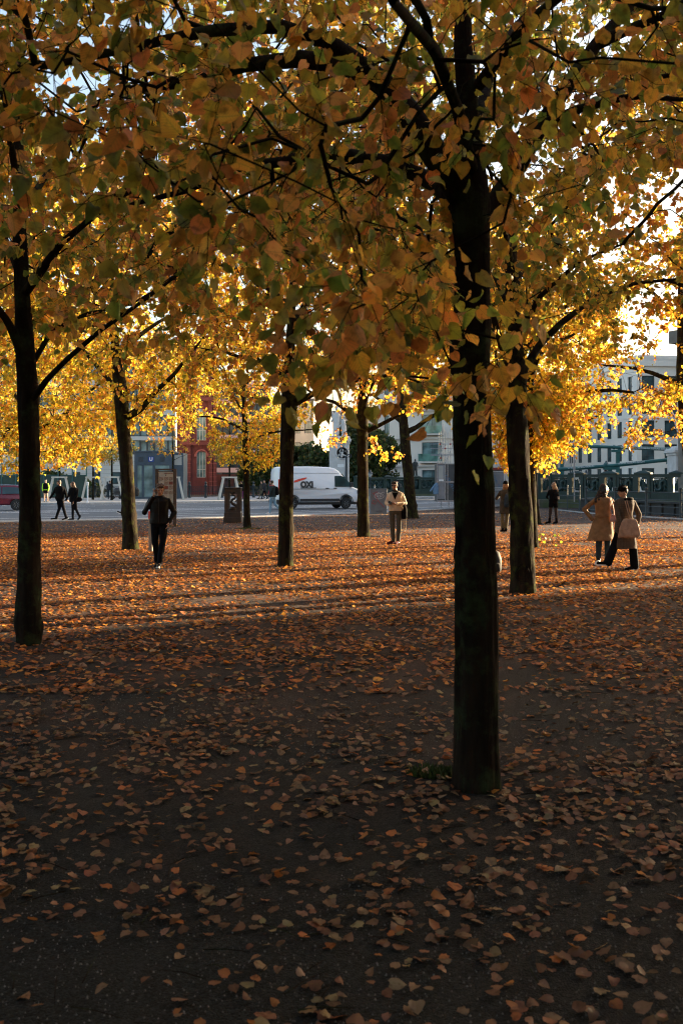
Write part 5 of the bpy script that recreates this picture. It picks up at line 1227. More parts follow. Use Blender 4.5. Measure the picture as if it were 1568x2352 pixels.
ob('cornice', MB().box(-.2,L+.2,-.8,-.55,6.9,7.3).box(-.2,L+.2,-.8,-.55,13.1,13.6).box(-.3,L+.3,-1.0,-.55,20.9,21.6), M['redbrick'], t)
ar = []
c_ = (u(452)+u(473))/2; w_ = (u(473)-u(452))/2
mb = MB()
for i in range(8):
    a0, a1 = math.pi*i/8, math.pi*(i+1)/8
    mb.bar((c_+math.cos(a0)*(w_+.25),-.12,5.3+math.sin(a0)*.95),(c_+math.cos(a1)*(w_+.25),-.12,5.3+math.sin(a1)*.95),.3,.2)
ob('window_arch', mb, M['redbrick_trim'], t)
# modern office with dark glass bands, right of the brick building
def banded(name, label, A, B, zs, h, wall, winmat, mod, pier=None):
    A=Vector(A); B=Vector(B); L=(B-A).length; t = thing(name,label,'building',(A.x,A.y,0),math.atan2(B.y-A.y,B.x-A.x))
    ob('wall', MB().box(0,L,.5,14,-.1,h), M['beton'], t); ob('roof', MB().box(-.2,L+.2,-.2,14,h,h+.5), M[wall], t)
    n = int(L/mod)
    for j,(z0,z1) in enumerate(zs):
        ob('floor_band', MB().box(-.05,L+.05,-.12,.45,z1,(zs[j+1][0] if j+1<len(zs) else h-.005)), M[wall], t)
        for i in range(n):
            a = i*L/n; f = ob('window', MB().box(a,a+.09,.05,.3,z0,z1).box(a+L/n-.06,a+L/n-.002,.1,.3,z0,z1).box(a+.09,a+L/n-.06,.12,.28,z0,z0+.1), M['frame_dark'], t)
            ob('pane', MB().box(a+.1,a+L/n-.07,.2,.24,z0+.11,z1), M[winmat if (i*7+j*3)%5 else 'win_light'], f)
    return t
A = W(496,150); B = W(622,152)
banded('office_building','modern office building with dark glass bands and pale floor slabs beside the red brick building', tuple(A), tuple(B), [(1.2,3.2),(3.9,5.9),(6.6,8.2),(8.9,10.9),(11.6,13.6),(14.2,16.0)], 16.6, 'lime','win',1.0)
p = W(498,147); t = thing('brick_annex','low brown brick building with dark windows in front of the office building','building',(p.x,p.y,0))
ob('wall', MB().box(0,W(650,147).x-p.x,0,2,-.1,2.9), M['brownbrick'], t)
for i in range(5):
    f = ob('window', MB().box(.6+i*1.9,1.7+i*1.9,-.06,-.003,.3,2.5), M['frame_dark'], t); ob('pane', MB().box(.68+i*1.9,1.62+i*1.9,-.07,-.062,.4,2.4), M['win'], f)
# left long building: limestone base with glass storeys above
A = W(-140,122); B = W(402,126); L = (B-A).length
t = banded('long_building','long building behind the tree guards with blue glass storeys over a pale stone base', tuple(A), tuple(B), [(5.2,7.0),(7.5,10.2),(11.1,13.6),(14.6,17.0)], 19, 'lime','win_light',.85)
ob('stone_base', MB().box(0,L,-.2,.49,-.1,5.2), M['lime'], t)
mb = MB()
for i in range(10): mb.box(0,L,-.215,-.201,.3+i*.5,.325+i*.5)
ob('stone_joint', mb, M['beton'], t)
for i in range(12): 
    a = 1.2+i*2.45; f = ob('window', MB().box(a,a+1.0,-.24,-.218,1.5,3.0), M['frame_dark'], t); ob('pane', MB().box(a+.07,a+.93,-.25,-.242,1.57,2.93), M['win'], f)
# far roofs behind the square, seen between crowns
A = W(-160,180); B = W(60,175)
facade('office_building','grey block at the far left beyond the construction fence', tuple(A), tuple(B), even((Vector(B)-Vector(A)).length,8,1.1), [(3,5),(6.5,8.5)], 10.5, 10, 'beton')

# ------------------------------------------------------------------ lift kiosk
def lift_kiosk():
    Y = 96; k = Y/F; p = W(309,Y); t = thing('lift_kiosk','slate blue glass lift kiosk with a blue U sign','kiosk',(p.x,p.y,.12)); X = lambda px: (px-309)*k; Z = lambda py: CAMZ+(HY-py)*k-.12
    w = X(396)
    ob('base', MB().box(0,w,0,3.2,0,Z(1141)), M['uframe'], t)
    ob('fascia', MB().box(0,w,0,3.2,Z(1069),Z(1038)), M['uframe'], t); ob('roof', MB().box(-.1,w+.1,-.1,3.3,Z(1038),Z(1035.5)), M['uframe'], t)
    for a,b_ in ((309,316),(326,331),(351,356),(389,396)): ob('mullion', MB().box(X(a),X(b_),0,.14,Z(1141),Z(1069)), M['uframe'], t)
    for a,b_ in ((316,326),(331,351),(356,389)): ob('pane', MB().box(X(a),X(b_),.05,.08,Z(1141),Z(1069)), M['win_light'], t)
    ob('side_wall', MB().box(w+.02,w+1.0,.4,3.0,0,Z(1040)), M['uframe'], t)
    ob('side_sign', MB().box(w+.15,w+.85,.37,.398,Z(1068),Z(1045)), M['poster'], t)
    ob('inner_frame', MB().box(X(318),X(388),1.5,1.6,Z(1141),Z(1069)), M['frame_dark'], t)
    for a in (321,334,341,366,378): ob('inner_post', MB().box(X(a),X(a+2),1.2,1.3,Z(1141),Z(1069)), M['frame_white'], t)
    for a in (318,357+10):
        f = ob('vent', MB().box(X(a+1),X(a+11),-.03,-.002,Z(1060),Z(1049.5)), M['frame_dark'], t)
        mb = MB()
        for i in range(8): mb.box(X(a+1.5),X(a+10.5),-.05,-.031,Z(1059.6)+i*.052,Z(1059.6)+i*.052+.022)
        ob('louvre', mb, M['uframe'], f)
    s = ob('sign', MB().box(X(341.5),X(353.5),-.05,-.002,Z(1060.5),Z(1049)), M['u_blue'], t)
    text_mesh('U', .46, M['white'], s, Matrix.Translation((X(347.5),-.056,Z(1055))) @ FRONT, bold=.02)
lift_kiosk()

# ------------------------------------------------------------------ tree guards with saplings
def guard(px, Y, label, wtop=1.0, wbot=2.6, h=3.0, twist=0, sap=True):
    p = W(px,Y); t = thing('tree_guard', label, 'tree guard', (p.x,p.y,.12), twist, 'white trapezoid tree guards on the far pavement')
    for sx in (-1,1):
        for sy in (-1,1): ob('leg', MB().bar((sx*wbot/2,sy*wbot/2*.7,0),(sx*wtop/2,sy*wtop/2*.7,h),.15,.12), M['guard'], t)
    for sy in (-1,1): ob('top_bar', MB().box(-wtop/2-.12,wtop/2+.12,sy*wtop/2*.7-.1,sy*wtop/2*.7+.1,h+.001,h+.13), M['guard'], t)
    for sx in (-1,1): ob('top_bar', MB().box(sx*wtop/2-.1,sx*wtop/2+.1,-wtop/2*.7+.101,wtop/2*.7-.101,h+.002,h+.128), M['guard'], t)
    ob('clamp', MB().tube([(0,-.4,h-.1),(0,.4,h-.1)],.05,6).tube([(0,0,h-.1),(0,0,h+.4)],.04,6), M['frame_dark'], t)
    return t
gl = [(137,90,'white trapezoid tree guard behind the couple holding hands',1.1),(214,91,'white tree guard between the couple and the leaning trunk',1.1),(257,89,'white tree guard with the stroller behind it, left of the lift kiosk',1.1),(397,91,'white tree guard partly behind the information board',1.1),(527,92,'white tree guard behind the dark metal pedestal',1.1)]
for px,Y,lab,wt in gl: guard(px,Y,lab,wt,1.95,1.98, R(12))
def sapling(px, Y, label, pal, m, seed, cz=5.0, rh=1.8, rv=1.0):
    p = W(px,Y); rng = np.random.default_rng(seed); t = thing('young_tree', label, 'tree', (p.x,p.y,.1), 0, 'young trees inside the white guards')
    tr = [(0,0,0,.11),(.02,0,2,.09),(0,.03,4,.07),(.03,0,6,.04),(0,0,7.4,.015)]
    lm = auto_limbs(rng, tr, 6, 3.4, 1.8, .03); u = nrm(rng.normal(0,1,(m,3)))*rng.uniform(.3,1,(m,1))**.5; tg = u*np.array([rh,rh,rv])+np.array([0,0,cz])
    build_tree((p.x,p.y), tr, lm, tg, rng, pal, T_LO, .13, 3, 6, (), seed, .1, .004, t, 8, (M['bark'], M['leaf']), step=.3, petiole=False, crown_z=3)
for i,(px,Y,lab) in enumerate([(137,90,'young tree with sparse yellow-green leaves behind the couple'),(214,91,'young tree with feathery yellow-green crown above the second guard'),(257,89,'young tree with thin feathery crown left of the lift kiosk'),(397,91,'young tree with drooping ochre twigs above the information board'),(527,92,'young tree behind the dark metal pedestal')]):
    sapling(px,Y,lab,'green' if i != 3 else 'gold', 110 if i != 3 else 45, 70+i, 4.6 if i != 3 else 5.4, 2.2, 1.2)

# far dark trees behind the road
def far_tree(px, Y, rh, top, label, seed, m=520, zlo=.8, pal='dark', lf=.32):
    p = W(px,Y); rng = np.random.default_rng(seed); h = CAMZ+(HY-top)/F*Y
    t = thing('broadleaf_tree', label, 'tree', (p.x,p.y,0), 0, 'dark leafy trees beyond the road')
    tr = [(0,0,0,.28),(.1,0,h*.3,.2),(0,.1,h*.6,.12),(0,0,h*.9,.03)]; lm = auto_limbs(rng, tr, 7, h*.25, rh*.8, .09)
    out = []
    while len(out) < m:
        u = nrm(rng.normal(0,1,(m,3)))*rng.uniform(.3,1,(m,1))**.4; q = u*np.array([rh,rh,(h-zlo)/2])+np.array([0,0,(h+zlo)/2]); ns = np.array([noise.noise(Vector(a*.45+seed)) for a in q]); out += list(q[ns > -.22])
    build_tree((p.x,p.y), tr, lm, np.array(out[:m]), rng, pal, T_LO, lf, 4, 6, (), seed, .1, .006, t, 8, (M['bark'], M['leaf']), step=.4, petiole=False, twl=(.4,.9), crown_z=.6)
for px,Y,rh,top,lab,sd_ in [(700,118,3.9,1022,'dark green tree behind the white van and the middle trunk',81),(640,122,3.6,1030,'dark green tree behind the rear of the white van',82),(745,126,3.4,1030,'dark green tree just left of the marble pedestal',83),(822,116,3.0,965,'tall dark tree right of the marble pedestal',84),(860,120,2.9,990,'dark green tree between the pedestal and the hotel',85),(600,135,3.0,1045,'small dark tree in front of the brick annex',86)]:
    far_tree(px,Y,rh,top,lab,sd_)
for px,Y,rh,top,lab,sd_,pal in [(20,135,5,1020,'distant yellowing tree behind the construction fence at far left',87,'green'),(120,118,2.2,1085,'low dark shrubbery behind the jogger',88,'dark'),(190,112,2.2,1110,'low green shrub behind the couple',89,'dark')]:
    far_tree(px,Y,rh,top,lab,sd_,220,.2,pal)

# ------------------------------------------------------------------ iron fence along the canal, far side
def iron_fence(x0, x1, Y0, Y1, label):
    A = W(x0,Y0); B = W(x1,Y1); L=(B-A).length; t = thing('iron_fence', label, 'fence', (A.x,A.y,.1), math.atan2(B.y-A.y,B.x-A.x)); n = int(L/1.55)
    for i in range(n+1):
        c = i*L/n; ob('post', MB().lathe([(.16,0),(.16,.2),(.11,.3),(.11,1.15),(.16,1.2),(.16,1.3),(.07,1.42),(.12,1.52),(.10,1.62),(.01,1.72)],8,(c,0,0)), M['rail'], t, True)
    for z in (.18,.62,1.12): ob('rail', MB().box(0,L,-.025,.025,z,z+.05), M['rail'], t)
    for i in range(n):
        mb = MB()
        for j in range(1,8): x = (i+j/8)*L/n; mb.box(x-.018,x+.018,-.018,.018,.18,1.15)
        for j in range(4): x = (i+(j+.5)/4)*L/n; mb.tube([(x+.14*math.cos(a),0,.9+.14*math.sin(a)) for a in [q*math.pi/4 for q in range(9)]],.016,4)
        ob('bars', mb, M['rail'], t)
iron_fence(398,760,102,106,'dark iron fence with urn-topped posts along the far pavement')
iron_fence(190,306,108,106,'dark iron fence behind the tree guards left of the lift kiosk')
# construction mesh fence at far left
A = W(-60,100); B = W(205,101); t = thing('mesh_fence','green mesh construction fence with tall posts at far left','fence',(A.x,A.y,.1)); L = B.x-A.x
for i in range(9): ob('post', MB().tube([(i*L/8,0,0),(i*L/8,0,5.0 if i%2 else 4.4)],.07,6), M['pipe_green'], t)
ob('mesh', MB().box(0,L,.02,.06,0.2,2.3), mat('green_mesh',(.03,.055,.045),(.045,.075,.06),3,.9), t)
for z in (.2,2.3): ob('rail', MB().box(0,L,-.03,.019,z,z+.06), M['pipe_green'], t)
A = W(-40,104); B = W(95,104); t = thing('site_gangway','yellowish lattice gangway above the construction fence','gangway',(A.x,A.y,3.6)); L = B.x-A.x
ob('rail', MB().tube([(0,0,0),(L,0,0)],.06,6).tube([(0,0,1.2),(L,0,1.2)],.06,6), mat('yellow_steel',(.45,.38,.12),(.35,.3,.12),5,.6), t)
mb = MB()
for i in range(10): mb.tube([(i*L/10,0,0),((i+.5)*L/10,0,1.2),((i+1)*L/10,0,0)],.035,5)
ob('lattice', mb, t.children[0].data.materials[0], t)

# scaffold tower on the bridge
def scaffold_tower():
    Y=88; k=Y/F; p = W(1318,Y); t = thing('scaffold_tower','tall steel tube scaffold with red platforms in front of the white building','scaffold',(p.x,p.y,0)); X=lambda px:(px-1318)*k; Z=lambda py:CAMZ+(HY-py)*k
    for px in (1274,1296,1318):
        for y in (0,1.2): ob('standard_tube', MB().tube([(X(px),y,0),(X(px),y,Z(880 if px<1318 else 850))],.05,6), M['steel'], t)
    for zz in (1030,1000,965,930,900):
        ob('ledger_tube', MB().tube([(X(1268),0,Z(zz)),(X(1322),0,Z(zz))],.035,6), M['steel'], t)
        ob('ledger_tube', MB().tube([(X(1268),0,Z(zz-6)),(X(1322),0,Z(zz-6))],.035,6), M['steel'], t)
        ob('platform', MB().box(X(1270),X(1320),.05,1.15,Z(zz)+.06,Z(zz)+.14).box(X(1270),X(1320),-.06,-.04,Z(zz)+.15,Z(zz)+.42), M['scaf_red'], t)
    for a,b_ in ((1030,965),(965,900)): ob('diagonal_brace', MB().tube([(X(1274),-.05,Z(a)),(X(1318),-.05,Z(b_))],.03,6), M['steel'], t)
    ob('diagonal_brace', MB().tube([(X(1270),-.4,Z(1072)),(X(1283),-.4,Z(1096))],.06,6), M['steel'], t)
scaffold_tower()
p = W(1318,66.2); o = ob('scaffold_pole', MB().tube([(0,0,.4),(0,0,7.5)],.045,8).box(-.07,.07,-.07,.07,2.55,2.75).box(-.07,.07,-.07,.07,3.0,3.2), M['steel']); o.location = (p.x,p.y,0); tag(o,'single steel pole standing in front of the dark green balustrade','pole')

# bicycles, bollard, stroller
def bicycle(px, Y, label, rz=0):
    p = W(px,Y); t = thing('bicycle', label, 'bicycle', (p.x,p.y,.12), rz, 'bicycles parked on the far pavement')
    for x in (-.52,.52):
        w_ = ob('wheel', MB().tube([(x+.33*math.cos(a),0,.34+.33*math.sin(a)) for a in [i*math.pi/12 for i in range(25)]],.022,6), M['tyre'], t, True)
        mb = MB()
        for i in range(8): a=i*math.pi/4; mb.tube([(x,0,.34),(x+.32*math.cos(a),0,.34+.32*math.sin(a))],.004,3)
        ob('spokes', mb, M['steel'], w_)
    mb = MB(); 
    for a,b_ in (((-.52,.34),(-.12,.3)),((-.12,.3),(-.25,.78)),((-.25,.78),(.38,.8)),((-.12,.3),(.4,.72)),((-.52,.34),(-.24,.74)),((.36,.92),(.52,.34))): mb.tube([(a[0],0,a[1]),(b_[0],0,b_[1])],.018,6)
    ob('frame', mb, M['black_plastic'], t); ob('saddle', MB().ell((-.28,0,.93),(.14,.07,.035)).tube([(-.25,0,.78),(-.27,0,.92)],.014,6), M['black_plastic'], t, True)
    ob('handlebar', MB().tube([(.36,0,.92),(.35,0,1.02),(.42,-.25,1.04)],.014,6).tube([(.35,0,1.02),(.42,.25,1.04)],.014,6), M['black_plastic'], t)
bicycle(68,82,'black bicycle parked behind the left trunk, just behind the red car',R(10)); bicycle(158,84,'second bicycle parked just right of the left trunk',R(-14))
p = W(202,78); t = thing('bollard','white post with ball top on the kerb beside the jogger','bollard',(p.x,p.y,.1))
ob('pole', MB().lathe([(.09,0),(.09,.1),(.055,.12),(.055,1.35),(.09,1.37),(.09,1.45),(.05,1.47)],10), M['white'], t, True); ob('ball_top', MB().ell((0,0,1.55),(.10,.10,.10)), M['white'], t, True)
p = W(270,95); t = thing('stroller','black stroller on the far pavement beside a white tree guard','stroller',(p.x,p.y,.12))
ob('hood', MB().ell((0,0,.75),(.42,.3,.36)), M['decal_black'], t, True); ob('seat', MB().bbox(-.4,.3,-.25,.25,.4,.62,.05), M['decal_black'], t)
for x in (-.32,.3): ob('wheel', MB().lathe([(.14,-.03),(.16,0),(.14,.03)],14,(x,-.25,.16),'y'), M['tyre'], t, True)
ob('handle', MB().tube([(.2,0,.6),(.55,0,1.0)],.02,6).tube([(-.3,-.2,.2),(.3,-.2,.5)],.02,6).tube([(.3,-.2,.2),(-.3,-.2,.5)],.02,6), M['steel'], t)
# ------------------------------------------------------------------ people
def cloth(name, c, rough=.85, scale=14, spec=.2, bump=.15): return mat(name, c, tuple(v*.7 for v in c), scale, rough, bump, 60, spec=spec)
K = {'skin': mat('skin', (.50,.30,.21), (.44,.25,.17), 8, .55), 'skin2': mat('skin_dark', (.36,.21,.15), (.30,.17,.12), 8, .55),
     'hair_dark': mat('hair_dark', (.012,.007,.005), (.022,.013,.009), 30, .6, stretch=(1,1,.15)), 'hair_brown': mat('hair_brown', (.10,.05,.025), (.06,.03,.015), 30, .55, stretch=(1,1,.15)),
     'hair_blond': mat('hair_blond', (.36,.22,.11), (.22,.12,.06), 30, .5, stretch=(1,1,.15)),
     'leather': mat('black_leather', (.003,.003,.003), (.005,.005,.005), 8, .45, .2, 22, spec=.18), 'black': cloth('black_cloth', (.006,.006,.007), spec=.08), 'jeans_black': cloth('black_jeans', (.006,.0065,.009), spec=.08),
     'cream': mat('cream_knit', (.62,.53,.42), (.50,.42,.33), 40, .9, .9, 34, stretch=(1,1,.25)), 'olive': cloth('olive_denim', (.085,.08,.062)), 'burgundy': cloth('burgundy_suede', (.10,.015,.02)),
     'white': mat('white_rubber', (.72,.71,.68), (.6,.6,.58), 10, .6), 'tan': cloth('tan_gabardine', (.27,.155,.075), .75), 'tan_dark': cloth('tan_belt', (.28,.15,.07), .75),
     'denim': cloth('dark_denim', (.035,.06,.075)), 'lightjeans': cloth('light_blue_jeans', (.20,.34,.46)), 'pink': cloth('pink_leather', (.52,.27,.23), .45), 'canvas': cloth('canvas_tote', (.42,.28,.20)),
     'navy': cloth('navy_puffer', (.015,.02,.03), .5), 'greycoat': cloth('grey_green_coat', (.06,.055,.045)), 'khaki': cloth('khaki_trousers', (.16,.14,.09)), 'neon': mat('neon_yellow', (.50,.85,.02), (.42,.75,.02), 10, .7),
     'red': cloth('red_scarf', (.5,.03,.03)), 'purple': cloth('purple_trousers', (.11,.02,.11)), 'blue': cloth('blue_pack', (.03,.055,.09)), 'rope': mat('cream_rope', (.55,.42,.28), (.45,.33,.2), 60, .9),
     'screen': mat('dark_phone', (.01,.01,.012), (.015,.015,.017), 5, .2), 'lens': mat('dark_lens', (.01,.008,.008), (.015,.01,.01), 5, .15), 'stocking': cloth('dark_stocking', (.05,.03,.025), .6),
     'silver': mat('shiny_pack', (.5,.42,.34), (.35,.3,.24), 10, .25), 'lip': mat('lips', (.36,.13,.10), (.30,.1,.08), 10, .5), 'eye': mat('eye_dark', (.02,.012,.01), (.03,.02,.015), 10, .2), 'bluejacket': cloth('dark_green_jacket', (.025,.04,.042))}
def plaid():
    m = mat('brown_plaid', (.10,.07,.047), (.07,.05,.035), 30, .9, .3, 90); nt = m.node_tree; b = nt.nodes['Principled BSDF']; N = nt.nodes.new; L = nt.links.new
    src = b.inputs['Base Color'].links[0].from_socket; tc = N('ShaderNodeTexCoord'); cur = src
    for d, sc in (('Z', 9), ('X', 11)):
        w = N('ShaderNodeTexWave'); w.bands_direction = d; w.inputs['Scale'].default_value = sc; w.inputs['Distortion'].default_value = .3; L(tc.outputs['Object'], w.inputs['Vector'])
        r = N('ShaderNodeMath'); r.operation = 'GREATER_THAN'; L(w.outputs['Fac'], r.inputs[0]); r.inputs[1].default_value = .72
        r2 = N('ShaderNodeMath'); r2.operation = 'MULTIPLY'; L(r.outputs[0], r2.inputs[0]); r2.inputs[1].default_value = .5
        x = N('ShaderNodeMix'); x.data_type = 'RGBA'; L(r2.outputs[0], x.inputs[0]); L(cur, x.inputs[6]); x.inputs[7].default_value = (.045,.03,.022,1); cur = x.outputs[2]
    L(cur, b.inputs['Base Color']); return m
K['plaid'] = plaid()

def solid(name, mb, m, parent, vox=.012, smooth=2, fold=0.0, fseed=0, fscale=(6,6,3), vgrad=None):
    """fuse overlapping shapes into one continuous skin"""
    me = bpy.data.meshes.new(name); me.from_pydata(mb.v, [], mb.f); o = bpy.data.objects.new(name, me); COL.objects.link(o)
    r_ = o.modifiers.new('r','REMESH'); r_.mode = 'VOXEL'; r_.voxel_size = vox; r_.use_smooth_shade = True
    s_ = o.modifiers.new('s','SMOOTH'); s_.factor = .5; s_.iterations = smooth
    dg = bpy.context.evaluated_depsgraph_get(); dg.update(); m2 = bpy.data.meshes.new_from_object(o.evaluated_get(dg))
    bpy.data.objects.remove(o); m2.name = name
    if fold:
        nv = len(m2.vertices); c = np.empty(nv*3,np.float32); n_ = np.empty(nv*3,np.float32); m2.vertices.foreach_get('co', c); m2.vertices.foreach_get('normal', n_)
        c = c.reshape(-1,3); n_ = n_.reshape(-1,3)
        d = np.array([noise.noise(Vector((p[0]*fscale[0]+fseed, p[1]*fscale[1], p[2]*fscale[2]+p[0]*3))) + .5*noise.noise(Vector((p[0]*14+fseed, p[1]*14, p[2]*9))) for p in c])
        c += n_*(d*fold)[:,None]; m2.vertices.foreach_set('co', c.ravel().astype(np.float32)); m2.update()
    return link_mesh(name, m2, m, parent, True)

def hand(mb, w, d, pn, side, s=1.0, curl=.5, grip=0):
    """palm and five fingers; d: finger direction, pn: palm normal (fingers curl towards it), side: towards the thumb"""
    w = Vector(w); d = Vector(d).normalized(); pn = Vector(pn); pn = (pn - d*pn.dot(d)).normalized(); sd = Vector(side); sd = (sd - d*sd.dot(d) - pn*sd.dot(pn)).normalized()
    pl = .088*s
    for i in range(4):
        off = sd*(.030-.020*i)*s; mb.capsule(w+d*.012*s+off*.6, w+d*pl+off, .0135*s, .0115*s, 8, 3)
    for i, ln in enumerate((.070,.080,.074,.058)):
        p = w+d*pl+sd*(.031-.0205*i)*s; a = curl*(.5+.12*i); cur = p; dd = d
        for j, fr in enumerate((.45,.32,.25)):
            ang = a*(1+.5*j)+grip*.5; dd = (d*math.cos(ang)+pn*math.sin(ang)) if j == 0 else (dd*math.cos(a*1.1)+pn*math.sin(a*1.1)).normalized()
            nx_ = cur+dd*ln*fr*s; mb.capsule(cur, nx_, (.0092-.0008*j)*s, (.0085-.0009*j)*s, 8, 3); cur = nx_
    t0 = w+d*.025*s+sd*.022*s; t1 = t0+(sd*.75+d*.55+pn*.25).normalized()*.040*s; t2 = t1+(d*.8+sd*.25+pn*.5).normalized()*.032*s
    mb.capsule(t0,t1,.0135*s,.0105*s,8,3); mb.capsule(t1,t2,.0102*s,.0088*s,8,3)

def head(mb, c, look, s=1.0, up=(0,0,1)):
    """skull, jaw, nose, ears round centre c, facing look"""
    f = Vector(look).normalized(); u = Vector(up); u = (u-f*u.dot(f)).normalized(); r_ = f.cross(u); Mx = Matrix((r_, -f, u)).transposed()
    P = lambda x,y,z: Vector(c)+(r_*x+f*y+u*z)*s
    mb.ell(c, (.074*s,.092*s,.105*s), 18, 12, Mx); mb.ell(P(0,.018,-.055), (.055*s,.066*s,.062*s), 16, 10, Mx); mb.ell(P(0,.055,-.088),(.024*s,.022*s,.02*s),10,6,Mx)
    mb.capsule(P(0,.088,.018), P(0,.108,-.022), .010*s, .014*s, 8, 3)
    for sx in (-1,1): mb.ell(P(sx*.077,-.008,-.01),(.010*s,.022*s,.032*s),8,6,Mx); mb.ell(P(sx*.042,.055,-.028),(.024*s,.022*s,.022*s),8,6,Mx)
    mb.ell(P(0,.072,.032),(.05*s,.02*s,.012*s),10,6,Mx); mb.ell(P(0,.084,-.052),(.022*s,.013*s,.010*s),10,6,Mx)
    return P, Mx
def face(root, P, s=1.0, glasses=False):
    for sx in (-1,1):
        ob('eye', MB().ell(P(sx*.031,.083,.010),(.012*s,.008*s,.007*s),8,6), K['eye'], root, True)
        ob('eyebrow', MB().capsule(P(sx*.016,.093,.030),P(sx*.048,.082,.032),.004*s,.003*s,6,2), K['hair_dark'], root, True)
        if glasses: ob('sunglasses', MB().ell(P(sx*.034,.097,.008),(.027*s,.008*s,.021*s),12,6).capsule(P(sx*.058,.088,.012),P(sx*.08,.0,.008),.003*s,.003*s,6,2), K['lens'], root, True)
    ob('mouth', MB().ell(P(0,.094,-.052),(.022*s,.006*s,.006*s),8,5), K['lip'], root, True)

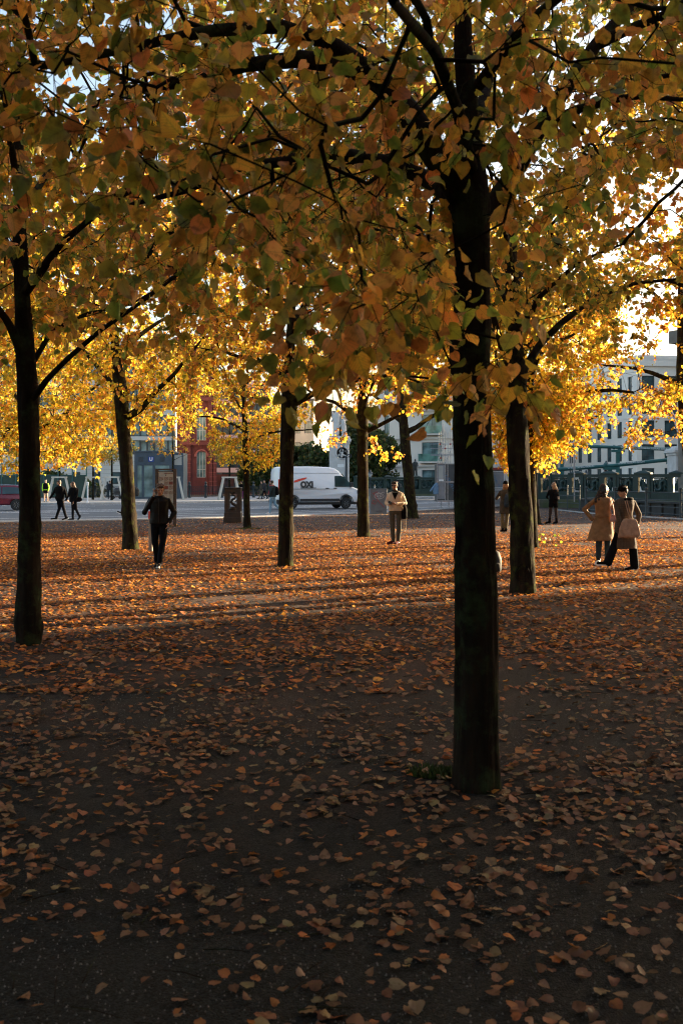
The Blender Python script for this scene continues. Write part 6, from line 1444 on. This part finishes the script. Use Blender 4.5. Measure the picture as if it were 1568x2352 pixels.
def person(px, py, H, label, J, top, bottom, shoes, skin='skin', hair='hair_dark', hairstyle='short', look=(0,-1,0), vox=.012, yaw=0, group=None, Y=None, topkind='jacket', hem=.86, flare=0, legs=(.085,.062,.052), hands=True, coatrx=.22, female=False, facial=True, glasses=False, collar=None, neckmat=None, lean=(0,0), stand=0.0, fold=.006, topm=None, bare=False):
    g = G(px,py) if Y is None else Vector(((px-CX)/F*Y, Y, 0)); sc = H/1.75
    t = thing('person', label, 'person', (g.x,g.y,stand), yaw, group)
    D = dict(hipL=(-.095,0,.92), hipR=(.095,0,.92), knL=(-.11,-.01,.50), knR=(.11,-.01,.50), anL=(-.11,.02,.085), anR=(.11,.02,.085), toL=(-.13,-.17,.03), toR=(.13,-.17,.03),
             shL=(-.172,0,1.385), shR=(.172,0,1.385), elL=(-.24,.03,1.12), elR=(.24,.03,1.12), wrL=(-.24,-.04,.87), wrR=(.24,-.04,.87), hd=(0,-.015,1.63), nk=(0,.005,1.46),
             fdL=(0,-.15,-1), fdR=(0,-.15,-1), pnL=(1,0,0), pnR=(-1,0,0), sdL=(0,-1,0), sdR=(0,-1,0), cuL=.5, cuR=.5)
    D.update(J); V = {k:(Vector(v)*sc if isinstance(v, tuple) and k[:2] not in ('fd','pn','sd') else v) for k,v in D.items()}
    lx, ly = lean; sw = 1.0 if not female else .88
    cxz = lambda z: (lx*(z-.9), ly*(z-.9))
    for k in ('shL','shR'): V[k] = V[k] + Vector((lx*.5,ly*.5,0))*sc
    def ring(z, rx, ry, dy=0, e=0): a,b_ = cxz(z); return (z*sc, a*sc, (b_+dy)*sc, (rx+e)*sc, (ry+e)*sc)
    # body
    mb = MB(); b_ = [ring(.86,.15*sw+.01,.105),ring(.95,.168,.118),ring(1.07,.14*sw,.102),ring(1.2,.155*sw,.112),ring(1.33,.175*sw,.118),ring(1.42,.15*sw,.09),ring(1.47,.065,.06)]
    mb.loft(b_); mb.capsule(Vector((cxz(1.42)[0],cxz(1.42)[1],1.42))*sc, V['nk'].lerp(V['hd'],.5), .062*sc*sw, .053*sc*sw)
    for s in 'LR':
        mb.capsule(V['sh'+s],V['el'+s],.050*sc*sw,.040*sc*sw); mb.capsule(V['el'+s],V['wr'+s],.040*sc*sw,.026*sc*sw)
        mb.capsule(V['hip'+s],V['kn'+s],.080*sc,.054*sc); mb.capsule(V['kn'+s],V['kn'+s].lerp(V['an'+s],.35),.052*sc,.054*sc); mb.capsule(V['kn'+s].lerp(V['an'+s],.35),V['an'+s],.054*sc,.034*sc); mb.capsule(V['an'+s],V['to'+s],.034*sc,.026*sc)
        if hands: hand(mb, V['wr'+s], V['fd'+s], V['pn'+s], V['sd'+s], sc*1.02, V['cu'+s])
    P, Mx = head(mb, V['hd'], look, sc)
    solid('body', mb, K[skin], t, vox, 2)
    if facial: face(t, P, sc, glasses)
    # trousers
    if bottom:
        mb = MB().loft([ring(.84,.14,.10,e=.012),ring(.90,.165,.115,e=.014),ring(1.0,.15,.105,e=.014),ring(1.04,.142,.1,e=.012)])
        a,k_,c = legs
        if bottom == 'shorts':
            for s in 'LR': mb.capsule(V['hip'+s],V['hip'+s].lerp(V['kn'+s],.42),.098*sc,.095*sc)
        else:
            for s in 'LR':
                kz = V['kn'+s]; an = V['an'+s]; dirn = (an-kz); e = kz+dirn*(.97 if not bare else .78)
                mb.capsule(V['hip'+s],kz,a*sc,k_*sc); mb.capsule(kz,e,k_*sc,c*sc)
        solid('trousers' if bottom != 'shorts' else 'shorts', mb, K[J.get('bm', bottom) if bottom!='shorts' else 'black'], t, vox, 2, fold*.9, px)
    # shoes
    for s in 'LR':
        an, to = V['an'+s], V['to'+s]; d = (to-an); d2 = Vector((d.x,d.y,d.z)).normalized(); low = -.035*sc
        mb = MB().capsule(an+Vector((0,0,.01))-d2*.03*sc, an+Vector((0,0,low)), .046*sc,.044*sc).capsule(an+Vector((0,0,low*.6))-d2*.02*sc, to+d2*.03*sc+Vector((0,0,.005)), .046*sc,.036*sc).capsule(an.lerp(to,.4)+Vector((0,0,low*.3)),to+d2*.035*sc,.045*sc,.034*sc)
        if J.get('boot'): mb.capsule(an, an.lerp(V['kn'+s],.36), .052*sc,.058*sc)
        sh = solid('shoe' if not J.get('boot') else 'boot', mb, K[shoes], t, vox*.9, 1)
        if J.get('sole'):
            q = d2.cross(Vector((0,0,1))).normalized(); n0 = Vector((0,0,1)) if abs(d2.z)<.5 else q.cross(d2)
            n0 = q.cross(d2).normalized(); m_ = MB(); a0 = an - d2*.075*sc - n0*.062*sc; a1 = to+d2*.062*sc - n0*.032*sc
            pts = [a0.lerp(a1,u) for u in (0,.25,.5,.75,1)]; ww = [.038,.042,.04,.046,.03]
            vs = [p+q*w_*sc*sg+n0*zz*sc for p,w_ in zip(pts,ww) for sg in (-1,1) for zz in (-.012,.016)]; fs=[]
            for i in range(4):
                o_=i*4; fs += [(o_,o_+4,o_+5,o_+1),(o_+2,o_+3,o_+7,o_+6),(o_,o_+2,o_+6,o_+4),(o_+1,o_+5,o_+7,o_+3)]
            fs += [(0,1,3,2),(16,18,19,17)]
            ob('sole', MB().add(vs,fs), K['white'], sh)
    # top
    e = .030
    mb = MB(); rr = []
    zt = [1.475,1.43,1.36,1.25,1.12,1.0]; base = {1.475:(.075,.07),1.43:(.155*sw,.095),1.36:(.182*sw,.118),1.25:(.170*sw,.118),1.12:(.152*sw,.108),1.0:(.162,.112)}
    for z in zt:
        if z > hem: rx, ry = base[z]; rr.append(ring(z, rx, ry, 0, e if z<1.47 else .012))
    n = 6; z0 = max(z for z in (1.0,) ) 
    for i in range(1,n+1):
        z = 1.0+(hem-1.0)*i/n
        if hem < 1.0: rr.append(ring(z, .165+flare*i/n, .115+flare*.8*i/n, flare*.0, e))
    if J.get('swing'):
        sx_, sy_ = J['swing']; rr2 = []
        for (z,cx_,cy_,rx,ry) in rr:
            u = max(0,(1.0*sc-z)/(1.0-hem)/sc); rr2.append((z,cx_+sx_*u*sc,cy_+sy_*u*sc,rx,ry))
        rr = rr2
    mb.loft(list(reversed(rr)), 28)
    for s in 'LR':
        mb.capsule(V['sh'+s]+Vector((0,0,-.005)),V['el'+s],.060*sc*sw,.052*sc*sw); mb.capsule(V['el'+s],V['el'+s].lerp(V['wr'+s],.96),.055*sc*sw,.042*sc*sw)
    if topkind == 'puffer':
        pass
    tp = solid({'jacket':'jacket','coat':'coat','sweater':'sweater'}.get(topkind,'jacket'), mb, topm or K[top], t, vox, 2, fold*(1.4 if topkind=='coat' else 1), px+5, (7,7,3) if topkind=='coat' else (6,6,7))
    if collar:
        mb = MB().tube([Vector((.085*math.cos(a)+cxz(1.46)[0], .07*math.sin(a)+cxz(1.46)[1]-.01, 1.465+.018*math.sin(a)))*sc for a in [i*math.pi/8 for i in range(17)]], .024*sc, 8)
        ob('collar', mb, K[collar], tp, True)
    # hair
    hmat = K[hair]; f = Vector(look).normalized()
    mb = MB()
    mb.ell(P(0,-.018,.028),(.086*sc,.094*sc,.098*sc),18,12,Mx)
    if hairstyle in ('short','quiff'):
        for i in range(16): a=i*.6; mb.ell(P(.06*math.cos(a),-.02+.06*math.sin(a),.085+.01*math.sin(i*3)),(.03*sc,.03*sc,.026*sc),8,5)
        if hairstyle == 'quiff':
            for i in range(7): mb.ell(P(-.055+.018*i,.065,.085+.012*math.sin(i*2)),(.026*sc,.026*sc,.022*sc),8,5)
            for sx in (-1,1): mb.ell(P(sx*.078,.0,.0),(.016*sc,.035*sc,.045*sc),8,6,Mx)
    elif hairstyle == 'long':
        dz = J.get('hairlen',.26); off = J.get('hairoff',(0,0)); 
        for i in range(9):
            a = math.pi*(1.0+i/8); q = P(.075*math.cos(a), -.03+.05*math.sin(a), .0)
            e_ = Vector((V['hd'].x+.10*math.cos(a)*sc+off[0], V['hd'].y + off[1], V['hd'].z-(dz+.02*math.sin(i*2.1))*sc)) - f*(.055*sc) + Vector((0,0,0))
            m1 = q.lerp(e_,.5)+Vector((.012*math.sin(i*5),.01*math.cos(i*3),0)); mb.capsule(q,m1,.036*sc,.038*sc); mb.capsule(m1,e_,.038*sc,.022*sc)
        if J.get('curly'):
            for i in range(34):
                a = i*2.4; u = i/34; mb.ell(Vector((V['hd'].x+off[0]*u, V['hd'].y, V['hd'].z-.02-u*dz*sc)) - f*.05*sc + Vector(((.07+.055*u)*math.cos(a)*sc, (.055+.02*u)*math.sin(a)*sc-.03*sc, 0)), (.034*sc,.034*sc,.03*sc), 8, 5)
    elif hairstyle == 'bun': mb.ell(P(0,-.1,.04),(.035*sc,.03*sc,.035*sc),10,8,Mx)
    # keep the face clear
    ho = solid('hair', mb, hmat, t, vox*.9, 1, .006 if vox<.013 else 0, 3)
    # carve: push hair vertices in front of the face back
    me = ho.data; nv=len(me.vertices); c=np.empty(nv*3,np.float32); me.vertices.foreach_get('co',c); c=c.reshape(-1,3); hc=np.array(V['hd']); rel=c-hc; fy=rel@np.array(f); fz=rel@np.array(Mx.col[2]); lim = np.where(fz<.052*sc, .030*sc, .20*sc)
    ex_ = np.maximum(fy-lim,0); c -= np.outer(ex_, np.array(f)); me.vertices.foreach_set('co', c.ravel().astype(np.float32)); me.update()
    if hairstyle == 'cap' or J.get('cap'):
        m_ = MB().ell(P(0,-.008,.055),(.092*sc,.102*sc,.085*sc),18,10,Mx).ell(P(0,.10,.045),(.062*sc,.055*sc,.010*sc),14,6,Mx); ob('cap', m_, K['black'], t, True)
    if J.get('beanie'):
        m_ = MB().ell(P(0,-.012,.050),(.094*sc,.102*sc,.098*sc),18,10,Mx).ell(P(0,-.012,.03),(.099*sc,.106*sc,.03*sc),18,6,Mx); ob('beanie', m_, K['black'], t, True)
    return t, V, sc, P
def place(o, t, label, cat, name=None):
    """top-level thing carried by a person: same spot and turn"""
    o.location = t.location; o.rotation_euler = t.rotation_euler; tag(o, label, cat); return o

# man on the phone (walks towards us, looks down)
J = dict(hipL=(-.09,0,.92), hipR=(.09,0,.92), knL=(-.075,-.02,.50), anL=(-.055,.10,.10), toL=(-.06,-.06,.035), knR=(.085,-.09,.52), anR=(.035,-.16,.085), toR=(.04,-.33,.035),
         elL=(-.29,-.04,1.14), wrL=(-.098,-.13,1.455), fdL=(.05,.12,1), pnL=(1,.15,0), sdL=(-.2,-.3,1), cuL=.7, shR=(.18,0,1.38), elR=(.30,.08,1.13), wrR=(.21,-.05,.93), fdR=(-.25,-.2,-1), hd=(.03,-.06,1.60), nk=(.015,-.01,1.46))
t,V,sc,P = person(366,1303,1.70,'man in black leather jacket holding a phone to his ear while walking towards us',J,'leather','jeans_black','leather',hair='hair_brown',hairstyle='quiff',look=(.28,-1,-.42),vox=.008,collar='leather',hem=.90,legs=(.092,.070,.055),fold=.010)
z = MB().box(-.004,.004,-.152,-.146,.93*sc,1.42*sc); o = ob('zip', z, K['greycoat'], t); o.location=(.015,-.012,0)
for s in 'R': 
    d = (V['to'+s]-V['an'+s]).normalized(); ob('toe_cap', MB().ell(V['to'+s]+d*.025+Vector((0,0,.0)),(.040,.045,.030),12,8), K['white'], t, True)
w = V['wrL']; o = ob('smartphone', MB().bbox(-.006,.006,-.036,.036,-.075,.075,.004,Matrix.Translation(w+Vector((.018,.0,.095)))@Matrix.Rotation(R(-12),4,'Y')@Matrix.Rotation(R(20),4,'X')), mat('phone_pale',(.5,.4,.34),(.4,.33,.3),5,.3)); place(o,t,'pale smartphone held to the ear of the man in leather jacket','phone')

# man in the white sweater, both hands at the phone
J = dict(knL=(-.085,-.02,.50), anL=(-.06,.02,.085), toL=(-.19,-.14,.035), knR=(.10,-.03,.50), anR=(.07,-.03,.085), toR=(.02,-.20,.035), elL=(-.255,-.02,1.15), wrL=(-.17,-.22,1.10), fdL=(.75,-.3,.35), pnL=(.2,.2,1), sdL=(0,-.4,1), cuL=.9,
         elR=(.27,.0,1.14), wrR=(.02,-.23,1.12), fdR=(-.95,-.2,.12), pnR=(0,.4,.8), sdR=(0,-.3,1), cuR=.8, hd=(-.03,-.03,1.625))
t,V,sc,P = person(908,1250,1.73,'man in cream cable-knit sweater and sunglasses looking aside with phone in both hands',J,'cream','olive','burgundy',hairstyle='quiff',look=(-.22,-1,-.05),vox=.009,glasses=True,topkind='sweater',hem=.93,skin='skin2',legs=(.092,.072,.060),fold=.007,yaw=R(-6))
m_ = MB()
for a in range(0,9): pass
m_.add([Vector(v)*sc for v in [(-.10,-.135,1.445),(.085,-.135,1.445),(-.01,-.166,1.24),(-.10,-.105,1.46),(.085,-.105,1.46),(-.01,-.13,1.25)]],[(0,2,1),(0,3,5,2),(2,5,4,1)]); m_.tube([Vector((.085*math.cos(a), .075*math.sin(a)-.01, 1.475))*sc for a in [i*math.pi/8 for i in range(17)]], .026*sc, 8)
ob('shirt', m_, K['black'], t, True)
for s in 'LR':
    ob('shoe_stripe', MB().tube([V['an'+s]+Vector((.045 if s=='R' else -.04,.02,-.03)),V['an'+s].lerp(V['to'+s],.5)+Vector((.048 if s=='R' else -.044,-.02,0.0)),V['to'+s]+Vector((.03 if s=='R' else -.03,.03,-.012))],.008,5), K['white'], t)
o = ob('smartphone', MB().bbox(-.036,.036,-.005,.005,-.07,.07,.004,Matrix.Translation(V['wrL']+Vector((.035,-.075,.06)))@Matrix.Rotation(R(-48),4,'Y')@Matrix.Rotation(R(-35),4,'X')), K['screen']); place(o,t,'black smartphone held by the man in the cream sweater','phone')
o = thing('drawstring_bag','black drawstring bag with long cream rope hanging at the side of the man in cream','bag',t.location,t.rotation_euler[2])
solid('pouch', MB().loft([(.70*sc,.235,-.0,.05,.05),(.76*sc,.23,0,.09,.08),(.9*sc,.225,0,.095,.09),(1.02*sc,.22,.0,.085,.08),(1.12*sc,.215,0,.05,.05)]), K['black'], o, .012, 2, .01)
ob('rope', MB().tube([Vector(v)*sc for v in [(.12,-.06,1.47),(.17,-.15,1.38),(.19,-.17,1.25),(.21,-.12,1.1)]],.008,6).tube([Vector(v)*sc for v in [(.19,-.13,1.1),(.20,-.11,.95)]],.008,6).tube([Vector(v)*sc for v in [(.27,0,.78),(.285,0,.6),(.275,0,.40),(.245,0,.355),(.215,0,.40),(.23,0,.6),(.22,0,.75)]],.008,6), K['rope'], o, True)

# woman in the tan trench coat, back to us, hand on hip, head turned right
J = dict(knL=(-.09,0,.50), anL=(-.10,.02,.085), toL=(-.17,-.11,.035), knR=(.10,0,.50), anR=(.105,.02,.085), toR=(.10,.19,.035), elL=(-.40,.04,1.19), wrL=(-.24,-.03,.98), fdL=(1,-.1,-.25), pnL=(.3,-1,0), sdL=(0,0,1), cuL=.6,
         elR=(.27,.0,1.14), wrR=(.26,.02,.92), hd=(.03,.02,1.62), hairlen=.24, curly=1, swing=(-.07,0), hairoff=(-.06,-.05), sole=1)
t,V,sc,P = person(1384,1297,1.68,'woman seen from behind in a belted tan trench coat with her hand on her hip',J,'tan','denim','white',hairstyle='long',look=(1,.35,.05),vox=.010,topkind='coat',hem=.53,flare=.09,legs=(.088,.070,.064),female=True,fold=.011,bare=True)
mb = MB()
ob('belt', MB().tube([Vector((.196*math.cos(a), .146*math.sin(a), 1.045))*sc for a in [i*math.pi/16 for i in range(33)]], .022*sc, 6, sq=.35), K['tan_dark'], t, True)
ob('storm_flap', MB().tube([Vector((.19*math.cos(a), .152*math.sin(a), 1.235-.02*math.sin(a)*-1))*sc for a in [math.pi+.5+i*(math.pi-1)/10 for i in range(11)]], .006*sc, 5), K['tan_dark'], t, True)
for s in 'LR': ob('sock', MB().capsule(V['an'+s],V['an'+s].lerp(V['kn'+s],.13),.043,.042), K['black'], t, True)
o = thing('handbag','small pink shoulder bag under the arm of the woman in the trench coat','bag',t.location,0)
solid('pouch', MB().loft([(.93*sc,.17,-.19,.075,.045),(.96*sc,.17,-.19,.085,.05),(1.08*sc,.16,-.18,.045,.035)],16), K['pink'], o, .010, 1)
ob('strap', MB().tube([Vector(v)*sc for v in [(.11,-.11,1.46),(.10,-.16,1.38),(.105,-.17,1.25),(.13,-.18,1.08)]],.009,5).tube([Vector(v)*sc for v in [(.13,-.10,1.46),(.15,-.15,1.36),(.18,-.17,1.2),(.19,-.18,1.06)]],.009,5), K['pink'], o, True)

# woman in the plaid coat with cap and tote, striding left
J = dict(hipL=(-.07,-.03,.92), hipR=(.06,.03,.92), knL=(-.20,-.02,.55), anL=(-.36,-.05,.17), toL=(-.53,-.08,.16), knR=(.17,.04,.52), anR=(.21,.05,.085), toR=(.06,0,.035), elL=(-.18,-.13,1.13), wrL=(-.14,-.20,.93), fdL=(.3,-.1,-1), cuL=1.0,
         elR=(.30,.06,1.15), wrR=(.27,.02,.95), hd=(-.045,.0,1.60), cap=1, sole=1)
t,V,sc,P = person(1434,1311,1.66,'woman in long brown plaid coat and black cap striding left with a tote bag',J,'plaid','jeans_black','black',hairstyle='short',look=(-1,-.12,-.12),vox=.010,topkind='coat',hem=.45,flare=.035,legs=(.095,.085,.088),female=True,fold=.009,facial=True)
ob('hood', MB().tube([Vector((.105*math.cos(a)+.03, .095*math.sin(a)+.01, 1.44+.012*math.cos(a)))*sc for a in [i*math.pi/10 for i in range(21)]], .042*sc, 10).ell(Vector((.09,.0,1.40))*sc,(.075,.09,.06)), K['black'], t, True)
ob('glasses', MB().tube([P(.03,.098,.012),P(-.03,.098,.012),P(-.078,.03,.012)],.004,5), K['black'], t)
o = thing('tote_bag','pale canvas tote bag hanging from the arm of the woman in the plaid coat','bag',t.location,0)
solid('pouch', MB().loft([(.69*sc,-.01,-.24,.19,.03),(.74*sc,.02,-.24,.21,.05),(.88*sc,.02,-.23,.19,.045),(1.0*sc,.03,-.22,.155,.03),(1.06*sc,.035,-.21,.12,.02)],20,3), K['canvas'], o, .010, 1, .012, 4)
ob('handle', MB().tube([Vector(v)*sc for v in [(.05,-.21,1.07),(.0,-.2,1.2),(-.04,-.14,1.42)]],.010,5).tube([Vector(v)*sc for v in [(.06,-.2,1.07),(.05,-.19,1.2),(.0,-.12,1.44)]],.010,5), K['canvas'], o, True)

# girl in shorts by the hoarding, seen from behind
J = dict(knL=(-.13,0,.48), anL=(-.17,.0,.085), toL=(-.30,.06,.035), knR=(.11,0,.48), anR=(.13,0,.085), toR=(.05,.12,.035), elL=(-.26,.10,1.14), wrL=(-.18,.22,1.05), fdL=(0,1,.2), elR=(.22,.08,1.12), wrR=(.1,.24,1.05), fdR=(0,1,.2), hairlen=.24, hairoff=(.03,-.02), boot=1)
t,V,sc,P = person(1270,1203,1.70,'girl in black shorts, boots and dark top with long fair hair beside the bridge railing',J,'black','shorts','black',hair='hair_blond',hairstyle='long',look=(-.75,.6,-.1),vox=.014,hem=.94,female=True,facial=False,skin='skin')
for s in 'LR': ob('stocking', MB().capsule(V['hip'+s].lerp(V['kn'+s],.3),V['kn'+s],.078,.062).capsule(V['kn'+s],V['an'+s],.062,.046), K['stocking'], t, True)
o = thing('backpack','small dark backpack with a shiny pocket on the back of the girl in shorts','bag',t.location,0)
solid('pouch', MB().loft([(1.0*sc,.08,-.19,.10,.05),(1.05*sc,.08,-.20,.12,.07),(1.25*sc,.08,-.20,.11,.06),(1.33*sc,.08,-.18,.07,.04)],16), K['black'], o, .014, 1); ob('pocket', MB().loft([(1.04*sc,.15,-.24,.05,.03),(1.16*sc,.15,-.25,.045,.03)],12), K['silver'], o, True)

# person in beanie half hidden behind the scarred trunk
J = dict(anL=(-.10,.02,.085), anR=(.02,.02,.085), knR=(.05,0,.5), toL=(-.12,.17,.035), toR=(-.02,.17,.035), elL=(-.30,.06,1.15), wrL=(-.16,.22,1.25), fdL=(.5,.7,.4), elR=(.28,.06,1.15), wrR=(.1,.22,1.25), beanie=1, hairlen=.16)
t,V,sc,P = person(1160,1222,1.74,'person in black beanie and long grey coat standing half hidden behind the scarred trunk',J,'greycoat','khaki','black',hair='hair_blond',hairstyle='long',look=(-.3,1,0),vox=.014,topkind='coat',hem=.64,flare=.03,female=True,facial=False,collar='greycoat')
o = thing('backpack','small blue backpack on the back of the person in the black beanie','bag',t.location,0); solid('pouch', MB().loft([(.86*sc,.05,-.19,.11,.05),(.95*sc,.05,-.21,.13,.07),(1.2*sc,.05,-.21,.12,.07),(1.32*sc,.05,-.18,.08,.04)],16), K['blue'], o, .014, 1)

# couple holding hands at the road edge
J = dict(knL=(-.02,0,.51), anL=(-.16,0,.09), toL=(-.32,-.03,.06), knR=(.16,0,.50), anR=(.28,0,.10), toR=(.15,-.03,.035), hipL=(-.05,0,.92), hipR=(.07,0,.92), elL=(-.27,0,1.17), wrL=(-.40,-.08,.95), fdL=(-.5,-.1,-1), elR=(.26,0,1.13), wrR=(.33,-.08,.88), fdR=(.7,0,-.6), hd=(-.03,-.02,1.60), sole=1)
t,V,sc,P = person(138,1195,1.83,'bearded man in black holding the hand of a long-haired woman by the road',J,'black','jeans_black','black',look=(-.75,-.6,-.3),vox=.014,hem=.90,collar='black',hairstyle='quiff',legs=(.09,.07,.055))
ob('beard', MB().ell(P(0,.045,-.075),(.055,.05,.045),10,8), K['hair_dark'], t, True)
J = dict(knL=(-.04,0,.52), anL=(-.04,0,.085), toL=(-.2,-.02,.035), knR=(.10,0,.50), anR=(.26,0,.17), toR=(.20,-.02,.05), hipL=(-.04,0,.92), hipR=(.05,0,.92), elL=(-.22,-.05,1.10), wrL=(-.34,-.06,.90), fdL=(-.7,0,-.6), elR=(.17,-.12,1.1), wrR=(.02,-.14,.86), hd=(-.05,-.02,1.60), hairlen=.34, hairoff=(.09,0))
t,V,sc,P = person(170,1195.5,1.76,'long-haired woman in black walking hand in hand with the bearded man',J,'black','jeans_black','black',hair='hair_brown',hairstyle='long',look=(-1,-.1,0),vox=.014,hem=.82,female=True,legs=(.085,.062,.05))
o = thing('handbag','black shoulder bag behind the long-haired woman in black','bag',t.location,0); solid('pouch', MB().ell((.22,0,.93*sc),(.16,.08,.11)), K['black'], o, .02, 1); ob('strap', MB().tube([(.12,.0,1.0*sc),(.05,-.12,1.25*sc),(-.05,-.08,1.46*sc)],.012,5), K['black'], o)

# man in light jeans with backpack, walking left in front of the van
J = dict(hipL=(-.03,-.03,.92), hipR=(.04,.03,.92), knL=(-.10,-.03,.50), anL=(-.12,-.03,.085), toL=(-.29,-.05,.04), knR=(.14,.03,.50), anR=(.42,.04,.22), toR=(.36,.03,.06), elL=(-.10,-.20,1.14), wrL=(-.17,-.22,.90), elR=(.12,.2,1.13), wrR=(.0,.2,.9), hd=(-.06,0,1.62), shL=(-.02,-.165,1.385), shR=(.02,.165,1.385), sole=1)
t,V,sc,P = person(626,1181.5,1.82,'man in light blue jeans and dark jacket with red scarf walking left before the van',J,'bluejacket','lightjeans','white',look=(-1,-.15,.05),vox=.014,hem=.90,collar='red',skin='skin2',legs=(.09,.07,.062),hairstyle='quiff')
ob('shirt_front', MB().capsule(Vector((-.16,0,1.0))*sc,Vector((-.15,0,1.35))*sc,.05,.06), K['red'], t, True); ob('beard', MB().ell(P(0,.045,-.075),(.055,.05,.045),10,8), K['hair_dark'], t, True)
o = thing('backpack','black backpack on the man in light blue jeans','bag',t.location,0); solid('pouch', MB().loft([(.98*sc,.22,0,.08,.14),(1.05*sc,.25,0,.11,.16),(1.3*sc,.24,0,.10,.15),(1.42*sc,.20,0,.06,.10)],16), K['black'], o, .016, 1)
# pedestrian mostly hidden behind the leaning left tree
J = dict(hipL=(-.03,-.03,.92), hipR=(.03,.03,.92), knL=(-.22,-.03,.55), anL=(-.42,-.03,.17), toL=(-.58,-.03,.22), knR=(.05,0,.5), anR=(.16,0,.085), toR=(.0,0,.035), hd=(-.04,0,1.62), shL=(-.02,-.165,1.385), shR=(.02,.165,1.385), elL=(-.08,-.18,1.14), wrL=(-.15,-.18,.9), elR=(.1,.18,1.14), wrR=(.0,.18,.9), sole=1)
t,V,sc,P = person(300,1186,1.80,'pedestrian in dark clothes mostly hidden behind the leaning linden trunk',J,'navy','jeans_black','black',look=(-1,0,0),vox=.018,hem=.88,facial=False)
o = thing('backpack','grey backpack of the pedestrian hidden behind the leaning trunk','bag',t.location,0); solid('pouch', MB().loft([(.98*sc,.27,0,.10,.14),(1.05*sc,.31,0,.14,.16),(1.3*sc,.30,0,.14,.15),(1.42*sc,.25,0,.08,.10)],16), cloth('grey_pack',(.045,.05,.055)), o, .018, 1)
# small figures on the far pavement
def far(px,Y,H,label,top,bottom,shoes,look,J2={},**kw):
    return person(px,0,H,label,J2,top,bottom,shoes,look=look,vox=.022,Y=Y,facial=False,stand=.12,hands=True,**kw)
t,V,sc,P = far(105.5,80,1.82,'jogger in neon yellow sleeves, black vest and shorts on the far pavement','black','shorts','navy',(-.2,-1,0),dict(knL=(-.09,-.02,.5),anL=(-.10,0,.085),anR=(.15,.05,.085),knR=(.13,-.02,.5),wrL=(-.20,-.08,.88),wrR=(.22,-.08,.88)),hem=.95,skin='skin')
for s in 'LR': ob('sleeve', MB().capsule(V['sh'+s],V['el'+s],.076,.062).capsule(V['el'+s],V['wr'+s],.062,.046), K['neon'], t, True)
ob('waist_band', MB().loft([(.93*sc,0,0,.205,.155),(.97*sc,0,0,.207,.157)],16), K['neon'], t, True)
st = dict(knL=(-.12,0,.50),anL=(-.24,0,.085),toL=(-.4,0,.05),knR=(.12,0,.50),anR=(.28,0,.14),toR=(.16,0,.05),hipL=(-.03,-.02,.92),hipR=(.03,.02,.92),shL=(-.02,-.165,1.385),shR=(.02,.165,1.385),elL=(-.06,-.2,1.12),wrL=(-.13,-.2,.92),elR=(.08,.2,1.12),wrR=(.0,.2,.92))
far(607,92,1.80,'person in a long dark puffer jacket walking left on the far pavement','navy','jeans_black','black',(-.5,-1,0),st,hem=.78)
far(600.5,94,1.72,'person in grey walking just behind the dark puffer jacket','greycoat','khaki','black',(-.6,-1,0),dict(st),hem=.85)
far(555,93,1.70,'person in dark hooded jacket and purple trousers raising a phone to take a picture','black','purple','black',(-1,-.1,.1),dict(elL=(-.25,-.1,1.25),wrL=(-.36,-.1,1.45),elR=(-.1,-.2,1.22),wrR=(-.3,-.2,1.42),fdL=(-.3,0,1),fdR=(-.3,0,1)),hem=.80,hairstyle='bun',female=True)
far(253,96,1.76,'person in dark jacket and blue jeans pushing a stroller on the far pavement','navy','denim','black',(.8,.2,0),dict(elR=(.3,0,1.15),wrR=(.45,0,1.05)),hem=.85)
t,V,sc,P = far(913,103,1.80,'man with black cap and backpack walking along the bridge pavement','navy','jeans_black','black',(-1,-.1,0),dict(st,cap=1),hem=.88)
o = thing('backpack','grey backpack on the man with the cap on the bridge','bag',t.location,0); solid('pouch', MB().loft([(.98*sc,.24,0,.10,.14),(1.05*sc,.28,0,.13,.16),(1.3*sc,.27,0,.13,.15),(1.42*sc,.22,0,.08,.10)],16), cloth('pale_pack',(.10,.10,.095)), o, .02, 1)
for px,lab in ((1388,'dark-haired passer-by behind the balustrade, left of two heads'),(1401.5,'passer-by with brown hair behind the balustrade, right of two heads')):
    t,V,sc,P = far(px,80,1.76,lab,'navy','jeans_black','black',(-1,-.3,0),dict(st),hem=.85,hair='hair_brown' if px>1395 else 'hair_dark'); t.location.z = .95
mb = MB(); mb.add([(-3,-.5,-.1),(30,-4.5,-.1),(31,5,-.1),(-2,9,-.1),(-3,-.5,.94),(30,-4.5,.94),(31,5,.94),(-2,9,.94)],[(4,5,6,7),(0,1,5,4),(1,2,6,5),(2,3,7,6),(3,0,4,7)])
o = ob('bridge_deck', mb, M['asphalt']); o.location = (W(1350,77).x,77,0); o['kind'] = 'structure'
